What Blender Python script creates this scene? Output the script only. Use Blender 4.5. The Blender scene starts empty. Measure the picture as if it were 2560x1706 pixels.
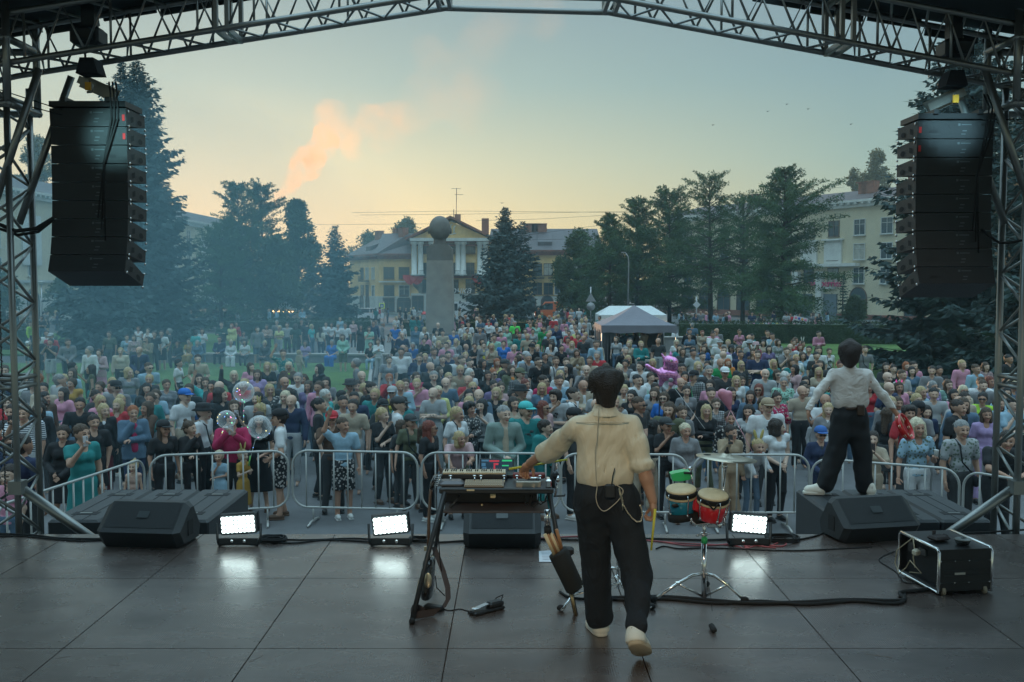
import bpy, math, random
import numpy as np
from mathutils import Vector, Matrix
R = math.radians
sc = bpy.context.scene
C = sc.collection
# ---------------------------------------------------------------- camera, world, sun, exposure
CAMZ = 3.8; F = 2489.0; PITCH = math.atan(145/F)
cam_d = bpy.data.cameras.new('camera'); cam = bpy.data.objects.new('camera', cam_d); C.objects.link(cam)
cam.location = (0, 0, CAMZ); cam.rotation_euler = (math.pi/2-PITCH, 0, 0)
cam_d.lens = 35; cam_d.sensor_width = 36; cam_d.clip_end = 3000; cam_d.clip_start = 0.1
sc.camera = cam
sc.view_settings.view_transform = 'Standard'; sc.view_settings.look = 'None'
sc.view_settings.exposure = 0.27; sc.view_settings.gamma = 1.0
SUN_EL, SUN_AZ = R(2.2), R(-17)      # azimuth from +Y, negative = to the left
w = bpy.data.worlds.new('World'); sc.world = w; w.use_nodes = True
nt = w.node_tree; N = nt.nodes; L = nt.links
for n in list(N): N.remove(n)
sky = N.new('ShaderNodeTexSky'); sky.sky_type = 'NISHITA'; sky.sun_disc = False
sky.sun_elevation = SUN_EL; sky.sun_rotation = SUN_AZ; sky.altitude = 100
sky.air_density = 1.2; sky.dust_density = 2.0; sky.ozone_density = 2.0
# thin evening veil over the Nishita sky: warm at the horizon (stronger toward the sun), pale teal, then blue-grey higher up; unseen zenith stops added extra bright to light the crowd
def nd(t, **k):
    n_ = N.new(t)
    for a_, b_ in k.items(): setattr(n_, a_, b_)
    return n_
tcw = nd('ShaderNodeTexCoord'); sepw = nd('ShaderNodeSeparateXYZ'); L.new(tcw.outputs['Generated'], sepw.inputs[0])
def ramp(stops):
    r_ = nd('ShaderNodeValToRGB'); e = r_.color_ramp.elements
    while len(e) < len(stops): e.new(.5)
    for q, (p_, c_) in zip(e, stops): q.position = p_; q.color = (c_[0], c_[1], c_[2], 1)
    L.new(sepw.outputs['Z'], r_.inputs[0]); return r_
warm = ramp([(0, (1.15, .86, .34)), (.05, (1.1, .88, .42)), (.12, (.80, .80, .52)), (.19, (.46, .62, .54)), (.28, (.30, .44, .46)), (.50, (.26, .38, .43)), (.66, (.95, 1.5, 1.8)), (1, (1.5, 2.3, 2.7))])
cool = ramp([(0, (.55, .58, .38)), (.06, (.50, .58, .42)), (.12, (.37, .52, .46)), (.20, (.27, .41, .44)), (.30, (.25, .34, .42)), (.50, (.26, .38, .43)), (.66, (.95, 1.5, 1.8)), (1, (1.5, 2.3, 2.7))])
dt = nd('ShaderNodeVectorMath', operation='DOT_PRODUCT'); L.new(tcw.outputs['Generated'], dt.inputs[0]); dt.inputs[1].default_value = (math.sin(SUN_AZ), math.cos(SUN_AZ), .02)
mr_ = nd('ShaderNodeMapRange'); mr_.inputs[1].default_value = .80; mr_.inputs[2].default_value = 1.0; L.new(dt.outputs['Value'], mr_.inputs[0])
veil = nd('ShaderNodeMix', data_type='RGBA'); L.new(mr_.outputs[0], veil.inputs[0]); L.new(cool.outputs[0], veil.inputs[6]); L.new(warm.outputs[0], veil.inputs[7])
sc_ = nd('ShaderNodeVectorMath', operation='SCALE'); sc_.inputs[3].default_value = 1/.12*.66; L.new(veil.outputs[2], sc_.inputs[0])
hs = nd('ShaderNodeHueSaturation'); hs.inputs['Saturation'].default_value = .7; hs.inputs['Value'].default_value = .22; L.new(sky.outputs[0], hs.inputs['Color'])
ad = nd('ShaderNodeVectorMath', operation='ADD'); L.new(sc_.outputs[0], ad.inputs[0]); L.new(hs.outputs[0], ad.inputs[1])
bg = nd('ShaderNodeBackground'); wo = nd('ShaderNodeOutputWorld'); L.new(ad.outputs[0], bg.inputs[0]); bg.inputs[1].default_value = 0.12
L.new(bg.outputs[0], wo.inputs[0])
sl = bpy.data.lights.new('sun', 'SUN'); sl.energy = 2.2; sl.angle = R(0.5); sl.color = (1, 0.62, 0.34)
so = bpy.data.objects.new('sun', sl); C.objects.link(so)
sd = Vector((math.sin(SUN_AZ)*math.cos(SUN_EL), math.cos(SUN_AZ)*math.cos(SUN_EL), math.sin(SUN_EL)))
so.rotation_euler = sd.to_track_quat('Z', 'Y').to_euler(); so.location = (-60, 150, 60)

# ---------------------------------------------------------------- helpers
cp, sp = math.cos(PITCH), math.sin(PITCH)
def ray(px, py):
    x = (px-1280)/F; y = (853-py)/F
    return np.array([x, cp + y*sp, -sp + y*cp])
def at(px, py, Y):                    # point seen at photo pixel px,py at distance Y
    r = ray(px, py); return np.array([0, 0, CAMZ]) + r*(Y/r[1])
def gnd(px, py, z=0.0):
    r = ray(px, py); return np.array([0, 0, CAMZ]) + r*((z-CAMZ)/r[2])
def col4(c): return (c[0], c[1], c[2], 1)
MATS = {}
def mat(name, c, rough=0.7, metal=0.0, bump=0.0, bs=40, var=0.0, vs=5, pat=None, c2=None, ps=20, spec=0.5, emit=None, es=0, trans=0, coat=0, alpha=1, coord='Object'):
    if name in MATS: return MATS[name]
    m = bpy.data.materials.new(name); m.use_nodes = True; n = m.node_tree.nodes; l = m.node_tree.links
    b = n['Principled BSDF']; b.inputs['Base Color'].default_value = col4(c)
    b.inputs['Roughness'].default_value = rough; b.inputs['Metallic'].default_value = metal
    b.inputs['Specular IOR Level'].default_value = spec
    if coat: b.inputs['Coat Weight'].default_value = coat
    if trans: b.inputs['Transmission Weight'].default_value = trans
    if alpha < 1: b.inputs['Alpha'].default_value = alpha
    if emit: b.inputs['Emission Color'].default_value = col4(emit); b.inputs['Emission Strength'].default_value = es
    tc = n.new('ShaderNodeTexCoord'); src = tc.outputs[coord]
    colout = None
    if pat:
        mixn = n.new('ShaderNodeMix'); mixn.data_type = 'RGBA'
        mixn.inputs[6].default_value = col4(c); mixn.inputs[7].default_value = col4(c2 or (c[0]*.3, c[1]*.3, c[2]*.3))
        if pat == 'striped':
            s = n.new('ShaderNodeTexWave'); s.wave_type = 'BANDS'; s.bands_direction = 'Z'; s.inputs['Scale'].default_value = ps*.28; s.inputs['Distortion'].default_value = .3
            l.new(src, s.inputs[0]); r = n.new('ShaderNodeMath'); r.operation = 'GREATER_THAN'; r.inputs[1].default_value = .6; l.new(s.outputs['Fac'], r.inputs[0]); l.new(r.outputs[0], mixn.inputs[0])
        elif pat == 'checked':
            a = []
            for d in ('Z', 'X'):
                s = n.new('ShaderNodeTexWave'); s.wave_type = 'BANDS'; s.bands_direction = d; s.inputs['Scale'].default_value = ps*.2
                l.new(src, s.inputs[0]); r = n.new('ShaderNodeMath'); r.operation = 'GREATER_THAN'; r.inputs[1].default_value = .55; l.new(s.outputs['Fac'], r.inputs[0]); a.append(r)
            r = n.new('ShaderNodeMath'); r.operation = 'ADD'; l.new(a[0].outputs[0], r.inputs[0]); l.new(a[1].outputs[0], r.inputs[1])
            r2 = n.new('ShaderNodeMath'); r2.operation = 'MULTIPLY'; r2.inputs[1].default_value = .5; l.new(r.outputs[0], r2.inputs[0]); l.new(r2.outputs[0], mixn.inputs[0])
        else:
            s = n.new('ShaderNodeTexVoronoi'); s.inputs['Scale'].default_value = ps
            l.new(src, s.inputs['Vector']); r = n.new('ShaderNodeMath'); r.operation = 'LESS_THAN'; r.inputs[1].default_value = .38; l.new(s.outputs['Distance'], r.inputs[0]); l.new(r.outputs[0], mixn.inputs[0])
        colout = mixn.outputs[2]
    if var:
        t = n.new('ShaderNodeTexNoise'); t.inputs['Scale'].default_value = vs; t.inputs['Detail'].default_value = 6; t.inputs['Roughness'].default_value = .65
        l.new(src, t.inputs['Vector'])
        mr = n.new('ShaderNodeMapRange'); mr.inputs[1].default_value = .3; mr.inputs[2].default_value = .7
        mr.inputs[3].default_value = 1-var; mr.inputs[4].default_value = 1+var; l.new(t.outputs[0], mr.inputs[0])
        h = n.new('ShaderNodeHueSaturation')
        if colout: l.new(colout, h.inputs['Color'])
        else: h.inputs['Color'].default_value = col4(c)
        l.new(mr.outputs[0], h.inputs['Value']); colout = h.outputs[0]
    if colout: l.new(colout, b.inputs['Base Color'])
    if bump:
        t = n.new('ShaderNodeTexNoise'); t.inputs['Scale'].default_value = bs; t.inputs['Detail'].default_value = 4; l.new(src, t.inputs['Vector'])
        bp = n.new('ShaderNodeBump'); bp.inputs['Strength'].default_value = bump; bp.inputs['Distance'].default_value = .02
        l.new(t.outputs[0], bp.inputs['Height']); l.new(bp.outputs[0], b.inputs['Normal'])
    MATS[name] = m; return m

def mesh(name, V, Fc, mats, mi=None, smooth=False):
    me = bpy.data.meshes.new(name)
    V = np.asarray(V, dtype=np.float32).reshape(-1, 3)
    if isinstance(Fc, np.ndarray):
        k = Fc.shape[1]; me.vertices.add(len(V)); me.vertices.foreach_set('co', V.ravel())
        me.loops.add(Fc.size); me.loops.foreach_set('vertex_index', Fc.astype(np.int32).ravel())
        me.polygons.add(len(Fc)); me.polygons.foreach_set('loop_start', np.arange(0, Fc.size, k, dtype=np.int32))
        me.polygons.foreach_set('loop_total', np.full(len(Fc), k, dtype=np.int32))
        me.update(calc_edges=True)
    else:
        me.from_pydata(V.tolist(), [], Fc)
    for m in (mats if isinstance(mats, (list, tuple)) else [mats]): me.materials.append(m)
    if mi is not None: me.polygons.foreach_set('material_index', np.asarray(mi, dtype=np.int32))
    if smooth: me.polygons.foreach_set('use_smooth', np.ones(len(me.polygons), dtype=bool))
    me.validate(); return me
class MB:
    def __init__(s): s.V = []; s.F = []; s.mi = []; s.sm = []; s.m = 0; s.n = 0; s.s = False
    def add(s, V, Fc, smooth=None):
        V = [tuple(map(float, v)) for v in V]; s.V += V
        s.F += [tuple(int(i)+s.n for i in f) for f in Fc]; s.mi += [s.m]*len(Fc); s.sm += [s.s if smooth is None else smooth]*len(Fc); s.n += len(V); return s
    def box(s, c, d, rz=0, rx=0, ry=0, bev=0):
        M_ = Matrix.Rotation(rz, 3, 'Z') @ Matrix.Rotation(ry, 3, 'Y') @ Matrix.Rotation(rx, 3, 'X')
        x, y, z = d[0]/2, d[1]/2, d[2]/2
        if bev:
            e = min(bev, x*.9, y*.9, z*.9); P = []
            # rounded outline in xy, chamfered top and bottom
            for zz, sh in ((-z, e), (-z+e, 0), (z-e, 0), (z, e)):
                for sx, sy in ((1, 1), (-1, 1), (-1, -1), (1, -1)):
                    xx, yy = x-sh, y-sh; q = e*.7
                    a = [(sx*xx, sy*(yy-q)), (sx*(xx-q), sy*yy)]
                    if sx*sy < 0: a = a[::-1]
                    P += [(p[0], p[1], zz) for p in a]
            Fc = [tuple(range(7, -1, -1)), tuple(range(24, 32))]
            for r in range(3):
                for i in range(8): Fc.append((r*8+i, r*8+(i+1) % 8, r*8+8+(i+1) % 8, r*8+8+i))
            return s.add([M_ @ Vector(p) + Vector(c) for p in P], Fc)
        P = [(i*x, j*y, k*z) for k in (-1, 1) for j in (-1, 1) for i in (-1, 1)]
        return s.add([M_ @ Vector(p) + Vector(c) for p in P], [(0, 2, 3, 1), (4, 5, 7, 6), (0, 1, 5, 4), (2, 6, 7, 3), (0, 4, 6, 2), (1, 3, 7, 5)])
    def tube(s, pts, r, n=8, cap=True, closed=False):
        P = [Vector(p) for p in pts]; k = len(P); rr = r if isinstance(r, (list, tuple)) else [r]*k
        V = []; up = None
        for i in range(k):
            a = P[i-1] if (i > 0 or closed) else P[i]; b = P[(i+1) % k] if (i < k-1 or closed) else P[i]
            t = (b-a).normalized() if (b-a).length > 1e-9 else Vector((0, 0, 1))
            if up is None: up = t.orthogonal().normalized()
            up = (up - t*up.dot(t)); up = up.normalized() if up.length > 1e-6 else t.orthogonal().normalized()
            q = t.cross(up)
            for j in range(n):
                an = 2*math.pi*j/n; V.append(P[i] + (up*math.cos(an)+q*math.sin(an))*rr[i])
        Fc = []
        for i in range(k if closed else k-1):
            for j in range(n): Fc.append((i*n+j, i*n+(j+1) % n, ((i+1) % k)*n+(j+1) % n, ((i+1) % k)*n+j))
        if cap and not closed: Fc += [tuple(range(n-1, -1, -1)), tuple(range((k-1)*n, k*n))]
        return s.add(V, Fc, True)
    def lathe(s, prof, c=(0, 0, 0), n=24, rot=None):       # prof: (r,z) bottom to top
        V = []; k = len(prof)
        for (r, z) in prof:
            for j in range(n):
                a = 2*math.pi*j/n; v = Vector((r*math.cos(a), r*math.sin(a), z)); v = rot @ v if rot else v; V.append(v+Vector(c))
        Fc = [(i*n+j, i*n+(j+1) % n, (i+1)*n+(j+1) % n, (i+1)*n+j) for i in range(k-1) for j in range(n)]
        Fc += [tuple(range(n-1, -1, -1)), tuple(range((k-1)*n, k*n))]
        return s.add(V, Fc, True)
    def ell(s, c, r, n=12, m=8, rot=None):
        V = []; Fc = []
        for i in range(1, m):
            for j in range(n):
                a, b = math.pi*i/m, 2*math.pi*j/n; v = Vector((r[0]*math.sin(a)*math.cos(b), r[1]*math.sin(a)*math.sin(b), r[2]*math.cos(a)))
                V.append((rot @ v if rot else v) + Vector(c))
        for i in range(m-2):
            for j in range(n): Fc.append((i*n+j, (i+1)*n+j, (i+1)*n+(j+1) % n, i*n+(j+1) % n))
        for z, base in ((r[2], 0), (-r[2], (m-2)*n)):
            v = Vector((0, 0, z)); V.append((rot @ v if rot else v)+Vector(c)); t = len(V)-1
            for j in range(n): Fc.append((t, base+j, base+(j+1) % n) if base == 0 else (t, base+(j+1) % n, base+j))
        return s.add(V, Fc, True)
    def prism(s, poly, a, b, plane='yz'):    # outline extruded along the remaining axis a..b
        V = []
        for t in (a, b):
            for (u, v) in poly: V.append((t, u, v) if plane == 'yz' else (u, t, v) if plane == 'xz' else (u, v, t))
        k = len(poly); Fc = [tuple(range(k-1, -1, -1)), tuple(range(k, 2*k))] + [(i, (i+1) % k, k+(i+1) % k, k+i) for i in range(k)]
        return s.add(V, Fc)
    def quad(s, *p): return s.add(p, [tuple(range(len(p)))])
def tagp(o, label=None, cat=None, group=None, kind=None):
    if label: o['label'] = label
    if cat: o['category'] = cat
    if group: o['group'] = group
    if kind: o['kind'] = kind
    return o
def link(name, me, parent=None, loc=(0, 0, 0), rot=(0, 0, 0)):
    o = bpy.data.objects.new(name, me); C.objects.link(o); o.location = loc; o.rotation_euler = rot
    if parent: o.parent = parent
    return o
def build(name, mb, mats, parent=None, base=None, loc=(0, 0, 0), rot=(0, 0, 0)):
    V = np.array(mb.V, dtype=float)
    if base is not None: V = V-np.array(base)
    me = mesh(name, V, mb.F, mats, mb.mi)
    if len(me.polygons) == len(mb.sm): me.polygons.foreach_set('use_smooth', np.array(mb.sm, dtype=bool))
    # outward normals
    import bmesh
    bm = bmesh.new(); bm.from_mesh(me); bmesh.ops.recalc_face_normals(bm, faces=bm.faces); bm.to_mesh(me); bm.free()
    return link(name, me, parent, loc, rot)
class Thing:
    """Empty at the base; parts given in world coordinates (base subtracted) or local ones."""
    def __init__(s, name, label, cat, loc=(0, 0, 0), rz=0, group=None, local=False, kind=None):
        s.o = bpy.data.objects.new(name, None); C.objects.link(s.o); s.o.location = loc; s.o.rotation_euler = (0, 0, rz)
        s.o.empty_display_size = .1; tagp(s.o, label, cat, group, kind); s.local = local; s.loc = loc
    def part(s, name, mb, mats, parent=None, label=None):
        o = build(name, mb, mats, parent or s.o, None if s.local else s.loc)
        if label: o['label'] = label
        return o
def copy_tree(o, parent=None):
    c = o.copy(); C.objects.link(c); c.parent = parent
    for ch in list(o.children): copy_tree(ch, c)
    return c
def single(name, mb, mats, label, cat, group=None, base=None):
    base = base if base is not None else (np.mean(np.array(mb.V), axis=0)*[1, 1, 0] + [0, 0, np.min(np.array(mb.V)[:, 2])])
    o = build(name, mb, mats, None, base, tuple(base)); tagp(o, label, cat, group); return o
def struct(name, mb, mats, kind='structure'):
    o = build(name, mb, mats); o['kind'] = kind; return o
TXT = []
def text(name, s, size, mtl, loc, rot, parent=None, ext=.01, font_shear=0, align='CENTER'):
    cu = bpy.data.curves.new(name, 'FONT'); cu.body = s; cu.size = size; cu.extrude = ext; cu.align_x = align; cu.align_y = 'CENTER'; cu.shear = font_shear
    cu.resolution_u = 2
    tmp = bpy.data.objects.new(name, cu); C.objects.link(tmp)
    dg = bpy.context.evaluated_depsgraph_get(); me = bpy.data.meshes.new_from_object(tmp.evaluated_get(dg)); me.name = name
    bpy.data.objects.remove(tmp); bpy.data.curves.remove(cu)
    me.materials.clear(); me.materials.append(mtl)
    return link(name, me, parent, loc, rot)
STAGE = 1.54
# ---------------------------------------------------------------- ground, stage floor, buildings
def gz(Y): return 0 if Y < 80 else -(min(Y, 200)-80)*0.0165
def floor_mat():
    m = mat('stage_ply', (0.05, .05, .05), .4); n = m.node_tree.nodes; l = m.node_tree.links; b = n['Principled BSDF']
    tc = n.new('ShaderNodeTexCoord'); no = n.new('ShaderNodeTexNoise'); no.inputs['Scale'].default_value = 1.3; no.inputs['Detail'].default_value = 8; no.inputs['Roughness'].default_value = .7
    mp = n.new('ShaderNodeMapping'); mp.inputs['Scale'].default_value = (1, 2.2, 1); l.new(tc.outputs['Object'], mp.inputs[0]); l.new(mp.outputs[0], no.inputs['Vector'])
    cr = n.new('ShaderNodeValToRGB'); cr.color_ramp.elements[0].color = (.046, .034, .031, 1); cr.color_ramp.elements[1].color = (.14, .11, .098, 1)
    cr.color_ramp.elements[0].position = .3; cr.color_ramp.elements[1].position = .72
    l.new(no.outputs[0], cr.inputs[0]); l.new(cr.outputs[0], b.inputs['Base Color'])
    mr = n.new('ShaderNodeMapRange'); mr.inputs[1].default_value = .3; mr.inputs[2].default_value = .7; mr.inputs[3].default_value = .18; mr.inputs[4].default_value = .36
    no2 = n.new('ShaderNodeTexNoise'); no2.inputs['Scale'].default_value = 2.5; no2.inputs['Detail'].default_value = 8; l.new(tc.outputs['Object'], no2.inputs['Vector'])
    l.new(no2.outputs[0], mr.inputs[0]); l.new(mr.outputs[0], b.inputs['Roughness'])
    wv = n.new('ShaderNodeTexWave'); wv.bands_direction = 'X'; wv.inputs['Scale'].default_value = 22; l.new(tc.outputs['Object'], wv.inputs[0])
    bp = n.new('ShaderNodeBump'); bp.inputs['Strength'].default_value = .10; bp.inputs['Distance'].default_value = .004; l.new(wv.outputs['Fac'], bp.inputs['Height']); l.new(bp.outputs[0], b.inputs['Normal'])
    b.inputs['Specular IOR Level'].default_value = 1.0
    return m
def grass_mat():
    m = mat('lawn_grass', (.05, .1, .02), .9); n = m.node_tree.nodes; l = m.node_tree.links; b = n['Principled BSDF']
    tc = n.new('ShaderNodeTexCoord'); a = n.new('ShaderNodeTexNoise'); a.inputs['Scale'].default_value = .5; a.inputs['Detail'].default_value = 10; a.inputs['Roughness'].default_value = .75
    l.new(tc.outputs['Object'], a.inputs['Vector']); cr = n.new('ShaderNodeValToRGB')
    cr.color_ramp.elements[0].color = (.035, .085, .016, 1); cr.color_ramp.elements[1].color = (.11, .20, .035, 1); cr.color_ramp.elements[0].position = .35; cr.color_ramp.elements[1].position = .68
    l.new(a.outputs[0], cr.inputs[0]); l.new(cr.outputs[0], b.inputs['Base Color'])
    c = n.new('ShaderNodeTexNoise'); c.inputs['Scale'].default_value = 14; c.inputs['Detail'].default_value = 4; l.new(tc.outputs['Object'], c.inputs['Vector'])
    bp = n.new('ShaderNodeBump'); bp.inputs['Strength'].default_value = .9; bp.inputs['Distance'].default_value = .08; l.new(c.outputs[0], bp.inputs['Height']); l.new(bp.outputs[0], b.inputs['Normal'])
    return m
asph = mat('asphalt', (.07, .07, .072), .85, bump=.5, bs=30, var=.25, vs=1.2)
pave = mat('paving', (.16, .15, .14), .85, bump=.3, bs=20, var=.15, vs=2)
# one ground sheet out to the horizon
b = MB(); ys = [-60, 0, 20, 40, 60, 80, 110, 140, 200, 400, 900, 2200]; xs = [-1800, -300, -60, 0, 60, 300, 1800]
V = [(x, y, gz(y)-.02) for y in ys for x in xs]; k = len(xs)
b.add(V, [(i*k+j, i*k+j+1, (i+1)*k+j+1, (i+1)*k+j) for i in range(len(ys)-1) for j in range(k-1)])
struct('ground', b, asph)
b = MB(); b.box((-.5, 22.5, -.01), (60, 25, .02)); struct('square_pavement', b, mat('forecourt', (.12, .12, .125), .6, bump=.3, bs=25, var=.3, vs=.8))
gm = grass_mat()
def lawn(name, poly, z=.1):
    b = MB(); b.prism(poly, -.05, z, 'xy'); struct(name, b, gm)
lawn('lawn', [(-40, 25), (-9.5, 21), (-4, 27), (-6.5, 46), (-45, 46)])
lawn('lawn', [(4.5, 30), (9.5, 23), (45, 21), (45, 61), (16, 61), (9, 48)])
lawn('lawn', [(-60, 52), (-13, 52), (-13, 72), (-60, 76)])
# curb of the lawns
b = MB()
for (x0, y0, x1, y1) in ((-40, 25, -9.5, 21), (-9.5, 21, -4, 27), (4.5, 30, 9.5, 23), (9.5, 23, 45, 21), (-4, 27, -6.5, 46)):
    a, c = np.array((x0, y0)), np.array((x1, y1)); d = c-a; ln = np.linalg.norm(d); mid = (a+c)/2
    b.box((mid[0], mid[1], .06), (ln, .14, .14), rz=math.atan2(d[1], d[0]))
struct('kerb', b, mat('kerb_stone', (.3, .29, .28), .9, bump=.3))
b = MB(); b.box((1.5, 60, .012), (24, 24, .02)); struct('plaza_paving', b, mat('plaza_slabs', (.17, .165, .16), .8, pat='checked', c2=(.13, .128, .125), ps=6, var=.15, vs=1))
b = MB(); b.box((0, 104, gz(104)+.01), (240, 14, .04), rx=-.0165); struct('road', b, mat('road_asphalt', (.055, .055, .06), .8, var=.2))
lm = mat('stage_white', (.5, .5, .5), .6)
# ---- stage deck: separate plywood sheets
fm = floor_mat(); seam = mat('deck_frame', (.10, .055, .035), .6)
b = MB(); rows = [(-4.3, -2.825), (-2.825, -1.35), (-1.35, .125), (.125, 1.6), (1.6, 3.085), (3.085, 4.57), (4.57, 6.045), (6.045, 7.515), (7.515, 8.86)]
for i, (y0, y1) in enumerate(rows):
    x = -5.16-((i % 2)*.0)
    while x < 6.5:
        b.box((x+.595, (y0+y1)/2, STAGE-.009), (1.182, y1-y0-.008, .018)); x += 1.19
st = Thing('stage', 'dark glossy plywood stage deck in the foreground under the performers', 'stage', (0, 8.8, 0))
st.part('deck', b, fm)
b = MB(); b.box((.2, 2.3, STAGE-.075), (11.8, 13.1, .10)); st.part('deck_frame', b, seam)
b_sk = MB(); b_sk.box((.2, 8.8, .7), (11.8, .02, 1.36)); g_ = random.Random(3); scf = mat('scuff_pale', (.20, .15, .12), .7); bsc = MB()
for k in range(46):
    x, y, a, l = g_.uniform(-4.6, 5), g_.uniform(4.6, 8.5), g_.uniform(0, 3.1), g_.uniform(.02, .16); c_ = g_.uniform(-.5, .5)*l
    P = [(x+math.cos(a)*l*t+math.sin(a)*c_*t*(1-t), y+math.sin(a)*l*t-math.cos(a)*c_*t*(1-t)) for t in (0, .35, .7, 1)]; w_ = g_.uniform(.0015, .004)
    V = []
    for (u, v) in P: V += [(u-math.sin(a)*w_, v+math.cos(a)*w_, STAGE+.0012), (u+math.sin(a)*w_, v-math.cos(a)*w_, STAGE+.0012)]
    bsc.add(V, [(2*i, 2*i+1, 2*i+3, 2*i+2) for i in range(3)])
so_ = st.part('scuffs', bsc, scf); so_['kind'] = 'stuff'
for xs_ in (-3.93, -.43, 1.94, 3.13):
    for ys_ in (6.2, 7.4, 8.6): bs_ = MB(); bs_.lathe([(.007, STAGE+.0005), (.007, STAGE+.002)], (xs_+.02, ys_, 0), 8); st.part('screw_head', bs_, mat('screw', (.3, .3, .3), .3, .9))
st.part('front_skirt', b_sk, mat('black_cloth', (.012, .013, .015), .9))
b = MB()
for x in range(-5, 7, 2):
    for y in (8.6, 5, 1): b.tube([(x, y, 0), (x, y, 1.42)], .03)
st.part('legs', b, mat('steel', (.35, .35, .35), .4, .9))

# ---------------------------------------------------------------- buildings
yel = mat('ochre_plaster', (.72, .48, .20), .9, var=.22, vs=.35, bump=.2, bs=8)
cream = mat('cream_plaster', (.60, .52, .36), .9, var=.12, vs=.3, bump=.2, bs=8)
whit = mat('white_plaster', (.50, .50, .46), .85, var=.2, vs=.6)
white = mat('white_trim', (.62, .62, .58), .8, var=.12, vs=1)
redb = mat('red_weathered', (.24, .085, .055), .9, var=.35, vs=.6)
roofm = mat('metal_roof', (.105, .085, .09), .55, .2, var=.15, vs=.5)
roofr = mat('red_roof', (.085, .05, .05), .6, var=.25, vs=.4)
brick = mat('chimney_brick', (.28, .11, .07), .9, var=.25, vs=2)
glass = mat('window_glass', (.03, .045, .055), .12, spec=1)
frm = mat('window_frame', (.55, .55, .52), .6)
frd = mat('window_frame_brown', (.12, .07, .045), .6)
cur = mat('curtain', (.40, .38, .32), .9, var=.3, vs=2)
metal = mat('galvanised', (.42, .42, .43), .35, .8)
dark = mat('dark_metal', (.02, .02, .022), .5)
class Facade:
    """local x along the wall, local z up, outward normal = -y local."""
    def __init__(s, name, label, p0, p1, z0):
        p0, p1 = np.array(p0, float), np.array(p1, float); d = p1-p0; s.L = float(np.linalg.norm(d)); s.ang = math.atan2(d[1], d[0])
        s.t = Thing(name, label, 'building', (p0[0], p0[1], z0), s.ang, local=True)
    def part(s, n, b, m, parent=None): return s.t.part(n, b, m, parent)
    def window(s, x, z, w_, h, frame=None, arch=False, y=0, curtain=False, lbl=None, rows=2):
        fr = MB(); g = MB(); t = .09
        if arch:
            def outline(k, yy):
                P = [(-w_/2*k, yy), (w_/2*k, yy)]
                return P
            n = 10; pts = [(-w_/2, 0)]+[(w_/2*math.cos(math.pi-math.pi*i/n), h-w_/2+w_/2*math.sin(math.pi*i/n)) for i in range(n+1)]+[(w_/2, 0)]
            g.prism([(x+p[0], z+p[1]) for p in pts], y-.02, y+.10, 'xz')
            fr.tube([(x+p[0], y-.04, z+p[1]) for p in pts], .09, 6)
            fr.box((x, y-.05, z+h*.62), (w_, .06, .07)); fr.box((x, y-.05, z+h*.32), (.07, .06, h*.62))
        else:
            g.box((x, y+.02, z+h/2), (w_-.04, .10, h-.04))
            for sx in (-1, 1): fr.box((x+sx*(w_/2), y-.05, z+h/2), (t, .12, h+t))
            for sz in (0, 1): fr.box((x, y-.05, z+h*sz), (w_-t, .12, t))
            fr.box((x, y-.055, z+h/2), (.06, .05, h-t)); fr.box((x, y-.055, z+h*.68), (w_-t, .045, .05))
            fr.box((x, y-.14, z-t/2-.045), (w_+.3, .28, .07))
        f = s.part('window', fr, frame or frm); s.part('pane', g, cur if curtain else glass, f)
        return f
rnd = random.Random(5)
# --- far centre building: portico block with pediment
D0 = 165.0; zb = gz(165)
def cx(px): return (px-1280)*D0/F
def hz(py): return at(1280, py, D0)[2]-zb       # height above its base
x0, x1 = cx(1029), cx(1226); W = x1-x0
fc = Facade('palace_building', 'yellow building with white columns and pediment behind the stone monument', (x0, D0), (x1, D0), zb)
E = hz(602); b = MB(); b.box((W/2, 6, E/2), (W, 12, E)); fc.part('wall', b, yel)
b = MB(); b.box((W/2, -.12, 1.75), (W+.1, .3, 3.5)); fc.part('ground_floor_wall', b, whit)
b = MB(); b.box((W/2, -.25, hz(693)), (W+.4, .7, .35)); b.box((W/2, -.25, E-.15), (W+.5, .9, .5)); b.box((W/2, -.2, E-.75), (W+.3, .7, .3)); cor = fc.part('cornice', b, redb)
AP = hz(546); b = MB(); b.prism([(-.5, E+.12), (W+.5, E+.12), (W/2, AP-.5)], -.1, 11.5, 'xz'); ped = fc.part('pediment', b, yel)
b = MB()
for sx in (-1, 1):
    xe = W/2+sx*(W/2+.9); d = math.atan2(AP-E, W/2+.9); ln = math.hypot(AP-E, W/2+.9)
    b.box(((xe+W/2)/2, 5.6, (E+AP)/2+.2), (ln+.1, 13, .35), ry=sx*d)
fc.part('roof', b, redb)
b = MB()
for px in (1062, 1126, 1140): b.box((cx(px)-x0 if px > 1 else 0, 6, AP+.1), (.9, .8, 1.6))
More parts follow.
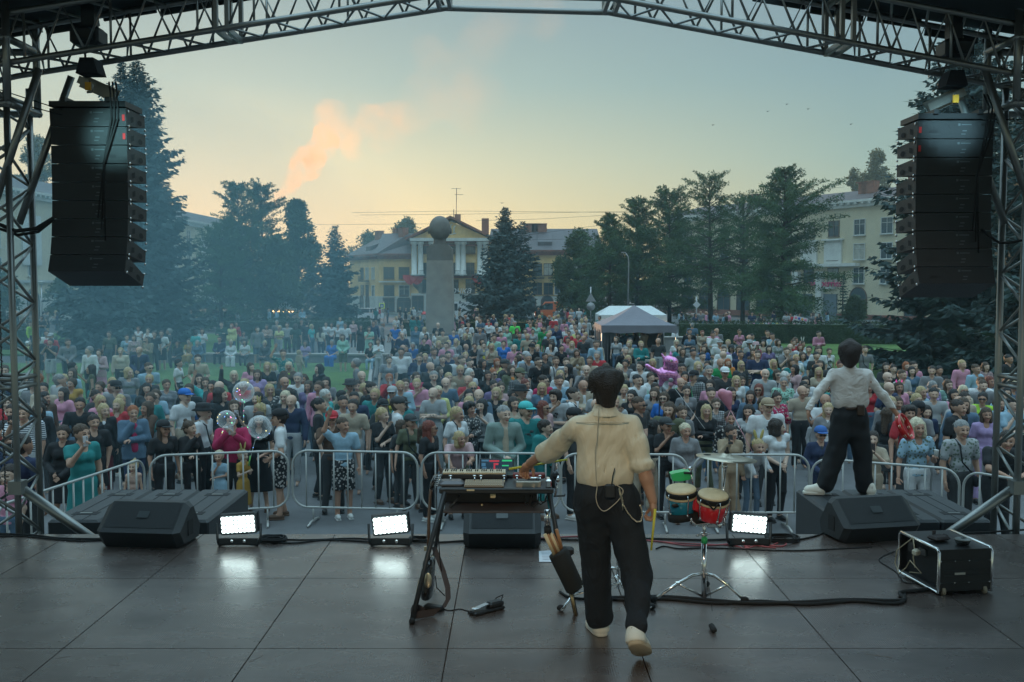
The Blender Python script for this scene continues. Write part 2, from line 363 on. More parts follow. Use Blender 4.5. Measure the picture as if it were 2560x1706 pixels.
# columns: pairs
cols = [1034, 1050, 1092, 1143, 1156, 1197, 1211, 1078]
for px in cols:
    b = MB(); xx = cx(px)-x0+.2; zt = hz(605); zl = hz(690)
    b.lathe([(.62, zl), (.62, zl+.3), (.46, zl+.35), (.40, zt-.5), (.55, zt-.4), (.60, zt)], (xx, -.55, 0), 14)
    fc.part('column', b, white)
b = MB(); b.box((W/2, -.55, hz(603)+.2), (W+.2, 1.5, .5)); fc.part('entablature', b, white)
for px in (1067, 1112, 1135, 1176):
    xx = cx(px)-x0
    fc.window(xx, hz(634), 1.6, 1.6, frd, y=-.02); fc.window(xx, hz(688), 1.3, 2.0, frd, y=-.02)
    fc.window(xx, hz(733), 1.5, 2.2, frd, y=-.02)
    b = MB(); z = hz(690); b.box((xx, -.8, z), (2.1, 1.2, .12))
    for i in range(13): b.box((xx-1+i*.1666, -1.38, z+.45), (.03, .03, .8))
    b.box((xx, -1.38, z+.86), (2.1, .06, .06)); fc.part('balcony', b, dark)
for px in (1045, 1100, 1180, 1205): fc.window(cx(px)-x0, .5, 1.9, 2.6, frd, y=-.26)
# crest in the pediment and red drapes
b = MB()
for i in range(3): b.tube([(W/2+(i-1)*.55, -.16, E+1.2), (W/2+(i-1)*.55, -.16, E+2.5-abs(i-1)*.3), (W/2+(i-1)*.55+.25, -.16, E+2.7-abs(i-1)*.3)], .1, 6)
b.tube([(W/2-.9, -.16, E+1.2), (W/2, -.16, E+1.0), (W/2+.9, -.16, E+1.2)], .08, 6); fc.part('relief_ornament', b, white)
for px in (1024, 1041, 1195):
    b = MB(); xx = cx(px)-x0; V = []
    for i in range(9):
        t = i/8; V += [(xx-1+2.4*t, -.75, hz(688)), (xx-1+2.4*t, -.85-.1*math.sin(t*9), hz(688)-.5-1.1*math.sin(math.pi*t))]
    b.add(V, [(2*i, 2*i+2, 2*i+3, 2*i+1) for i in range(8)]); fc.part('red_drape', b, mat('red_cloth', (.45, .03, .03), .8))
b = MB()
b.box((cx(1140)-x0, 6, AP+.3), (1.0, .9, 1.5)); b.box((cx(1212)-x0, 4, E+2.6), (1.2, .9, 2.6)); fc.part('chimney', b, brick)
sg = text('shop_sign', 'рочка', 1.5, mat('sign_white', (.75, .75, .75), .5), (cx(1146)-x0, -.4, 3.95), (math.pi/2, 0, 0), fc.t.o, .06, .25)
# damaged plaster patch
b = MB(); P = [(1031, 703), (1050, 702), (1057, 712), (1055, 740), (1051, 748), (1046, 728), (1034, 716)]
b.prism([(cx(p[0])-x0, hz(p[1])) for p in P], -.012, .02, 'xz'); fc.part('bare_plaster_patch', b, mat('bare_plaster', (.17, .15, .12), .95, var=.3, vs=1))
# roof aerial
b = MB(); ax, az = cx(1136)-x0, hz(462); b.tube([(ax, 6, AP), (ax+.1, 6, az)], .06, 6); b.box((ax, 6, az-.1), (1.6, .05, .06)); b.box((ax+.5, 6, az-1.1), (1.5, .05, .06)); b.tube([(ax-.4, 6, AP-.4), (ax-.4, 6, AP+1.9)], .07, 6)
fc.part('roof_aerial', b, dark)
# --- wings
def wing(name, label, p0, p1, z0, E, rh, wallm, wins, storeys, depth=11, roofmat=roofm, hip=(0, 0), gwall=None, gh=3.3, cornice=redb, arch=False, dorm=()):
    f = Facade(name, label, p0, p1, z0); Lw = f.L
    b = MB(); b.box((Lw/2, depth/2, E/2), (Lw, depth, E)); f.part('wall', b, wallm)
    if gwall:
        b = MB(); b.box((Lw/2, -.06, gh/2), (Lw, .14, gh)); f.part('ground_floor_wall', b, gwall)
    b = MB(); b.box((Lw/2, -.3, E+.1), (Lw+.6, 1.0, .3)); b.box((Lw/2, -.15, E-.35), (Lw+.3, .5, .55))
    n = int(Lw/1.1)
    for i in range(n): b.box((.5+i*(Lw-1)/max(1, n-1), -.52, E-.17), (.35, .5, .22))
    f.part('cornice', b, cornice)
    b = MB(); e = .6; h0, h1 = hip; z = E+.26
    V = [(-e, -e, z), (Lw+e, -e, z), (Lw+e, depth+e, z), (-e, depth+e, z), (h0, depth/2, z+rh), (Lw-h1, depth/2, z+rh)]
    b.add(V, [(0, 1, 5, 4), (1, 2, 5), (2, 3, 4, 5), (3, 0, 4), (0, 3, 2, 1)]); rf = f.part('roof', b, roofmat)
    for u in dorm:
        b = MB(); b.prism([(-e+1.2, z+.4), (-e+1.2, z+1.4), (depth/2-.3, z+rh*.9), (depth/2-.3, z+rh*.7)], Lw*u-1.2, Lw*u+1.2, 'yz'); f.part('dormer', b, roofmat, rf)
    for (u, fr) in wins:
        for s_ in storeys:
            zz, w_, h = s_
            f.window(Lw*u, zz, w_, h, fr if fr else (frm if rnd.random() < .5 else frd), arch=False, curtain=rnd.random() < .25)
    return f
def chim(f, us, z, h=1.8, yy=5):
    for u in us: b = MB(); b.box((f.L*u, yy, z), (rnd.uniform(1, 2.4), 1, h)); b.box((f.L*u, yy, z+h/2+.06), (2.1, 1.2, .14)); f.part('chimney', b, brick)
eW = at(1280, 638, D0)[2]-zb
lw = wing('corner_building', 'yellow three storey wing left of the white columns, arched shop windows below', (cx(946), D0+1), (cx(1027), D0+1), zb, eW, 3.6, yel,
    [(.31, None), (.78, None)], [(eW-3.9, 1.7, 1.9), (eW-6.9, 1.7, 1.9)], gwall=whit, gh=3.0, hip=(0, 0))
lw.window(lw.L*.77, .3, 2.2, 2.9, frd, arch=True, y=-.14); lw.window(lw.L*.30, .5, 1.9, 2.2, frd, y=-.14)
b = MB(); b.box((lw.L/2, -.3, eW-4.4), (lw.L, .3, .2)); lw.part('string_course', b, white)
P2_ = at(870, 700, D0+12)
lw2 = wing('angled_building', 'yellow wing turning away at the far left behind the dark spruce', (P2_[0], D0+14), (cx(946), D0+1.01), zb, eW, 3.4, yel,
    [(.45, None), (.62, None), (.82, None)], [(eW-3.9, 1.3, 1.9), (eW-6.9, 1.3, 1.9)], gwall=whit, gh=3.0, dorm=(.55,))
lw2.window(lw2.L*.45, .3, 1.7, 2.8, frd, arch=True, y=-.14); lw2.window(lw2.L*.65, .3, 1.7, 2.8, frd, arch=True, y=-.14)
b = MB(); b.box((lw2.L*.62, -.7, eW-4.3), (2.4, 1.2, .15))
for i in range(14): b.box((lw2.L*.62-1.15+i*.177, -1.27, eW-3.85), (.03, .03, .8))
lw2.part('balcony', b, dark); chim(lw2, (.12, .7, .9), eW+3.7, 1.8)
rw = wing('corner_building', 'yellow three storey wing right of the monument, half hidden by the twin-topped spruce', (cx(1226), D0+1), (cx(1500), D0+1), zb, eW+.6, 3.8, yel,
    [(.12, None), (.24, None), (.43, None), (.53, None), (.63, None), (.8, None)], [(eW-3.3, 1.5, 1.9), (eW-6.5, 1.5, 1.9)], gwall=whit, gh=3.0, dorm=(.5,))
rw.window(rw.L*.36, .3, 2, 2.8, frd, arch=True, y=-.14); rw.window(rw.L*.52, .3, 2, 2.8, frd, arch=True, y=-.14); chim(rw, (.36, .41, .47), eW+4.4, 2)
for u in (.42, .6):
    b = MB(); b.box((rw.L*u, -.7, eW-3.8), (2.6, 1.2, .15))
    for i in range(14): b.box((rw.L*u-1.25+i*.19, -1.27, eW-3.35), (.03, .03, .8))
    rw.part('balcony', b, dark)
# --- left building, wall parallel to the view
zl = gz(120)
lb = wing('apartment_building', 'long cream apartment building on the left behind the tall spruce', (-54.5, 84), (-52.5, 200), zl, 13.8-zl, 2.6, cream,
    [], [], roofmat=roofm, cornice=white, depth=12)

def lbu(px): return (135151/(1280-px)-84)/116
for k in range(15):
    u = (6+7.4*k)/lb.L
    for zc in (11.4, 8.5, 5.5): lb.window(lb.L*u, zc-.9-zl, 1.7, 1.9, frm, curtain=rnd.random() < .3)
    lb.window(lb.L*u, .4, 2.6, 3.4, frd, arch=True, y=-.05)
    if k % 2: 
        b = MB(); b.box((lb.L*u, -.1, 8.6-zl), (4.2, .2, 5.6)); lb.part('pilaster_panel', b, white)
b = MB(); b.box((lb.L/2, -.12, 4.0-zl), (lb.L, .3, .3)); b.box((lb.L/2, -.03, 1.6), (lb.L, .1, 3.2)); lb.part('string_course', b, whit)
zr = gz(130)
rb = wing('apartment_building', 'large four storey cream building with dentilled cornice on the right behind the larches', (24.7, 159.7), (62, 90.3), zr, 13.9-zr, 1.9, cream,
    [], [], roofmat=roofr, cornice=white, depth=13)
def rbu(px):
    Y = 110.55/((px-1280)/2489+.538); return (159.7-Y)/(159.7-90.3)
for k in range(-7, 9):
    u = rbu(2020)+k*4.25/rb.L
    if not .02 < u < .98: continue
    cl = frm if k in (2, 3, 4, -4, -5) else frd
    for zc in (10.75, 7.7, 4.7): rb.window(rb.L*u, zc-.95-zr, 1.75, 1.95, cl, curtain=rnd.random() < .25)
    if k in (0, 1):
        b = MB(); b.box((rb.L*u, -.1, 7.75-zr), (2.9, .3, 3.1)); b.box((rb.L*u, -.25, 9.35-zr), (3.4, .6, .22)); b.box((rb.L*u-1.9, -.35, 2.2-zr), (1.0, .7, 6.2)); rb.part('window_surround', b, white)
    elif k % 2 == 0 or k < 0: rb.window(rb.L*u, .2, 2.7, 3.9, frd, arch=True, y=-.05)
b = MB(); b.box((rb.L*rbu(2050), -.35, 6.1-zr), (13, .9, .4)); b.box((rb.L*rbu(2050)+1, -.2, 3.2-zr), (3.0, .5, .3)); rb.part('string_course', b, white)
b = MB(); b.box((rb.L*rbu(2073), -.1, 1.6), (2.6, .3, 3.2)); b.box((rb.L*rbu(2015), -.1, 1.6), (2.2, .3, 3.2)); rb.part('doorway', b, mat('door_grey', (.12, .15, .17), .6))
text('shop_sign', 'wildberries', 1.25, mat('sign_magenta', (.62, .04, .16), .5), (rb.L*rbu(2067), -.5, 3.72-zr), (math.pi/2, 0, 0), rb.t.o, .05)
chim(rb, (rbu(1830), rbu(2100), rbu(2112), rbu(2230)), 15.6-zr, 2.2, 4)
b = MB(); b.box((rb.L/2, -.08, .35), (rb.L+.1, .2, .7)); rb.part('plinth', b, redb)
# ---------------------------------------------------------------- monument
stone = mat('granite', (.30, .27, .24), .9, bump=.6, bs=25, var=.18, vs=1.5)
stone2 = mat('granite_dark', (.19, .175, .16), .9, bump=.6, bs=25, var=.2, vs=1.5)
mY = 62.0; mc = at(1101, 800, mY); pm = mY/F
T = Thing('monument', 'tall square granite pillar carrying a large stone head above the crowd', 'monument', (mc[0], mY, 0))
def mz(py): return at(1101, py, mY)[2]
b = MB(); wv = 66*pm; b.prism([(mc[0]-wv/2-.06, 0), (mc[0]+wv/2+.06, 0), (mc[0]+wv/2-.05, mz(652)), (mc[0]-wv/2+.05, mz(652))], mY-.8, mY+.8, 'xz'); T.part('pillar', b, stone)
b = MB(); b.box((mc[0], mY, .25), (3.4, 3.4, .5)); b.box((mc[0], mY, .6), (2.6, 2.6, .25)); T.part('base', b, stone2)
b = MB(); h = mz(618)-mz(652); b.prism([(mc[0]-31*pm, mz(652)+.01), (mc[0]+31*pm, mz(652)+.01), (mc[0]+31*pm, mz(622)), (mc[0]+20*pm, mz(612)), (mc[0]-20*pm, mz(612)), (mc[0]-31*pm, mz(622))], mY-.75, mY+.75, 'xz'); T.part('bust_plinth', b, stone2)
b = MB(); cxx = mc[0]-.01; b.lathe([(20*pm, mz(618)), (15*pm, mz(606)), (16*pm, mz(596)), (23*pm, mz(588))], (cxx, mY, 0), 20)
b.ell((cxx, mY, mz(572)), (27*pm, 30*pm, 31.5*pm), 24, 16); b.ell((cxx-27*pm, mY, mz(578)), (3*pm, 6*pm, 8*pm)); b.ell((cxx+27*pm, mY, mz(578)), (3*pm, 6*pm, 8*pm)); T.part('stone_head', b, stone2)
# ---------------------------------------------------------------- trees and hedges
def rng(seed): return np.random.default_rng(seed)
def leafquads(P, D, U, ln, wd):
    """diamond leaves: base P, direction D, side U"""
    a = P; b_ = P+D*(ln*.45)[:, None]+U*(wd*.5)[:, None]; c = P+D*ln[:, None]; d = P+D*(ln*.45)[:, None]-U*(wd*.5)[:, None]
    V = np.stack([a, b_, c, d], 1).reshape(-1, 3); Fc = np.arange(len(V)).reshape(-1, 4); return V, Fc
def norm(v): return v/np.maximum(np.linalg.norm(v, axis=-1, keepdims=True), 1e-9)
needle_blue = mat('blue_spruce_needles', (.050, .085, .085), .85, var=.5, vs=.9)
needle = mat('spruce_needles', (.040, .072, .045), .85, var=.45, vs=.7)
larchm = mat('larch_foliage', (.055, .105, .035), .85, var=.45, vs=.6)
leafm = mat('leaf_foliage', (.065, .095, .030), .8, var=.4, vs=.6)
goldm = mat('sunlit_gold_foliage', (.17, .14, .05), .8, var=.35, vs=.6)  # gold of the low sun painted into the leaf colour
bark = mat('bark', (.055, .042, .033), .95, bump=.5, bs=12)
def spruce(name, label, x, y, z, H, Rd, seed, m=needle, dens=1.0, tw=.34, group=None, power=.85, leaders=(), hollow=0):
    g = rng(seed); T = Thing(name, label, 'tree', (x, y, z), local=True, group=group)
    b = MB(); b.tube([(0, 0, -.2), (0, 0, H*.5), (0, 0, H*.97)], [Rd*.06+.05, Rd*.03+.03, .02], 7); 
    VV = []; DD = []; UU = []; LL = []; WW = []
    tops = [(0, 0, 0, H, Rd)]+list(leaders)          # x,y,z0,H,R
    for (tx, ty, z0, hh, rr) in tops:
        z = z0+(hh*.05 if z0 == 0 else hh*.02); top = z0+hh if z0 else hh
        while z < top-.05:
            f = (z-z0)/(top-z0); Lb = rr*(1-f)**power*(.92+.08*math.sin(z*3))+.12
            nb = int(max(4, 7*min(1.5, .6+Lb/3)))
            a0 = g.uniform(0, 6.28)
            for k in range(nb):
                if g.random() < .08: continue
                a = a0+k*6.283/nb+g.uniform(-.25, .25); ln = Lb*g.uniform(.5, 1.22)
                d = np.array([math.cos(a), math.sin(a), 0]); dr = g.uniform(.08, .32)*(1-f)+(-.25 if f > .8 else 0)
                n = max(3, int(ln/(.17/dens)))
                t = (np.arange(n)+.6)/n; t = t[t > hollow]
                n = len(t)
                if n < 1: continue
                p = np.outer(t*ln, d)+np.array([tx, ty, z]); p[:, 2] += -dr*ln*t + .22*ln*t**3
                side = np.array([-d[1], d[0], 0])
                for sgn in (-1, 1):
                    for rep in (0, 1):
                        q = p+g.normal(0, .035, p.shape)
                        D = norm(d*.55+side*sgn*(.75+.2*rep)+np.array([0, 0, -.22-.3*rep*g.random()])+g.normal(0, .22, p.shape))
                        l = (tw*(.30+.70*min(1, ln/1.6))+.55*ln*(1-t)*.38)*g.uniform(.6, 1.25, n)
                        U = norm(np.cross(D, g.normal(0, 1, p.shape)+np.array([0, 0, .8])))
                        VV.append(q); DD.append(D); UU.append(U); LL.append(l); WW.append(l*.34+.03)
                VV.append(p[-1:]); DD.append(norm((d+np.array([0, 0, .12]))[None])); UU.append(side[None]); LL.append(np.array([tw*min(1.3, .3+ln*.6)])); WW.append(np.array([.05+.04*min(1, ln)]))
                if ln > .9: b.tube([(tx, ty, z), tuple(p[n//2]), tuple(p[-1])], [.02+ln*.006, .015, .008], 3, cap=False)
            z += max(.16, .30*(1-f)+.12)/(.75+.25*dens)
    V, Fc = leafquads(np.vstack(VV), np.vstack(DD), np.vstack(UU), np.concatenate(LL), np.concatenate(WW))
    b.tube([(0, 0, H*.9), (0, 0, H*1.0)], [.03, .01], 4); VV.append(np.array([[0, 0, H*.97]]*5)+g.normal(0, .02, (5, 3))); DD.append(norm(np.array([[0, 0, 1.]]*5)+g.normal(0, .25, (5, 3)))); UU.append(norm(g.normal(0, 1, (5, 3)))); LL.append(np.full(5, .35)); WW.append(np.full(5, .08))
    T.part('trunk', b, bark)
    o = link('crown', mesh('crown', V, Fc, m), T.o); return T
def broad(name, label, x, y, z, H, Rx, seed, m, nclump=70, leaf=.28, trunk=.16, ry=None, base=.22, nl=150, cat='tree', group=None, shape=1.0, gap=.0, tops=None):
    g = rng(seed); T = Thing(name, label, cat, (x, y, z), local=True, group=group); b = MB()
    b.tube([(0, 0, -.2), (g.uniform(-.1, .1)*Rx, 0, H*.45), (0, 0, H*.93)], [trunk*1.3, trunk*.8, .03], 8)
    VV = []; DD = []; UU = []; LL = []
    for i in range(nclump):
        f = g.random()**.85; zz = H*(base+(1-base)*f)
        prof = (math.sin(math.pi*min(1, max(0.03, (f*.86+.12)))))**.7*shape if shape > 0 else (1-f)**.7+.08
        if shape > 0 and f > .75: prof *= 1.15*(1-f)**.5+.3
        a = g.uniform(0, 6.283); r = Rx*prof*(g.random()**.45)
        c = np.array([math.cos(a)*r, math.sin(a)*r*(ry or 1), zz])
        b.tube([(0, 0, max(H*base*.8, zz-r*.75-.3)), (c[0]*.5, c[1]*.5, zz-r*.28), tuple(c)], [.05*trunk/.16, .03, .012], 4, cap=False)
        cr = g.uniform(.35, 1.0)*Rx*.30+.12
        n = int(nl*g.uniform(.6, 1.2)); u = norm(g.normal(0, 1, (n, 3))); rad = cr*g.random(n)**.75*1.25
        p = c+u*rad[:, None]*np.array([1, 1, .72]); D = norm(u*.6+g.normal(0, .7, (n, 3))+np.array([0, 0, .15])); U = norm(np.cross(D, g.normal(0, 1, (n, 3))))
        VV.append(p); DD.append(D); UU.append(U); LL.append(leaf*g.uniform(.5, 1.3, n))
    P = np.vstack(VV); Ln = np.concatenate(LL)
    V, Fc = leafquads(P, np.vstack(DD), np.vstack(UU), Ln, Ln*.55)
    T.part('trunk', b, bark); link('crown', mesh('crown', V, Fc, m), T.o); return T
def larch(name, label, x, y, z, H, Rd, seed, m, base=.12, dens=1.0, tw=.22, trunk=.16, bare=0.0):
    g = rng(seed); T = Thing(name, label, 'tree', (x, y, z), local=True); b = MB(); lean = g.uniform(-.03, .03)*H
    b.tube([(0, 0, -.2), (lean*.4, 0, H*.45), (lean, 0, H*.97)], [trunk*1.3, trunk*.8, .03], 8); PP = []; DD = []; LL = []
    zz = H*base; side_amp = g.uniform(.7, 1.3, 12)
    while zz < H*.98:
        f = (zz-H*base)/(H*(1-base)); prof = 1.60*(min(1, f*2.6+.6))*(1-f)**.66*(.85+.22*math.sin(f*9+seed)); nb = 6+int(4*g.random())
        for k in range(nb):
            a = g.uniform(0, 6.283); ln = Rd*prof*g.uniform(.45, 1.25)*side_amp[int(a/6.2832*12) % 12]+.2; d = np.array([math.cos(a), math.sin(a), 0]); rise = g.uniform(-.1, .35)+.9*f
            n = max(4, int(ln/.22)); t = (np.arange(n)+.8)/n; p = np.outer(t*ln, d)+np.array([lean*f, 0, zz]); p[:, 2] += rise*ln*t-.25*ln*t**2
            b.tube([(lean*f, 0, zz), tuple(p[n//2]), tuple(p[-1])], [.012+ln*.012, .012, .006], 3, cap=False)
            nt = int((22 if bare == 0 else 12)*dens)
            for q, tq in zip(p, t):
                if tq < .25+bare*g.random(): continue
                c_ = q+g.normal(0, (.07+.04*ln)*(1.15-.7*f), (nt, 3))*np.array([1, 1, .55]); PP.append(c_); DD.append(norm(d*.5+g.normal(0, .75, (nt, 3))+np.array([0, 0, -.1]))); LL.append(tw*g.uniform(.5, 1.3, nt))
        zz += .30/dens*(1.15-f*.4)
    P = np.vstack(PP); D = np.vstack(DD); Ln = np.concatenate(LL); U = norm(np.cross(D, g.normal(0, 1, P.shape))); V, Fc = leafquads(P, D, U, Ln, Ln*.30)
    T.part('trunk', b, bark); link('crown', mesh('crown', V, Fc, m), T.o); return T
def put_larch(px, top, Y, Rpx, seed, label, m=None, **k):
    x, y, z = treepos(px, Y); return larch('larch_tree', label, x, y, z, hgt(top, Y, z), Rpx*1.5*Y/F, seed, m or larchm, **k)
def treepos(px, Y): return at(px, 700, Y)[0], Y, gz(Y)
def hgt(py, Y, z): return at(1280, py, Y)[2]-z
def put_spruce(px, top, Y, Rpx, seed, label, name='spruce_tree', **k):
    x, y, z = treepos(px, Y); return spruce(name, label, x, y, z, hgt(top, Y, z), Rpx*Y/F, seed, **k)
def put_broad(px, top, Y, Rpx, seed, label, m, name='larch_tree', **k):
    x, y, z = treepos(px, Y); return broad(name, label, x, y, z, hgt(top, Y, z), Rpx*Y/F, seed, m, **k)
s62 = 60/F
put_spruce(352, 148, 60, 178, 1, 'tallest spruce, with three tops, behind the left hanging speakers', m=needle_blue, dens=1.2, tw=.42, power=.72,
    leaders=[(-36*s62, 0, 10.5, 6.4, 1.3), (-82*s62, .6, 10.2, 5.6, 1.2)])
put_spruce(255, 560, 52, 150, 2, 'broad dark spruce low behind the left hanging speakers', m=needle_blue, dens=1.0, tw=.36, power=.6)
put_spruce(838, 562, 88, 95, 3, 'dense spruce beside the small lit tent left of the monument', m=needle_blue, dens=.9, tw=.42)
put_spruce(1262, 518, 98, 125, 4, 'spruce with two tops just right of the stone monument', m=needle_blue, dens=.9, tw=.44, leaders=[(45*98/F, 0, 5.2, 5.0, 1.7)])
put_spruce(76, 742, 70, 30, 5, 'small young spruce on the far left below the hanging speakers', dens=.8, tw=.3)
put_spruce(2108, 686, 85, 30, 6, 'narrow young spruce in front of the cream building doorway', dens=.8, tw=.32)
put_spruce(2400, 60, 39, 275, 7, 'huge blue spruce behind the right hanging speakers', m=needle_blue, dens=1.35, tw=.30, power=.62)
put_spruce(2590, 90, 33, 210, 8, 'blue spruce at the far right edge behind the truss tower', m=needle_blue, dens=1.2, tw=.3, power=.7)
put_larch(605, 462, 86, 55, 11, 'left larch of the pair left of the orange smoke', base=.12)
put_larch(660, 462, 90, 48, 12, 'right larch of the pair, beside the orange smoke', base=.12)
put_broad(742, 508, 92, 58, 13, 'round leafy tree under the orange smoke plume', leafm, name='leafy_tree', nclump=120, leaf=0.29, base=.1, nl=240)
put_larch(550, 560, 80, 48, 14, 'lower dark larch left of the two tall larches', base=.05)
put_broad(690, 600, 84, 60, 15, 'dark bushy tree low behind the small lit tent', leafm, name='leafy_tree', nclump=90, leaf=0.27, base=.03, nl=255)
put_broad(100, 345, 135, 52, 16, 'round tree above the roof at far left', goldm, name='leafy_tree', nclump=90, leaf=0.34, base=.45, nl=180)
put_broad(1020, 552, 215, 52, 17, 'round trees showing over the far roof left of the pediment', leafm, name='leafy_tree', nclump=80, leaf=0.48, base=.4, nl=165)
put_broad(925, 588, 205, 60, 18, 'low tree tops behind the roof of the yellow wing', leafm, name='leafy_tree', nclump=60, leaf=0.48, base=.3, nl=165)
put_broad(1445, 582, 104, 55, 21, 'lower leafy tree right of the twin-topped spruce', leafm, name='leafy_tree', nclump=110, leaf=0.29, base=.08, nl=255)
put_larch(1525, 540, 92, 50, 22, 'dark larch above the white marquee', base=.08)
put_larch(1592, 498, 94, 62, 23, 'full larch behind the thin lamp post', base=.08)
put_larch(1675, 482, 96, 70, 24, 'broad larch between the marquee and the diamond road sign', base=.1)
put_larch(1778, 440, 88, 60, 25, 'tall thin larch with an open crown and bare lower trunk', base=.32, trunk=.2, bare=.35)
put_larch(1858, 500, 92, 62, 26, 'sparse larch in front of the cream building windows', base=.25, trunk=.18, bare=.35)
put_larch(1955, 423, 78, 75, 27, 'tallest larch left of the right hanging speakers', base=.12, trunk=.2)
put_broad(2185, 383, 150, 42, 28, 'birch crown coloured sunlit gold above the right building roof', goldm, name='birch_tree', nclump=80, leaf=0.34, base=.5, nl=180)
put_broad(2130, 420, 148, 32, 29, 'smaller birch crown coloured sunlit gold beside the roof chimney', goldm, name='birch_tree', nclump=45, leaf=0.32, base=.55, nl=165)
put_broad(2140, 742, 80, 28, 30, 'round bush beside the narrow young spruce', leafm, name='bush', nclump=40, leaf=0.16, base=.05, nl=225, cat='bush')
put_broad(150, 700, 90, 34, 31, 'small orange-tinged tree under the left hanging speakers', leafm, name='leafy_tree', nclump=45, leaf=0.21, base=.2, nl=195)
put_broad(-60, 640, 62, 90, 32, 'leafy tree at the far left edge behind the tower', leafm, name='leafy_tree', nclump=90, leaf=0.24, base=.1, nl=225)
hedgem = mat('hedge_leaves', (.030, .052, .020), .9, var=.35, vs=1.5)
def hedge(label, x0, y0, x1, y1, h, wd, seed, group=None):
    g = rng(seed); d = np.array([x1-x0, y1-y0, 0.]); Ln = np.linalg.norm(d); d /= Ln; s_ = np.array([-d[1], d[0], 0])
    T = Thing('hedge', label, 'hedge', (x0, y0, 0), group=group)
    b = MB(); b.box(((x0+x1)/2, (y0+y1)/2, h*.46), (Ln, wd*.86, h*.92), rz=math.atan2(d[1], d[0])); T.part('inner_growth', b, hedgem)
    n = int(Ln*(h*2+wd)*95); u = g.random((n, 3)); P = np.zeros((n, 3)); face = g.random(n) < (wd/(wd+2*h))
    a = u[:, 0]*Ln; sd_ = np.where(g.random(n) < .85, -wd/2, wd/2); sd_ = np.where(face, (u[:, 1]-.5)*wd, sd_); zz = np.where(face, h, u[:, 2]*h)
    P = np.outer(a, d)+np.outer(sd_, s_); P[:, 2] = zz; P += g.normal(0, .035, P.shape)
    D = norm(g.normal(0, .8, (n, 3))+np.array([0, 0, .5])); U = norm(np.cross(D, g.normal(0, 1, (n, 3)))); ln = g.uniform(.06, .15, n)
    V, Fc = leafquads(P, D, U, ln, ln*.6); link('foliage', mesh('foliage', V, Fc, hedgem), T.o)
hedge('long clipped hedge behind the right part of the crowd', 10.5, 62.5, 25.5, 60.5, 1.35, 1.5, 41)
hedge('clipped hedge between the grey canopy and the monument', 4.5, 65, 10.3, 63, 1.2, 1.4, 42)
hedge('clipped hedge behind the seated people left of the monument', -19, 66, -9.5, 67, 1.35, 1.5, 43)
hedge('clipped hedge at the far left behind the lime-jacketed figure', -42, 54, -27, 56, 1.3, 1.5, 44)
hedge('low clipped hedge directly behind the monument', -8, 71, 4.5, 71, 1.1, 1.3, 45)
# low bench wall around the plaza
ston = mat('bench_concrete', (.23, .22, .21), .9, bump=.4, bs=15, var=.2, vs=1.5)
def wallseg(label, x0, y0, x1, y1, h=.5):
    b = MB(); ln = math.hypot(x1-x0, y1-y0); a = math.atan2(y1-y0, x1-x0); b.box(((x0+x1)/2, (y0+y1)/2, h/2-.04), (ln, .42, h-.08), rz=a); T = Thing('low_wall', label, 'wall', ((x0+x1)/2, (y0+y1)/2, 0)); T.part('base', b, ston)
    b = MB(); b.box(((x0+x1)/2, (y0+y1)/2, h-.035), (ln+.04, .56, .07), rz=a); T.part('coping', b, mat('coping', (.34, .32, .30), .8, var=.15))
wallseg('long low concrete bench wall left of the monument', -17.5, 47.2, -5.8, 46.4)
wallseg('low concrete bench wall below the monument', -5.6, 44.2, 4.2, 44.6)
wallseg('low concrete wall under the grey canopy', 4.4, 43, 11.5, 42)
wallseg('low concrete wall behind the standing people on the right lawn', 5, 54, 11, 54, .9)
# ---------------------------------------------------------------- roof truss, towers, hanging speakers, barriers, tents
alu = mat('truss_aluminium', (.30, .31, .30), .38, .85)
blk = mat('black_cabinet', (.020, .023, .026), .5, bump=.3, bs=200)
blk2 = mat('black_paint', (.02, .022, .025), .45)
rub = mat('black_rubber', (.012, .012, .013), .8)
chrome = mat('chrome', (.72, .72, .72), .13, 1.0)
canv = mat('roof_canvas', (.035, .045, .05), .85, var=.2, vs=1)
Yn, Yf = 8.92, 9.38
def zA(x): # height of lower chords
    P = [(-5.4, 5.53), (-4.6, 5.72), (-0.62, 6.34), (0.9, 6.30), (4.6, 5.62), (5.4, 5.43)]
    return float(np.interp(x, [p[0] for p in P], [p[1] for p in P]))
T = Thing('roof_truss', 'aluminium box truss with diagonal lacing spanning the top of the stage', 'truss', (0, 9.15, 0))
b = MB(); xs = [-5.4, -4.6, -.62, .9, 4.6, 5.4]; up = .43
for (y, dz) in ((Yn, 0), (Yf, 0), (Yn, up), (Yf, up)):
    b.tube([(x, y, zA(x)+dz) for x in xs], .028, 8)
T.part('main_chords', b, alu)
for (x0, x1, n) in ((-5.3, -2.62, 7), (-2.5, -.62, 5), (.9, 2.9, 5), (3.02, 5.3, 7)):
    b = MB()
    for i in range(n):
        a, c = x0+(x1-x0)*i/n, x0+(x1-x0)*(i+1)/n; mid = (a+c)/2
        for y in (Yn, Yf):
            b.tube([(a, y, zA(a)), (mid, y, zA(mid)+up), (c, y, zA(c))], .013, 6); 
            if i % 2 == 0: b.tube([(mid+.04, y, zA(mid)), (mid+.04, y, zA(mid)+up)], .012, 6)
        b.tube([(a, Yn, zA(a)), (mid, Yf, zA(mid)), (c, Yn, zA(c))], .013, 6); b.tube([(a, Yn, zA(a)+up), (mid, Yf, zA(mid)+up)], .013, 6)
    T.part('lacing', b, alu)
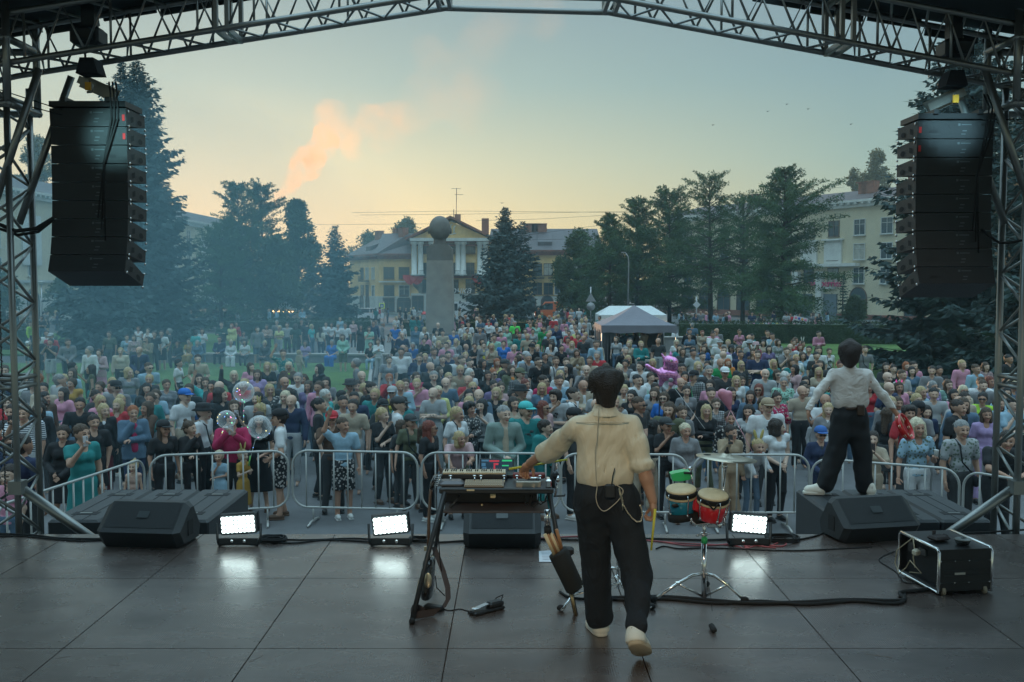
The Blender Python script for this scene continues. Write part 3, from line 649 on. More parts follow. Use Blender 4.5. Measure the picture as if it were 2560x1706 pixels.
for x in (-2.56, 2.96, -.62, .9):
    b = MB()
    for dx in (-.05, .05):
        for y in (Yn, Yf): b.box((x+dx, y, zA(x)+up/2), (.035, .05, up))
        b.box((x+dx, (Yn+Yf)/2, zA(x)), (.035, Yf-Yn, .05)); b.box((x+dx, (Yn+Yf)/2, zA(x)+up), (.035, Yf-Yn, .05))
    T.part('joint_plate', b, alu)
# corner blocks and diagonal struts
for sx in (-1, 1):
    b = MB(); xc = sx*4.72 
    for dx in (-.28, .28):
        for y in (Yn-.05, Yf+.05):
            b.tube([(xc+dx, y, 5.35), (xc+dx, y, 6.35)], .035, 8)
    for z in (5.38, 5.95, 6.3):
        for y in (Yn-.05, Yf+.05): b.tube([(xc-.3, y, z), (xc+.3, y, z)], .035, 8)
        for dx in (-.28, .28): b.tube([(xc+dx, Yn-.08, z), (xc+dx, Yf+.08, z)], .035, 8)
    for (p, q) in (((-.28, 5.4), (.28, 5.95)), ((.28, 5.4), (-.28, 5.95)), ((-.28, 5.95), (.28, 6.3))): b.tube([(xc+p[0], Yn-.05, p[1]), (xc+q[0], Yn-.05, q[1])], .02, 6)
    T.part('corner_block', b, alu)
    for k in range(2):
        y0 = 8.95+k*.35
        b = MB()
        b.tube([(sx*(4.19-.13*k), y0, 5.70), (sx*(4.64-.06*k), y0, 4.45-.1*k)], .034, 8); T.part('diagonal_strut', b, alu)
# canvas roof
b = MB()
for sx in (-1, 1):
    xa, xb = sx*2.45, sx*7.0
    za, zb_ = zA(xa)+up+.05, zA(sx*5.4)-.1+up
    P = [(xa, 9.5, za), (xb, 9.5, zb_), (xb, -4, zb_+.3), (xa, -4, za+1.4)]
    b.add(P+[(p[0], p[1], p[2]+.03) for p in P], [(0, 1, 2, 3), (4, 5, 6, 7), (0, 1, 5, 4), (1, 2, 6, 5), (2, 3, 7, 6), (3, 0, 4, 7)])
P = [(-2.45, 4.5, zA(-2.45)+up+.6), (2.45, 4.5, zA(2.45)+up+.6), (2.45, -4, 8.2), (-2.45, -4, 8.2)]
b.add(P+[(p[0], p[1], p[2]+.03) for p in P], [(0, 1, 2, 3), (4, 5, 6, 7), (0, 1, 5, 4), (1, 2, 6, 5), (2, 3, 7, 6), (3, 0, 4, 7)])
T2 = Thing('stage_canopy', 'dark canvas stage roof filling the upper corners above the truss', 'canopy', (0, 3, 0)); T2.part('roof_sheet', b, canv)
for sx in (-1, 1):
    for t in np.linspace(0, 1, 9): 
        b = MB(); x = sx*(2.5+t*4.3); b.box((x, 9.47, zA(min(5.4, abs(x))*sx)+up+.0-.02*math.sin(t*20)), (.5, .03, .09), ry=sx*.16); T2.part('hem_flap', b, canv)
# towers
def tower(label, X, sx):
    T = Thing('truss_tower', label, 'truss', (X, 9.15, 0)); W_ = .42
    b = MB()
    C4 = [(X-W_/2, Yn+.03), (X+W_/2, Yn+.03), (X+W_/2, Yn+.03+W_), (X-W_/2, Yn+.03+W_)]
    for (x, y) in C4: b.tube([(x, y, 0), (x, y, 5.6)], .03, 10)
    T.part('uprights', b, alu); b = MB()
    for i in range(4):
        (xa, ya), (xb, yb) = C4[i], C4[(i+1) % 4]; z = .1; s_ = i % 2
        while z < 5.3:
            b.tube([(xa, ya, z), (xb, yb, z+.27)] if s_ else [(xb, yb, z), (xa, ya, z+.27)], .014, 6); z += .27; s_ = not s_
    T.part('lacing', b, alu)
    for z in (2.85, 2.93, 5.45):
        b = MB()
        for i in range(4):
            (xa, ya), (xb, yb) = C4[i], C4[(i+1) % 4]; b.tube([(xa, ya, z), (xb, yb, z)], .02, 8)
        T.part('joint_frame', b, alu)
    b = MB(); b.box((X, 9.15, .03), (.7, .7, .06)); T.part('base_plate', b, alu)
    b = MB(); xi = X-sx*W_/2; b.tube([(xi, 8.97, 1.95), (xi-sx*.95, 9.6, .9)], .045, 8); b.box((xi, 8.95, 1.95), (.12, .12, .12)); T.part('brace', b, alu)
    b = MB(); # hoist chain
    for k in range(120):
        z = 1.7+k*.032; b.tube([(X+sx*-.02+(.008 if k % 2 else 0), 9.1, z), (X+sx*-.02-(.008 if k % 2 else 0), 9.1, z+.03)], .008, 4)
    T.part('hoist_chain', b, mat('chain_steel', (.12, .12, .12), .5, .7))
tower('left lattice tower of the stage roof', -4.70, -1)
tower('right lattice tower of the stage roof', 4.80, 1)
# hanging line arrays
def rot2(p, a): return (p[0]*math.cos(a)-p[1]*math.sin(a), p[0]*math.sin(a)+p[1]*math.cos(a))
lblw = mat('panel_label', (.10, .12, .13), .5)
def array(label, xin, sx, n, ztop, tilt):
    """xin: inner x of the rear face; rear faces the stage (-y)."""
    wd = .69; xc = xin+sx*wd/2; T = Thing('line_array', label, 'speaker array', (xc, 9.35, 3.7))
    # curved hang: the lower boxes swing back toward the stage
    y, z, a = 9.1, ztop, tilt[0]; h = .166
    for k in range(n):
        a = tilt[k]; ca, sa = math.cos(a), math.sin(a)
        # local frame: u = back->front (+y), v = down
        def P(x, u, v): return (x, y+u*ca-v*sa, z-u*sa-v*ca)
        b = MB(); fx = wd/2; bx = wd/2-.0
        D = .46
        V = []
        for x in (-fx, fx):
            V += [P(xc+x, 0, .004), P(xc+x, D, .03), P(xc+x, D, h-.03), P(xc+x, 0, h-.004)]
        b.add(V, [(0, 1, 2, 3), (4, 5, 6, 7), (0, 1, 5, 4), (1, 2, 6, 5), (2, 3, 7, 6), (3, 0, 4, 7)])
        cab = T.part('cabinet', b, blk)
        b = MB()   # recess line and side grips
        xi = xc-sx*wd/2; s_ = -sx
        b.add([P(xi+s_*.003, .1, .075), P(xi+s_*.003, .17, .06), P(xi+s_*.003, .17, .11), P(xi+s_*.003, .1, .125)], [(0, 1, 2, 3)])
        T.part('side_recess', b, rub, cab); b = MB(); n8 = 10; Q = [P(xi+s_*.004, .32+.055*math.cos(2*math.pi*j/n8), .105+.026*math.sin(2*math.pi*j/n8)) for j in range(n8)]; b.add(Q, [tuple(range(n8))])
        T.part('side_grip', b, rub, cab)
        b = MB(); 
        for u in (.03, .43): b.tube([P(xi+s_*.004, u, .03), P(xi+s_*.016, u, .03)], .012, 6); b.tube([P(xi+s_*.004, u, .16), P(xi+s_*.016, u, .16)], .012, 6)
        T.part('rigging_pins', b, chrome, cab)
        b = MB(); Q = [P(xc-sx*.2+.04*c_, -.004, .095+s2) for c_, s2 in ((-1, -.012), (1, -.012), (1.2, 0), (1, .014), (-1, .014), (-1.2, 0))]; b.add(Q, [tuple(range(6))]); T.part('rear_grip', b, blk2, cab)
        b = MB(); b.add([P(xc+.02, -.003, .03), P(xc+.04, -.003, .03), P(xc+.04, -.003, .05), P(xc+.02, -.003, .05)], [(0, 1, 2, 3)]); b.add([P(xc+.05, -.003, .036), P(xc+.14, -.003, .036), P(xc+.14, -.003, .044), P(xc+.05, -.003, .044)], [(0, 1, 2, 3)])
        b.add([P(xc+.06, -.003, .09), P(xc+.1, -.003, .09), P(xc+.1, -.003, .1), P(xc+.06, -.003, .1)], [(0, 1, 2, 3)]); b.add([P(xc+.05, -.003, .12), P(xc+.09, -.003, .12), P(xc+.09, -.003, .128), P(xc+.05, -.003, .128)], [(0, 1, 2, 3)])
        T.part('rear_label', b, lblw, cab)
        if k < 2:
            b = MB(); b.add([P(xi+sx*.012, -.004, .06), P(xi+sx*.035, -.004, .06), P(xi+sx*.035, -.004, .115), P(xi+sx*.012, -.004, .115)], [(0, 1, 2, 3)]); T.part('red_tag', b, mat('red_tag', (.55, .02, .02), .5), cab)
        y, z = y-h*sa, z-h*ca
    # bumper and hoist
    b = MB(); b.box((xc, 9.3, ztop+.035), (wd, .42, .05)); b.box((xc-.2, 9.3, ztop+.07), (.04, .5, .04)); b.box((xc+.2, 9.3, ztop+.07), (.04, .5, .04)); T.part('rigging_frame', b, blk2)
    b = MB(); b.box((xc-sx*.05, 9.2, ztop+.2), (.36, .04, .07), ry=sx*-.42 if sx > 0 else .42); b.box((xc-sx*.05, 9.26, ztop+.2), (.36, .01, .12), ry=-.42*sx if sx > 0 else .42); T.part('spreader_bar', b, alu)
    b = MB(); P0 = (xc-sx*.02, 9.15, zA(xc)-.0); b.prism([(P0[0]-.06, P0[2]-.02), (P0[0]+.06, P0[2]-.02), (P0[0]+.10, ztop+.3), (P0[0]-.10, ztop+.3)], 9.05, 9.25, 'xz'); T.part('chain_bag', b, mat('bag_cloth', (.015, .015, .02), .9))
    b = MB(); b.box((P0[0], 9.12, zA(xc)+.17), (.26, .24, .17), bev=.03); b.box((P0[0]+.02, 9.0, zA(xc)+.17), (.14, .1, .12), bev=.02); b.box((P0[0], 9.15, zA(xc)+.4), (.12, .1, .3)); T.part('hoist_motor', b, blk2)
    b = MB(); b.tube([(P0[0], 9.12, zA(xc)-.25), (P0[0], 9.12, ztop+.2)], .01, 6); b.tube([(P0[0], 9.1, ztop+.24), (P0[0]+.03, 9.1, ztop+.2), (P0[0]+.02, 9.1, ztop+.14), (P0[0]-.02, 9.1, ztop+.14)], .012, 6); T.part('hook', b, alu)
    b = MB(); b.box((P0[0]-sx*.02, 9.03, zA(xc)-.28), (.05, .02, .07)); T.part('yellow_tag', b, mat('yellow_tag', (.6, .3, .02), .6))
    b = MB()
    for j in range(3):
        xx = xc+sx*(.22+j*.03)*(-1 if sx < 0 else 1); b.tube([(xx, 9.05, ztop+.22), (xx+.03, 9.0, ztop+.1), (xx+.02, 9.03, ztop-.1), (xx-.05-.03*j, 9.02, ztop-.5), (xx-.1, 8.98, ztop-1.0-.1*j)], .008, 5)
    T.part('signal_cables', b, rub)
    return T
tl = [0.0, .0, .02, .04, .07, .11, .17, .26, .42]
array('left hanging column of black line array speakers', -3.49, -1, 9, 5.38, [-.05]+[t*.9-.03 for t in tl[1:]])
array('right hanging column of black line array speakers with a lit top', 3.67, 1, 9, 5.27, [-.05]+[t*.9-.03 for t in tl[1:]])
b = MB(); b.tube([at(135, 545, 9.0), at(90, 572, 8.95), at(40, 578, 8.95), at(0, 562, 8.95)], .018, 6); b.tube([at(135, 548, 9.02), at(95, 580, 8.97), at(45, 588, 8.97), at(-20, 566, 8.97)], .014, 6)
single('speaker_cable', b, rub, 'thick black cable sagging from the left speakers to the left tower', 'cable')
b = MB(); b.tube([at(2455, 575, 9.1), at(2472, 590, 9.0), at(2500, 608, 8.95), at(2535, 606, 8.95), at(2575, 596, 8.95)], .012, 6)
single('speaker_cable', b, rub, 'thin black cable from the right speakers to the right tower', 'cable')
for (a_, c_, lb_) in (((0, 225), (155, 275), 'upper guy wire left of the left speakers'), ((80, 268), (155, 288), 'lower guy wire left of the left speakers'), ((2455, 298), (2560, 300), 'guy wire right of the right speakers')):
    b = MB(); b.tube([at(a_[0], a_[1], 8.95), at(c_[0], c_[1], 9.05)], .005, 5); single('guy_wire', b, rub, lb_, 'wire')
# subwoofers, three per side
def sub(label, x0, x1):
    T = Thing('subwoofer', label, 'subwoofer', ((x0+x1)/2, 10.5, 0), group='subwoofers in front of the stage'); b = MB()
    b.box(((x0+x1)/2, 10.55, .72), (x1-x0-.012, 1.5, 1.44), bev=.025); T.part('cabinet', b, mat('subwoofer_black', (.028, .032, .036), .5, bump=.4, bs=120, var=.15, vs=3))
    for y in (10.1, 11.0):
        b = MB(); cx_ = (x0+x1)/2
        b.box((cx_, y, 1.4415), (.26, .13, .003)); f = T.part('handle_recess', b, rub); b = MB(); b.box((cx_, y, 1.446), (.12, .035, .004)); T.part('handle', b, alu, f)
    b = MB(); b.box((x0+.19, 10.55, 1.4420), (.006, 1.46, .003)); b.box((x1-.19, 10.55, 1.4420), (.006, 1.46, .003)); T.part('panel_seams', b, rub)
for i in range(3): sub(['leftmost black subwoofer of the left row', 'middle black subwoofer of the left row', 'black subwoofer of the left row nearest the centre'][i], -4.64+i*.54, -4.10+i*.54)
for i in range(3): sub(['black subwoofer of the right row nearest the centre', 'middle black subwoofer of the right row', 'rightmost black subwoofer of the right row'][i], 3.25+i*.515, 3.765+i*.515)
b = MB(); b.box((3.247, 10.3, .95), (.006, .28, .3)); single('handle_plate', b, rub, 'recessed handle plate on the side of the right subwoofers', 'handle plate')
# wedge monitors
def wedge(label, px0, px1, pyb, pyt, yaw, Y, wd):
    c = gnd((px0+px1)/2, pyb, STAGE); T = Thing('stage_monitor', label, 'speaker', (c[0], c[1]+.2, STAGE), yaw, group='wedge monitors', local=True)
    h = .36; k = h/.36
    prof = [(-.10, 0), (-.20, .15), (-.16, .18), (.06, h), (.14, h), (.30, .12), (.26, 0)]
    b = MB(); V = []; w2 = wd/2
    for (x, ins) in ((-w2+.05, 0), (w2-.05, 0)): V += [(x, p[0], p[1]) for p in prof]
    n = len(prof); b.prism(prof, -w2+.05, w2-.05, 'yz')
    # tapered cheeks
    for s_ in (-1, 1):
        V = [(s_*(w2-.05), p[0], p[1]) for p in prof]+[(s_*(w2), p[0]*.82+.01, .03+p[1]*.80) for p in prof]
        b.add(V, [(i, (i+1) % n, n+(i+1) % n, n+i) for i in range(n)]+[tuple(range(n, 2*n))])
    T.part('cabinet', b, blk)
    g = MB(); a0, a1 = Vector((0, -.16, .18)), Vector((0, .06, h)); nrm = Vector((0, -(a1-a0).z, (a1-a0).y)).normalized()*.006
    P = [Vector((sx_*(w2-.07), 0, 0))+(a0 if j == 0 else a1)*.96+Vector((0, 0, .008))+nrm for j, sx_ in ((0, -1), (0, 1), (1, 1), (1, -1))]
    g.add(P, [(0, 1, 2, 3)]); T.part('grille', g, mat('grille_cloth', (.022, .026, .030), .7, bump=.6, bs=400))
    q = MB(); m_ = (a0+a1)/2+nrm*1.6; d = (a1-a0).normalized()*.035; q.add([m_-d+Vector((-.05, 0, 0)), m_-d+Vector((.05, 0, 0)), m_+d+Vector((.05, 0, 0)), m_+d+Vector((-.05, 0, 0))], [(0, 1, 2, 3)]); T.part('badge', q, mat('badge_grey', (.05, .06, .065), .4))
    q = MB(); q.box((-(w2+.002) if px0 > 1300 else (w2+.002), .05, .15), (.006, .1, .13)); T.part('side_handle', q, rub)
wedge('wedge monitor at the left front edge of the stage', 258, 434, 1377, 1254, R(-6), 8.5, .74)
wedge('wedge monitor at the centre front edge behind the keyboard rig', 1165, 1345, 1379, 1268, 0, 8.5, .66)
wedge('wedge monitor at the right below the singer standing on the subwoofers', 2113, 2290, 1362, 1247, R(12), 8.6, .74)
# LED blinder panels
led = mat('led_lamp', (1, 1, 1), .3, emit=(.80, 1, .98), es=3.0)
def panel(label, cx_, cy_, base, tilt, yaw):
    c = gnd(cx_, base, STAGE); T = Thing('led_floodlight', label, 'stage light', (c[0], c[1], STAGE), yaw, group='LED floodlights along the stage edge', local=True)
    zc = at(cx_, cy_, c[1])[2]-STAGE; M_ = Matrix.Rotation(tilt, 3, 'Y')
    b = MB(); b.box((0, .03, zc), (.315, .06, .18), ry=tilt, bev=.01)
    for k in range(14):
        b.box(tuple(M_ @ Vector((-.16+k*.0246, .075, 0))+Vector((0, 0, zc))), (.004, .05, .17), ry=tilt)
    T.part('housing', b, blk2)
    for i in range(8):
        for j in range(4):
            b = MB(); p = M_ @ Vector((-.126+i*.036, -.006, -.054+j*.036)); b.ell((p[0], p[1], p[2]+zc), (.0182, .008, .0182), 10, 6); T.part('lamp', b, led)
    b = MB()
    for s_ in (-1, 1): b.tube([(s_*.19, .03, zc), (s_*.185, .02, .06), (s_*.17, .0, .015)], .012, 6)
    b.box((0, .0, .045), (.33, .02, .05)); T.part('yoke', b, blk2)
    b = MB()
    for s_ in (-1, 1): b.tube([(s_*.055, -.02, .045), (s_*.055, .03, .045)], .014, 8)
    T.part('bracket_bolts', b, chrome)
    b = MB(); b.tube([(-.17, 0, .012), (-.08, 0, .022), (.08, 0, .022), (.17, 0, .012)], .014, 6); T.part('base_bar', b, rub)
    ld = bpy.data.lights.new('blinder', 'AREA'); ld.shape = 'RECTANGLE'; ld.size = .3; ld.size_y = .15; ld.energy = .35; ld.color = (.75, 1, .98)
    lo = bpy.data.objects.new('lamp_light', ld); C.objects.link(lo); lo.parent = T.o; lo.location = (0, -.03, zc); lo.rotation_euler = (R(90), 0, 0)
panel('LED floodlight left of the coiled cable, beside the left wedge', 596, 1311, 1366, R(-4), 0)
panel('LED floodlight just left of the keyboard rig', 976, 1312, 1366, R(-6), 0)
panel('LED floodlight right of the bongo stand', 1873, 1310, 1366, R(5), 0)
# crowd barriers
barm = mat('barrier_paint', (.42, .42, .40), .45, .3)
def barrier(label, p0, p1, z1=1.16, feet=True):
    p0, p1 = np.array(p0), np.array(p1); d = p1-p0; Ln = float(np.linalg.norm(d)); T = Thing('crowd_barrier', label, 'barrier', (p0[0], p0[1], 0), math.atan2(d[1], d[0]), group='crowd barriers in front of the audience', local=True)
    r = .24; z0 = .26; b = MB(); P = []
    for (cx_, cz, a0) in ((Ln-r, z1-r, 90), (Ln-r, z0+r, 0), (r, z0+r, -90), (r, z1-r, 180)):
        for k in range(7): a = R(a0-k*15); P.append((cx_+r*math.cos(a), 0, cz+r*math.sin(a)))
    b.tube(P, .019, 8, closed=True); T.part('frame', b, barm)
    n = max(3, int(Ln/.215)); 
    for k in range(1, n):
        b = MB(); x = Ln*k/n; b.tube([(x, 0, z0), (x, 0, z1)], .0135, 6); T.part('bar', b, barm)
    if feet:
        for x in (.33, Ln-.33):
            b = MB(); b.tube([(x, 0, z0), (x, 0, .06)], .016, 6); b.tube([(x, -.3, .02), (x, -.12, .05), (x, .12, .05), (x, .3, .02)], .02, 6); T.part('foot', b, barm)
BY = 15.4
def bx(px, Y=BY): return (px-1280)*Y/F
segs = [((-30, 11.6), (352, 14.9)), ((366, 15.1), (716, 15.6)), ((726, 15.6), (1042, 15.4)), ((1052, 15.4), (1400, 15.3)), ((1404, 15.3), (1722, 15.2)), ((1738, 15.2), (2030, 15.2)), ((2036, 14.9), (2410, 14.0)), ((2420, 13.9), (2640, 12.9))]
names = ['beside the left tower, angled toward the camera', 'behind the left subwoofers', 'between the left and middle floodlights', 'behind the keyboard rig', 'behind the drummer', 'right of the bongos', 'behind the singer on the subwoofers', 'beside the right tower']
for i, ((a0, ya), (a1, yb)) in enumerate(segs):
    barrier('white tubular crowd barrier '+names[i], (bx(a0, ya), ya), (bx(a1, yb), yb))
# tents
def tent(label, cx_, Y, halfpx, eave, apex, skirt, color, legs=True, depth=None, ridge=0, walls=False, bulbs=0, rz=0, wallc=None):
    x = at(cx_, 700, Y)[0]; w2 = halfpx*Y/F; z0 = gz(Y); d2 = (depth or w2*2)/2
    T = Thing('market_tent' if ridge or Y > 60 else 'canopy_tent', label, 'tent', (x, Y, z0), rz, local=True); ze = at(cx_, eave, Y-d2)[2]-z0; za = at(cx_, apex, Y)[2]-z0; zs = at(cx_, skirt, Y-d2)[2]-z0
    b = MB(); n = 8; rows_ = []
    if ridge:
        rw_ = ridge*Y/F; V = [(-w2, -d2, ze), (w2, -d2, ze), (w2, d2, ze), (-w2, d2, ze), (-rw_, 0, za), (rw_, 0, za)]; b.add(V, [(0, 1, 5, 4), (1, 2, 5), (2, 3, 4, 5), (3, 0, 4)])
    else:
        for i in range(n):
            t = i/n; k = 1-t; z = ze+(za-ze)*(t**1.25); rows_ += [(-w2*k, -d2*k, z), (w2*k, -d2*k, z), (w2*k, d2*k, z), (-w2*k, d2*k, z)]
        rows_.append((0, 0, za)); Fc = []
        for i in range(n-1):
            for j in range(4): Fc.append((i*4+j, i*4+(j+1) % 4, i*4+4+(j+1) % 4, i*4+4+j))
        for j in range(4): Fc.append(((n-1)*4+j, (n-1)*4+(j+1) % 4, n*4))
        b.add(rows_, Fc)
    T.part('roof', b, color)
    b = MB(); Q = [(-w2, -d2), (w2, -d2), (w2, d2), (-w2, d2)]
    for j in range(4):
        p, q = Q[j], Q[(j+1) % 4]; N_ = 8; V = []
        for i in range(N_+1):
            t = i/N_; V += [(p[0]+(q[0]-p[0])*t, p[1]+(q[1]-p[1])*t, ze), (p[0]+(q[0]-p[0])*t, p[1]+(q[1]-p[1])*t, zs+.03*math.sin(i*2.1))]
        b.add(V, [(2*i, 2*i+2, 2*i+3, 2*i+1) for i in range(N_)])
    T.part('valance', b, color)
    for (lx, ly) in Q: b = MB(); b.tube([(lx*.98, ly*.98, 0), (lx*.98, ly*.98, ze)], .03, 6); T.part('leg', b, metal)
    if walls:
        b = MB(); 
        for (u, v) in (((-w2, -d2), (-w2, d2)), ((-w2, d2), (w2, d2)), ((w2, d2), (w2, -d2))):
            V = []; N_ = 14
            for i in range(N_+1): 
                t = i/N_; o_ = .05*math.sin(i*1.9); V += [(u[0]+(v[0]-u[0])*t+(o_ if u[0] == v[0] else 0), u[1]+(v[1]-u[1])*t+(o_ if u[1] == v[1] else 0), zs), (u[0]+(v[0]-u[0])*t+o_*.6, u[1]+(v[1]-u[1])*t, .05)]
            b.add(V, [(2*i, 2*i+2, 2*i+3, 2*i+1) for i in range(N_)])
        T.part('side_walls', b, wallc or color)
    if bulbs:
        for i in range(bulbs):
            t = i/(bulbs-1); b = MB(); b.ell((-w2+2*w2*t, -d2-.06, zs-.05-.06*abs(math.sin(t*9))), (.05, .05, .05), 6, 4); T.part('bulb', b, mat('bulb_glow', (1, .7, .4), .5, emit=(1, .55, .2), es=8))
    return T
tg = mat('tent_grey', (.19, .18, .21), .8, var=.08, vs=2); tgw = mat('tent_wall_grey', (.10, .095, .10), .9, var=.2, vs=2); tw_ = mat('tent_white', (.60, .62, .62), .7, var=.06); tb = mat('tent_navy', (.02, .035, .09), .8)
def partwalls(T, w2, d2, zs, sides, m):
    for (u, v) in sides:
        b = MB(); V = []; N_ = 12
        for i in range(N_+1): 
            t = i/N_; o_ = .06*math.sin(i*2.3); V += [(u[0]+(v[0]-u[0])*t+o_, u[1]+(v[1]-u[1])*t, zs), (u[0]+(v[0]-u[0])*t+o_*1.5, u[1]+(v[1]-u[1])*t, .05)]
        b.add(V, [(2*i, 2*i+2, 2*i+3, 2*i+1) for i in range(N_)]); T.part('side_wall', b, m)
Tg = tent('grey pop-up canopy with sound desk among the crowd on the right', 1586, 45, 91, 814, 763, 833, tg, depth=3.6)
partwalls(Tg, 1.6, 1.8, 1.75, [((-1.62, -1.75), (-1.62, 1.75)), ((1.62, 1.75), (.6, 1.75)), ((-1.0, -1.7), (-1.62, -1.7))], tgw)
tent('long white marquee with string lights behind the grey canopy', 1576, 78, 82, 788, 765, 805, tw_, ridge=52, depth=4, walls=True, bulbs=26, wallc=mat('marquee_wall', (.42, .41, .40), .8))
tent('small white tent with string lights left of the spruce', 712, 84, 24, 773, 751, 777, tw_, walls=True, bulbs=14, wallc=mat('tent_pinkish_wall', (.42, .33, .30), .8))
tent('small white-topped tent with navy walls near the orange digger', 1412, 108, 18, 780, 765, 783, tw_, walls=True, wallc=tb)
# sound desk under canopy
T = Thing('mixing_desk', 'folding table with sound mixing desk under the grey canopy', 'table', (at(1600, 800, 44)[0], 44, 0)); x = T.loc[0]
b = MB(); b.box((x, 44, .74), (2.3, .7, .05)); T.part('tabletop', b, mat('table_grey', (.3, .3, .28), .7))
for s_ in (-1, 1): b = MB(); b.tube([(x+s_*1, 43.8, 0), (x+s_*1, 44.2, .72)], .02); b.tube([(x+s_*1, 44.2, 0), (x+s_*1, 43.8, .72)], .02); T.part('leg', b, dark)
b = MB(); b.box((x+.3, 44, .83), (.9, .5, .12), rx=.15); T.part('mixer', b, mat('mixer_grey', (.35, .35, .33), .6)); b = MB(); b.box((x-.75, 44.1, .9), (.4, .1, .28)); T.part('monitor', b, blk2)
# foreground of far background: signs, lamp post, vehicles
def pole(T, x, Y, h, r=.05): b = MB(); b.tube([(x, Y, gz(Y)), (x, Y, gz(Y)+h)], r, 6); T.part('pole', b, metal)
Y = 80; x = at(1477, 700, Y)[0]; T = Thing('road_sign', 'back of triangular and round road signs on one pole beside the smoke', 'road sign', (x, Y, gz(Y))); pole(T, x, Y, 3.5)
b = MB(); zt = at(0, 732, Y)[2]; b.prism([(x-.42, zt-.72), (x+.42, zt-.72), (x, zt)], Y-.08, Y-.06, 'xz'); T.part('triangle_plate', b, mat('sign_back', (.30, .30, .31), .5, .5))
b = MB(); b.lathe([(.34, -.01), (.34, .01)], (x, Y-.08, zt-1.12), 20, Matrix.Rotation(R(90), 3, 'X')); T.part('round_plate', b, MATS['sign_back'])
Y = 74; x = at(1742, 700, Y)[0]; T = Thing('road_sign', 'diamond priority road sign on a pole before the larches', 'road sign', (x, Y, gz(Y))); pole(T, x, Y, 2.8); zc = at(0, 762, Y)[2]
b = MB(); b.prism([(x, zc-.28), (x+.28, zc), (x, zc+.28), (x-.28, zc)], Y-.08, Y-.06, 'xz'); T.part('diamond_plate', b, mat('sign_white2', (.55, .57, .58), .5))
def zebra(px, py, Y, label, hp=22):
    x, _, z = at(px, py, Y); T = Thing('crosswalk_sign', label, 'road sign', (x, Y, gz(Y))); pole(T, x+.2, Y, z-gz(Y)+.5); s_ = hp/2*Y/F
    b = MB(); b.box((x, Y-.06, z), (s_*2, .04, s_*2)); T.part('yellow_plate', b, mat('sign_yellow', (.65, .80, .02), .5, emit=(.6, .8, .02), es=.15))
    b = MB(); b.box((x, Y-.09, z), (s_*1.4, .02, s_*1.5)); q = T.part('blue_plate', b, mat('sign_blue', (.02, .08, .35), .5))
    b = MB(); b.prism([(x-s_*.5, z-s_*.5), (x+s_*.5, z-s_*.5), (x, z+s_*.55)], Y-.115, Y-.105, 'xz'); q2 = T.part('white_triangle', b, mat('sign_white3', (.7, .7, .7), .5), q)
    b = MB(); b.tube([(x, Y-.12, z+s_*.12), (x, Y-.12, z-s_*.12), (x+s_*.15, Y-.12, z-s_*.42)], s_*.05, 5); b.tube([(x, Y-.12, z-s_*.12), (x-s_*.15, Y-.12, z-s_*.42)], s_*.05, 5); T.part('walking_figure', b, dark, q)
zebra(955, 765, 112, 'yellow and blue pedestrian crossing sign left of the monument', 13); zebra(1383, 763, 118, 'yellow and blue pedestrian crossing sign right of the spruce', 11)
Y = 84; x = at(1570, 700, Y)[0]; T = Thing('lamp_post', 'thin tall lamp post rising behind the grey canopy', 'lamp post', (x, Y, gz(Y))); b = MB(); zt = at(0, 642, Y)[2]; b.tube([(x, Y, gz(Y)), (x+.05, Y, zt-.5), (x-.0, Y, zt), (x-.25, Y, zt+.35)], [.08, .05, .04, .03], 8); T.part('pole', b, metal); b = MB(); b.box((x-.4, Y, zt+.36), (.35, .14, .06)); T.part('lamp_head', b, metal)
Y = 80; x = at(103, 700, Y)[0]; T = Thing('park_lamp', 'round-topped park lamp on a slim pole at far left', 'street lamp', (x, Y, gz(Y))); zt = at(0, 713, Y)[2]; b = MB(); b.tube([(x, Y, gz(Y)), (x, Y, zt)], .05, 6); T.part('pole', b, metal); b = MB(); b.lathe([(.1, zt-.02), (.22, zt+.1), (.24, zt+.22), (.28, zt+.26), (.05, zt+.33)], (x, Y, 0), 14); T.part('lamp_shade', b, whit)
# overhead wires
for i, (a_, m_, c_) in enumerate((((880, 532), (1140, 528), (1600, 532)), ((900, 538), (1150, 536), (1620, 528)), ((560, 528), (800, 562), (1100, 560)), ((1320, 588), (1450, 570), (1560, 556)), ((1190, 552), (1350, 548), (1560, 536)), ((2000, 478), (2050, 474), (2110, 468)), ((1330, 600), (1420, 598), (1500, 588)))):
    b = MB(); b.tube([at(a_[0], a_[1], 130), at(m_[0], m_[1], 130), at(c_[0], c_[1], 130)], .022, 4); single('overhead_wire', b, dark, 'overhead wire crossing the sky, number %s from the top left' % ['one', 'two', 'three', 'four', 'five', 'six', 'seven'][i], 'wire', group='overhead wires')
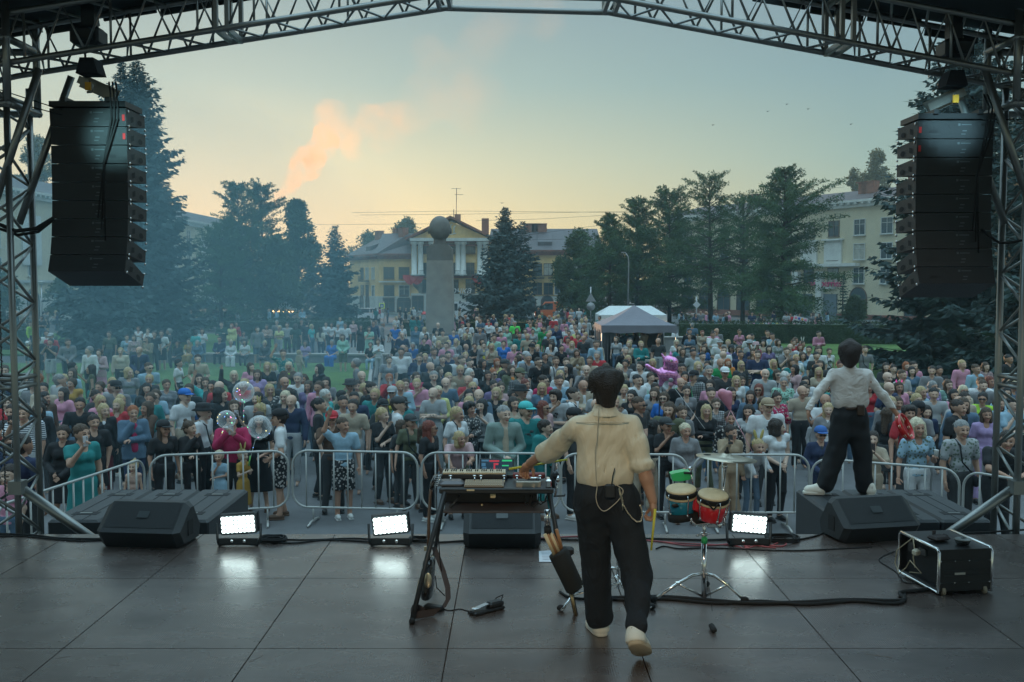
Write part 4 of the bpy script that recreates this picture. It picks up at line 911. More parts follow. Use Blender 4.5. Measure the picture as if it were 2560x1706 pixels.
# vehicles in the far street
def car(label, px, Y, rz, body, van=False):
    x = at(px, 700, Y)[0]; T = Thing('parked_car' if not van else 'parked_van', label, 'van' if van else 'car', (x, Y, gz(Y)), rz, local=True); b = MB()
    prof = [(-2.1, .35), (2.1, .35), (2.15, .8), (1.2, .98), (.6, 1.5), (-1.2, 1.52), (-1.9, 1.0), (-2.15, .9)] if not van else [(-2.4, .4), (2.4, .4), (2.45, 1.0), (1.9, 1.25), (1.2, 2.2), (-2.4, 2.25)]
    b.prism(prof, -.85, .85, 'xz'); T.part('body', b, body)
    b = MB(); g_ = [(1.05, 1.02), (.55, 1.43), (-1.1, 1.45), (-1.6, 1.02)] if not van else [(1.75, 1.3), (1.2, 2.05), (.3, 2.05), (.3, 1.3)]; b.prism(g_, -.86, .86, 'xz'); T.part('windows', b, glass)
    for wx in (-1.35, 1.35):
        for s_ in (-1, 1): b = MB(); b.lathe([(.32, -.1), (.34, 0), (.32, .1)], (wx, s_*.8, .33), 14, Matrix.Rotation(R(90), 3, 'X')); T.part('wheel', b, rub)
    for s_ in (-1, 1): b = MB(); b.box((2.13 if not van else 2.43, s_*.6, .75), (.05, .3, .16)); T.part('headlight', b, mat('headlight', (.9, .9, .85), .3, emit=(1, .9, .7), es=1.2))
wp = mat('car_white', (.7, .72, .74), .3, coat=.5); op = mat('car_orange', (.65, .13, .03), .5); 
car('white car parked left of the monument under the yellow building', 908, 112, R(200), wp); car('white van parked just right of the monument', 1148, 108, R(190), wp, True)
car('orange vehicle beyond the navy-walled tent', 1388, 118, R(180), op, True)
b_ = tent('small red sunshade beside the monument', 1060, 105, 12, 785, 778, 787, mat('red_shade', (.5, .03, .03), .8))
tent('dark flat awning in front of the white car', 890, 100, 38, 773, 771, 776, mat('awning_dark', (.06, .05, .05), .8), depth=2)
# colourful display board and stalls on the right
Y = 68; x = at(2000, 700, Y)[0]; T = Thing('display_board', 'tilted white board with rows of coloured round badges', 'display board', (x, Y, gz(Y)), R(-6), local=True)
b = MB(); b.box((0, 0, 1.0), (.95, .05, 1.0), ry=R(14)); T.part('board', b, mat('board_white', (.6, .6, .62), .6))
cols_ = [(.8, .2, .3), (.05, .08, .4), (.8, .3, .05), (.75, .2, .35), (.02, .02, .03), (.02, .02, .05), (.1, .02, .05), (.03, .02, .05), (.8, .3, .4), (.5, .03, .08), (.03, .02, .02), (.4, .3, .5), (.3, .2, .5), (.5, .1, .2), (.7, .6, .1), (.1, .3, .5)]
M_ = Matrix.Rotation(R(14), 3, 'Y')
for i in range(16):
    b = MB(); p = M_ @ Vector((-.33+(i % 4)*.22, -.035, .36-(i//4)*.24)); b.ell((p[0], p[1], p[2]+1.0), (.085, .02, .085), 12, 6); T.part('badge', b, mat('badge%d' % i, cols_[i], .6))
T = Thing('toy_stall', 'low stall table heaped with pastel toys behind the right hedge', 'stall', (at(1925, 700, 67)[0], 67, gz(67)), local=True); b = MB(); b.box((0, 0, .5), (2.6, .8, .9)); T.part('table', b, mat('stall_cloth', (.5, .5, .6), .8))
for i in range(9): b = MB(); b.ell((-1.1+i*.27, -.1, 1.03+.05*(i % 2)), (.13, .13, .12), 8, 6); T.part('toy', b, mat('toy%d' % (i % 4), [(.6, .25, .4), (.2, .5, .5), (.6, .5, .15), (.6, .6, .65)][i % 4], .7))
def bench(label, px, Y): 
    x = at(px, 700, Y)[0]; T = Thing('park_bench', label, 'bench', (x, Y, gz(Y)), local=True); wd_ = mat('bench_wood', (.07, .06, .05), .8)
    b = MB(); b.box((0, 0, .45), (1.9, .45, .06)); T.part('seat', b, wd_); b = MB()
    for k in range(3): b.box((0, .22, .58+k*.13), (1.9, .04, .1))
    T.part('backrest', b, wd_)
    for s_ in (-1, 1): b = MB(); b.box((s_*.8, 0, .21), (.07, .4, .42)); T.part('leg', b, metal)
bench('dark bench behind the hedge at right', 2058, 70)

# ---------------------------------------------------------------- stage lamps above the performers
def spot(label, x, y, z, aim, energy, colr, size, blend=.6):
    T = Thing('stage_spotlight', label, 'stage light', (x, y, z), local=True); d = Vector(aim)-Vector((x, y, z)); q = d.to_track_quat('-Z', 'Y'); M_ = q.to_matrix()
    b = MB(); b.lathe([(.09, -.02), (.10, .02), (.10, .26), (.05, .32)], n=16, rot=M_); T.part('lamp_body', b, blk2); b = MB(); b.tube([(-.13, 0, 0), (-.13, 0, .3), (.13, 0, .3), (.13, 0, 0)], .012, 6); b.box((0, 0, .36), (.05, .05, .12)); T.part('yoke', b, blk2)
    ld = bpy.data.lights.new('spot', 'SPOT'); ld.energy = energy; ld.color = colr; ld.spot_size = R(size); ld.spot_blend = blend; ld.shadow_soft_size = .08; lo = bpy.data.objects.new('lamp_light', ld); C.objects.link(lo); lo.parent = T.o; lo.location = d.normalized()*.04; lo.rotation_euler = q.to_euler()
spot('warm stage lamp above the drummer', -.6, -1.5, 6.4, (.75, 6.4, 2.2), 560, (1, .80, .52), 26, .8)
spot('warm stage lamp aimed at the singer', 2.2, -1.5, 6.4, (3.7, 11, 2.6), 300, (1, .80, .62), 14, .8)
spot('cool beam lamp aimed at the left hanging speakers', -1.2, 1.5, 6.6, (-3.56, 9.05, 5.14), 5200, (.45, .95, 1), 4.5, .9)
spot('cool beam lamp aimed at the right hanging speakers', 1.2, 1.5, 6.6, (3.93, 9.0, 5.25), 5200, (.45, .85, 1), 4.5, .9)
# ---------------------------------------------------------------- figures: implicit surfaces turned into one mesh
def surfnet(D, lo, h):
    s = D < 0; nx, ny, nz = D.shape; acc = np.zeros((nx-1, ny-1, nz-1, 3), np.float32); cnt = np.zeros((nx-1, ny-1, nz-1), np.float32)
    for ax in range(3):
        o1, o2 = [a for a in range(3) if a != ax]
        for da in (0, 1):
            for db in (0, 1):
                off = [0, 0, 0]; off[o1] = da; off[o2] = db
                sl0 = tuple(slice(off[i], off[i]+D.shape[i]-1) for i in range(3)); of2 = off[:]; of2[ax] = 1
                sl1 = tuple(slice(of2[i], of2[i]+D.shape[i]-1) for i in range(3))
                a, b_ = D[sl0], D[sl1]; m = (a < 0) != (b_ < 0); t = np.where(m, a/np.where(m, a-b_, 1), 0)
                for k in range(3): acc[..., k] += m*(off[k] if k != ax else 0) + (m*t if k == ax else 0)
                cnt += m
    has = cnt > 0; idx = -np.ones(has.shape, np.int64); idx[has] = np.arange(has.sum())
    I = np.argwhere(has); V = (I+acc[has]/cnt[has][:, None])*h+lo; Q = []
    for ax in range(3):
        o1, o2 = (ax+1) % 3, (ax+2) % 3; sl0 = [slice(None)]*3; sl1 = [slice(None)]*3; sl0[ax] = slice(0, -1); sl1[ax] = slice(1, None)
        a, b_ = s[tuple(sl0)], s[tuple(sl1)]; m = a != b_; P = np.argwhere(m); ok = (P[:, o1] > 0) & (P[:, o2] > 0) & (P[:, o1] < D.shape[o1]-1) & (P[:, o2] < D.shape[o2]-1); P = P[ok]
        if not len(P): continue
        inside = a[tuple(P.T)]; c = []
        for (u, v) in ((-1, -1), (0, -1), (0, 0), (-1, 0)):
            q = P.copy(); q[:, o1] += u; q[:, o2] += v; c.append(idx[tuple(q.T)])
        q = np.stack(c, 1); q[~inside] = q[~inside][:, ::-1]; Q.append(q)
    return V, np.vstack(Q)
def field(prims, h, pad=.05, clips=(), noise=0, seed=0):
    """prims: (a, b, ra, rb, squash_y, blend[, op])"""
    lo = np.array([9e9]*3); hi = -lo
    for p in prims:
        if len(p) > 6: continue
        r = max(p[2], p[3])+pad
        for e in (p[0], p[1]): lo = np.minimum(lo, np.array(e)-r); hi = np.maximum(hi, np.array(e)+r)
    n = np.ceil((hi-lo)/h).astype(int)+2; ax = [lo[i]+np.arange(n[i])*h for i in range(3)]; D = np.full(n, .3, np.float32)
    for p in prims:
        a, b_, ra, rb, sy, k = p[:6]; a = np.array(a, float); b_ = np.array(b_, float); r = max(ra, rb)+k+2*h
        i0 = [max(0, int((min(a[i], b_[i])-r-lo[i])/h)) for i in range(3)]; i1 = [min(n[i], int((max(a[i], b_[i])+r-lo[i])/h)+2) for i in range(3)]
        if any(i1[i] <= i0[i] for i in range(3)): continue
        X = ax[0][i0[0]:i1[0], None, None]; Y = ax[1][None, i0[1]:i1[1], None]; Z = ax[2][None, None, i0[2]:i1[2]]
        d = b_-a; yy = (Y-a[1])/sy; dy = d[1]/sy; L2 = d[0]**2+dy**2+d[2]**2
        t = np.clip(((X-a[0])*d[0]+yy*dy+(Z-a[2])*d[2])/max(L2, 1e-9), 0, 1)
        q = np.sqrt((X-a[0]-t*d[0])**2+(yy-t*dy)**2+(Z-a[2]-t*d[2])**2)-(ra+t*(rb-ra))
        q = q*min(1, (1+sy)/2)
        S = D[i0[0]:i1[0], i0[1]:i1[1], i0[2]:i1[2]]
        if len(p) > 6: np.maximum(S, -q, out=S)
        else:
            if k > 0: hh = np.clip(.5+.5*(q-S)/k, 0, 1); S[...] = q*(1-hh)+S*hh-k*hh*(1-hh)
            else: np.minimum(S, q, out=S)
    for c in clips: D = np.maximum(D, c(ax[0][:, None, None], ax[1][None, :, None], ax[2][None, None, :])).astype(np.float32)
    if noise: 
        g = rng(seed); X = ax[0][:, None, None]; Y = ax[1][None, :, None]; Z = ax[2][None, None, :]; 
        for q in range(7):
            w_ = g.normal(0, 1, 3)*(13+7*q)*np.array([1.2, 1, .55]); D = D+noise/(1+.35*q)*np.sin(X*w_[0]+Y*w_[1]+Z*w_[2]+g.uniform(0, 6))
    return surfnet(D.astype(np.float32), lo, h)
# --- heads (centre of the head at origin, face toward -y)
def head_geo(fem, h):
    w_ = .073 if fem else .077
    P = [((0, .018, .03), (0, .018, .03), .092, .092, 1.1, .0), ((0, -.03, -.055), (0, -.02, .0), .052, .066, 1.05, .04), ((-.02, .01, .03), (.02, .01, .03), .078, .078, 1.15, .03),
         ((0, -.085, -.088), (0, -.075, -.085), .018, .022, 1, .03), ((0, -.094, .012), (0, -.112, -.028), .009, .014, 1, .018), ((-.012, -.098, -.034), (.012, -.098, -.034), .010, .010, 1, .012),
         ((-.03, -.088, .030), (.03, -.088, .030), .010, .010, 1, .014), ((-.032, -.088, -.012), (-.045, -.07, -.03), .02, .02, 1, .025), ((.032, -.088, -.012), (.045, -.07, -.03), .02, .02, 1, .025),
         ((-.014, -.098, -.058), (.014, -.098, -.058), .0075, .0075, 1, .008), ((-.012, -.096, -.068), (.012, -.096, -.068), .0078, .0078, 1, .008),
         ((-w_-.004, .008, .018), (-w_-.004, .012, -.02), .014, .010, 1, .01), ((w_+.004, .008, .018), (w_+.004, .012, -.02), .014, .010, 1, .01),
         ((-.031, -.102, .008), (-.033, -.102, .008), .012, .012, 1, 0, 1), ((.031, -.102, .008), (.033, -.102, .008), .012, .012, 1, 0, 1)]
    def squash(p): 
        q = list(p); q[0] = (p[0][0], p[0][1], p[0][2]); return tuple(q)
    V, Q = field(P, h, .02); V = V.copy(); V[:, 0] *= .86 if fem else .90; V[:, 2] *= 1.02
    c = V[Q].mean(1); mi = np.zeros(len(Q), int)
    eye = (np.abs(np.abs(c[:, 0])-.029) < .0165) & (np.abs(c[:, 2]-.010) < .0078) & (c[:, 1] < -.06)
    brow = (np.abs(np.abs(c[:, 0])-.030) < .021) & (np.abs(c[:, 2]-.0335) < .0055) & (c[:, 1] < -.06)
    lip = (np.abs(c[:, 0]) < .023) & (np.abs(c[:, 2]+.064) < .0085) & (c[:, 1] < -.07)
    mi[eye] = 1; mi[brow] = 1; mi[lip] = 2
    return V, Q, mi
HEADS = {}
def head(fem, lod):
    k = (fem, lod)
    if k not in HEADS: HEADS[k] = head_geo(fem, {0: .006, 1: .0095, 2: .014}[lod])
    return HEADS[k]
# --- hand, wrist at origin, fingers toward -z, palm facing -y (thumb on +x)
def hand_prims(curl=.5, s=1.0, spread=.01, mir=1):
    P = [((-.018*mir, 0, -.035), (-.016*mir, 0, -.075), .021, .019, .75, .012), ((.012*mir, 0, -.035), (.016*mir, 0, -.075), .021, .019, .75, .012), ((0, 0, .01), (0, 0, -.03), .024, .026, .8, .015)]
    for i, (x, l) in enumerate(((.030, .068), (.010, .076), (-.010, .070), (-.028, .055))):
        p = np.array([x*mir, 0, -.085]); a = 0; r = .0092-.0006*i
        for seg, fr in enumerate((.45, .32, .23)):
            a += curl*(.75 if seg == 0 else .95); d = np.array([spread*(1.5-i)*.35*mir if seg == 0 else 0, -math.sin(a), -math.cos(a)])*l*fr
            P.append((tuple(p), tuple(p+d), r*(1-.08*seg), r*(.94-.1*seg), 1, .004)); p = p+d
    p = np.array([.026*mir, -.006, -.03]); 
    for k, d in enumerate(([.022*mir, -.014, -.026], [.008*mir, -.016-.01*curl, -.028])): d = np.array(d); P.append((tuple(p), tuple(p+d), .0125-.002*k, .0105-.002*k, 1, .008)); p = p+d
    return [tuple([tuple(np.array(q[0])*s), tuple(np.array(q[1])*s), q[2]*s, q[3]*s, q[4], q[5]*s]) for q in P]
HANDS = {}
def hand(curl, mir, lod=1):
    k = (curl, mir, lod)
    if k not in HANDS: HANDS[k] = field(hand_prims(curl, 1, .01, mir), {0: .004, 1: .0062, 2: .009}[lod], .015)
    return HANDS[k]
def frame(d, up):          # rotation taking -z to d, -y toward up
    d = norm(np.array(d, float)); z = -d; y = -np.array(up, float); y = y-z*y.dot(z)
    y = norm(y) if np.linalg.norm(y) > 1e-4 else norm(np.cross(z, [1, 0, .1])); x = np.cross(y, z); return np.stack([x, y, z], 1)
# --- skeletons for H = 1.70, facing -y
def skeleton(build, pose):
    fem = build in 'wWgc' and build != 'c' or build == 'g'; sh = {'m': .195, 'M': .215, 'w': .165, 'W': .185, 'g': .155, 'c': .15}[build]; hp = .095
    j = dict(head=(0, -.015, 1.585), neck=(0, .01, 1.46), pel=(0, 0, .93), sh=[(-sh, .01, 1.395), (sh, .01, 1.395)], hip=[(-hp, 0, .90), (hp, 0, .90)], knee=[(-.10, -.01, .49), (.10, -.01, .49)], ank=[(-.105, .01, .09), (.105, .01, .09)], tors=0)
    e = {'s': [(-sh-.06, .03, 1.12), (sh+.06, .03, 1.12)], 'f': [(-sh-.07, .04, 1.13), (sh+.07, .04, 1.13)], 'x': [(-sh-.06, -.03, 1.13), (sh+.06, -.03, 1.13)], 'p': [(-sh-.03, -.14, 1.19), (sh+.03, -.14, 1.19)],
         'o': [(-sh-.05, -.14, 1.22), (sh+.06, .03, 1.12)], 'r': [(-sh-.13, -.05, 1.53), (sh+.06, .03, 1.12)], 'h': [(-sh-.02, -.1, 1.14), (sh+.04, -.03, 1.13)], 'u': [(-sh-.05, -.05, 1.14), (sh+.05, -.05, 1.14)],
         'l': [(-sh-.08, -.34, 1.14), (sh+.08, -.34, 1.14)], 't': [(-sh-.06, -.02, 1.13), (sh+.06, -.02, 1.13)], 'k': [(-sh-.05, .03, 1.12), (sh+.07, -.02, 1.12)]}[pose]
    w_ = {'s': [(-sh-.07, -.05, .89), (sh+.07, -.05, .89)], 'f': [(-.06, -.19, .98), (.06, -.20, .97)], 'x': [(.09, -.18, 1.17), (-.10, -.20, 1.13)], 'p': [(-.05, -.31, 1.43), (.07, -.29, 1.38)],
          'o': [(-.13, -.31, 1.46), (sh+.06, -.05, .89)], 'r': [(-sh-.06, -.10, 1.78), (sh+.07, -.05, .89)], 'h': [(-.04, -.15, 1.42), (-.08, -.18, 1.13)], 'u': [(-.05, -.23, 1.24), (.05, -.24, 1.26)],
          'l': [(-.13, -.52, 1.12), (.13, -.52, 1.13)], 't': [(-.07, -.34, 1.05), (.08, -.33, 1.05)], 'k': [(-sh-.07, -.05, .89), (.1, -.25, 1.22)]}[pose]
    j['el'], j['wr'] = e, w_
    if pose == 'l':
        j['head'] = (0, -.30, 1.50); j['neck'] = (0, -.22, 1.40); j['sh'] = [(-sh, -.17, 1.33), (sh, -.17, 1.33)]; j['pel'] = (0, .05, .92); j['hip'] = [(-hp, .05, .89), (hp, .05, .89)]
    if pose == 't':
        dz = -.42
        for k in ('head', 'neck', 'pel'): j[k] = (j[k][0], j[k][1], j[k][2]+dz)
        for k in ('sh', 'el', 'wr', 'hip'): j[k] = [(q[0], q[1], q[2]+dz) for q in j[k]]
        j['wr'] = [(-.07, -.30, .62), (.08, -.30, .62)]; j['knee'] = [(-.12, -.42, .50), (.12, -.42, .50)]; j['ank'] = [(-.12, -.40, .09), (.12, -.45, .09)]
    return j
PV = 0
_sk0 = skeleton
def skeleton(build, pose):
    j = _sk0(build, pose); g = rng(PV*31+len(pose)+ord(pose)); 
    if PV:
        sh_ = g.uniform(-.025, .025); 
        for k in ('el', 'wr'):
            j[k] = [tuple(np.array(q)+g.normal(0, .022 if k == 'el' else .028, 3)) for q in j[k]]
        if pose != 't':
            s_ = 1 if PV % 2 else -1; j['knee'] = [tuple(np.array(q)+(s_*.012, -.035*(i == (PV % 2)), 0)) for i, q in enumerate(j['knee'])]; j['ank'] = [tuple(np.array(q)+((-.03, .03)[i]*(.4+g.random()), (.05 if i == (PV % 2) else -.04)*g.random(), 0)) for i, q in enumerate(j['ank'])]; j['sh'] = [tuple(np.array(q)+(sh_, 0, (-.012, .012)[i]*s_)) for i, q in enumerate(j['sh'])]; j['head'] = tuple(np.array(j['head'])+(sh_*1.4, 0, -.005)); j['neck'] = tuple(np.array(j['neck'])+(sh_, 0, 0))
    return j
def lerp(a, b_, t): return tuple(np.array(a)*(1-t)+np.array(b_)*t)
def torso(j, build, g=0.0):
    """ribcage, belly, pelvis; g grows everything for clothing"""
    s0, s1 = np.array(j['sh'][0]), np.array(j['sh'][1]); pel = np.array(j['pel']); nk = np.array(j['neck']); mid = (s0+s1)/2; fat = {'m': 0, 'w': -.004, 'M': .032, 'W': .026, 'g': -.014, 'c': -.01}[build]; f = build in 'wWg'
    ch = lerp(mid, pel, .22); be = lerp(mid, pel, .62); u = .055
    P = [((s0*.62+mid*.38)+(0, 0, -.015), (s1*.62+mid*.38)+(0, 0, -.015), .070+g, .070+g, .9, .04), (np.array(ch)+(-u, 0, 0), np.array(ch)+(u, 0, 0), .105+fat*.5+g, .105+fat*.5+g, .80, .05),
         (np.array(be)+(-u*.8, -fat*.8, 0), np.array(be)+(u*.8, -fat*.8, 0), (.090 if f else .098)+fat+g, (.090 if f else .098)+fat+g, .82, .06), (pel+(-u, 0, 0), pel+(u, 0, 0), (.118 if f else .108)+fat*.7+g, (.118 if f else .108)+fat*.7+g, .82, .05),
         (mid+(0, 0, .0), nk+(0, 0, -.015), .07+g*.6, .052+g*.3, 1, .05)]
    if f:
        for s_ in (-1, 1): c = np.array(ch)+(s_*.062, -.078-fat*.3, .0); P.append((c, c+(0, 0, -.015), .050+fat*.3+g, .055+fat*.3+g, .9, .035))
    return P
def limb(a, b_, c, r0, r1, r2, k=.02, g=0): return [(a, b_, r0+g, r1+g, 1, k), (b_, c, r1+g, r2+g, 1, k)]
def geo_body(build, pose, h):
    j = skeleton(build, pose); P = torso(j, build); t = {'M': 1.2, 'W': 1.15, 'm': 1.05, 'w': .9, 'g': .82, 'c': .85}[build]
    P.append((np.array(j['neck'])+(0, .0, -.03), np.array(j['head'])+(0, .02, -.05), .052*min(t, 1.1), .050*min(t, 1.1), 1, .03))
    for i in (0, 1):
        P += limb(j['sh'][i], j['el'][i], j['wr'][i], .050*t, .039*t, .026*t, .025)
        P += limb(j['hip'][i], j['knee'][i], j['ank'][i], .082*t, .054*t, .038*t, .03)
        P.append((j['ank'][i], np.array(j['ank'][i])+(0, -.09, -.055), .036, .03, 1, .02))
    return field(P, h), j, t
def geo_top(kind, build, pose, h, seed):
    j = skeleton(build, pose); t = {'M': 1.2, 'W': 1.15, 'm': 1.05, 'w': .9, 'g': .82, 'c': .85}[build]; g = {'tee': .014, 'long': .016, 'tank': .010, 'coat': .018, 'hood': .020, 'dress': .012}[kind]
    P = torso(j, build, g); pz = j['pel'][2]; seated = pose == 't'
    sl = {'tee': .62, 'long': 2, 'tank': .0, 'coat': 2, 'hood': 2, 'dress': .5}[kind]
    for i in (0, 1):
        a, e, w_ = j['sh'][i], j['el'][i], j['wr'][i]; gg = g+(.010 if kind == 'tee' else .006)
        if sl == 0: P.append((a, lerp(a, e, .08), .056*t+g, .05*t+g, 1, .03))
        elif sl < 1: P.append((a, lerp(a, e, sl), .050*t+gg*.8, .043*t+gg, 1, .025))
        else: P += [(a, e, .052*t+gg, .042*t+gg, 1, .03), (e, lerp(e, w_, .93), .042*t+gg, .031*t+gg*.9, 1, .02)]
    if kind == 'hood': n_ = np.array(j['neck']); P += [(n_+(-.06, .05, -.02), n_+(.06, .05, -.02), .05, .05, 1, .04)]
    pl = np.array(j['pel'])
    hem = {'tee': -.03, 'long': -.04, 'tank': -.02, 'coat': -.16, 'hood': -.05, 'dress': -.05}[kind]
    clips = []
    if kind == 'dress' and not seated:
        P += [(pl+(-.06, 0, -.03), pl+(-.10, 0, -.55), .12+g, .14+g, .85, .04), (pl+(.06, 0, -.03), pl+(.10, 0, -.55), .12+g, .14+g, .85, .04), (pl, pl+(0, 0, -.55), .12+g, .15+g, .85, .05)]; hem = -.58
    elif kind == 'dress' and seated:
        for i in (0, 1): P.append((j['hip'][i], j['knee'][i], .11, .10, 1, .05)); P.append((j['knee'][i], lerp(j['knee'][i], j['ank'][i], .45), .10, .11, 1, .05))
        hem = -.40
    elif kind == 'coat' and not seated: P += [(pl+(-.05, 0, 0), pl+(-.06, 0, -.16), .125+g*.5, .13+g, .85, .04), (pl+(.05, 0, 0), pl+(.06, 0, -.16), .125+g*.5, .13+g, .85, .04)]
    zh = pz+hem
    if pose in 'lp' or True: clips.append(lambda X, Y, Z: np.where(np.abs(X) > 9, 0, (zh-Z))+0*Y if not any(w_[2] < zh+.05 for w_ in j['wr']) else np.where((np.abs(X) < .15+.05*(build in 'MW')+.02), zh-Z, -1)+0*Y)
    nk = np.array(j['neck']); nz = nk[2]-.02
    v = .055 if build in 'wWg' and kind in ('tee', 'tank', 'dress') else .03
    P.append((nk+(0, -.06, -.0), nk+(0, -.10, -v), .052, .04+v*.3, 1, 0, 1))
    P.append((nk+(0, 0, .03), nk+(0, 0, .1), .066, .075, 1, 0, 1))
    return field(P, h, clips=clips, noise=.0026, seed=seed)
def geo_bottom(kind, build, pose, h, seed):
    j = skeleton(build, pose); t = {'M': 1.2, 'W': 1.15, 'm': 1.05, 'w': .9, 'g': .82, 'c': .85}[build]; fat = {'m': 0, 'w': -.004, 'M': .032, 'W': .026, 'g': -.014, 'c': -.01}[build]; f = build in 'wWg'; pl = np.array(j['pel']); rp = (.118 if f else .108)+fat*.7+.010
    P = [(pl+(-.055, 0, 0), pl+(.055, 0, 0), rp, rp, .82, .04), (pl+(-.05, 0, .06), pl+(.05, 0, .06), rp-.01, rp-.01, .82, .04)]
    if kind == 'sk' and pose != 't':
        P += [(pl+(s_*.05, 0, 0), pl+(s_*.075, 0, -.42), rp-.005, rp+.02, .9, .05) for s_ in (-1, 1)]; cut = pl[2]-.42
    elif kind == 'sk': P += [(j['hip'][i], j['knee'][i], .10, .09, 1, .06) for i in (0, 1)]; cut = .42
    else:
        e = {'tr': (.090, .066, .056), 'wd': (.100, .100, .105), 'sh': (.098, .088, .08)}[kind]
        for i in (0, 1):
            if kind == 'sh': P += [(j['hip'][i], j['knee'][i], e[0]*t+.004, e[1]*t+.004, 1, .03)]
            else: P += [(j['hip'][i], j['knee'][i], e[0]*t+.004, e[1]*t, 1, .03), (j['knee'][i], lerp(j['knee'][i], j['ank'][i], .93), e[1]*t, e[2], 1, .02)]
        cut = .5 if kind == 'sh' and pose != 't' else -.1
    top = pl[2]+.09
    return field(P, h, clips=[lambda X, Y, Z: np.maximum(Z-top, cut-Z)+0*X+0*Y], noise=.0024, seed=seed)
GEO = {}
def cached(key, fn):
    key = (PV,)+tuple(key)
    if key not in GEO: GEO[key] = fn()
    return GEO[key]
def hair_geo(style, h, fem):
    P = []; cap_ = [((0, .022, .042), (0, .022, .042), .105, .105, 1.08, .0)]
    face = lambda zc, rr: ((0, -.115, -.075), (0, -.14, zc), rr, rr*.92, 1, 0, 1)
    low = -.03; clips = []
    if style == 'short': P = cap_+[((0, .045, .0), (0, .05, -.05), .085, .055, 1, .02), face(.02, .085)]; clips = [lambda X, Y, Z: np.where(Y < -.01, (.046-(Y+.10)*.75)-Z, -.075-Z)+0*X]
    elif style == 'fringe': P = cap_+[((0, .05, .0), (0, .05, -.05), .080, .055, 1, .02)]; clips = [lambda X, Y, Z: np.maximum(np.where(Y < .02, .9, -.07-Z)+0*X, Z-.055)]
    elif style == 'bob': P = cap_+[((-.065, .02, .02), (-.075, .01, -.10), .045, .040, 1.2, .03), ((.065, .02, .02), (.075, .01, -.10), .045, .040, 1.2, .03), ((0, .06, .02), (0, .065, -.11), .07, .06, 1, .04), face(.0, .078)]
    elif style == 'long': P = cap_+[((-.068, .02, .02), (-.085, -.0, -.28), .043, .035, 1.1, .03), ((.068, .02, .02), (.085, -.0, -.28), .043, .035, 1.1, .03), ((0, .065, .02), (0, .085, -.30), .075, .07, .8, .04), face(.0, .077)]
    elif style == 'curly': P = cap_+[((-.07, .02, .03), (-.085, .01, -.08), .058, .052, 1.2, .03), ((.07, .02, .03), (.085, .01, -.08), .058, .052, 1.2, .03), ((0, .06, .05), (0, .075, -.09), .095, .075, 1, .04), face(-.0, .078)]
    elif style == 'bun': P = cap_+[((0, .045, .0), (0, .05, -.04), .080, .055, 1, .02), ((0, .08, .13), (0, .085, .135), .036, .036, 1, .01), face(.015, .084)]; clips = [lambda X, Y, Z: np.where(Y < .0, (.04-(Y+.09)*.5)-Z, -.075-Z)+0*X]
    elif style == 'pony': P = cap_+[((0, .045, .0), (0, .05, -.04), .080, .055, 1, .02), ((0, .125, .04), (0, .14, -.20), .030, .022, 1, .02), face(.015, .084)]; clips = [lambda X, Y, Z: np.where(Y < .0, (.04-(Y+.09)*.5)-Z, np.where(Y > .1, -9, -.075-Z))+0*X]
    elif style == 'mop': P = cap_+[((-.06, .02, .05), (.06, .02, .05), .075, .075, 1.1, .03), ((0, .05, .0), (0, .06, -.10), .10, .070, 1, .02), ((-.03, -.06, .085), (.03, -.06, .085), .045, .045, 1, .02), face(-.02, .078)]
    g = rng(len(style)*7+3)
    for i in range(16 if style in ('curly', 'mop') else 9):      # loose locks break the outline
        an = g.uniform(0, math.pi); e = g.uniform(-.2, 1.2); d = np.array([math.cos(an)*math.cos(e), math.sin(an)*math.cos(e)+.1, math.sin(e)]); q = np.array([0, .025, .04])+d*.102; P.insert(1, (tuple(q), tuple(q+np.array([d[0]*.018+g.normal(0, .012), .012, -.045])), .016, .006, 1, .010))
    V, Q = field(P, h, .03, clips=clips, noise=.006 if style in ('curly', 'mop') else .0035, seed=4); V = V.copy(); V[:, 0] *= .90
    return V, Q
def cap_geo(kind):
    b = MB(); b.s = True
    if kind == 'cap': 
        b.lathe([(.107, .048), (.109, .075), (.10, .105), (.075, .135), (.035, .150), (.004, .152)], (0, .012, 0), 16)
        V = []; n = 9
        for i in range(n+1):
            a = math.pi*(i/n); x = .085*math.cos(a); V += [(x, -.075-.015*math.sin(a), .058), (x*1.02, -.085-.095*math.sin(a), .046)]
        V += [(v[0], v[1], v[2]+.006) for v in V]; m = 2*(n+1)
        b.add(V, [(2*i, 2*i+2, 2*i+3, 2*i+1) for i in range(n)]+[(m+2*i, m+2*i+2, m+2*i+3, m+2*i+1) for i in range(n)]+[(2*i+1, 2*i+3, m+2*i+3, m+2*i+1) for i in range(n)])
    elif kind == 'bucket': b.lathe([(.165, .035), (.112, .062), (.108, .09), (.098, .135), (.07, .145), (.004, .146)], (0, .012, 0), 18)
    elif kind == 'visor': b.lathe([(.112, .04), (.114, .075)], (0, .012, 0), 16)
    V = np.array(b.V); V[:, 0] *= .93; V[:, 1] *= 1.08; return V, b.F
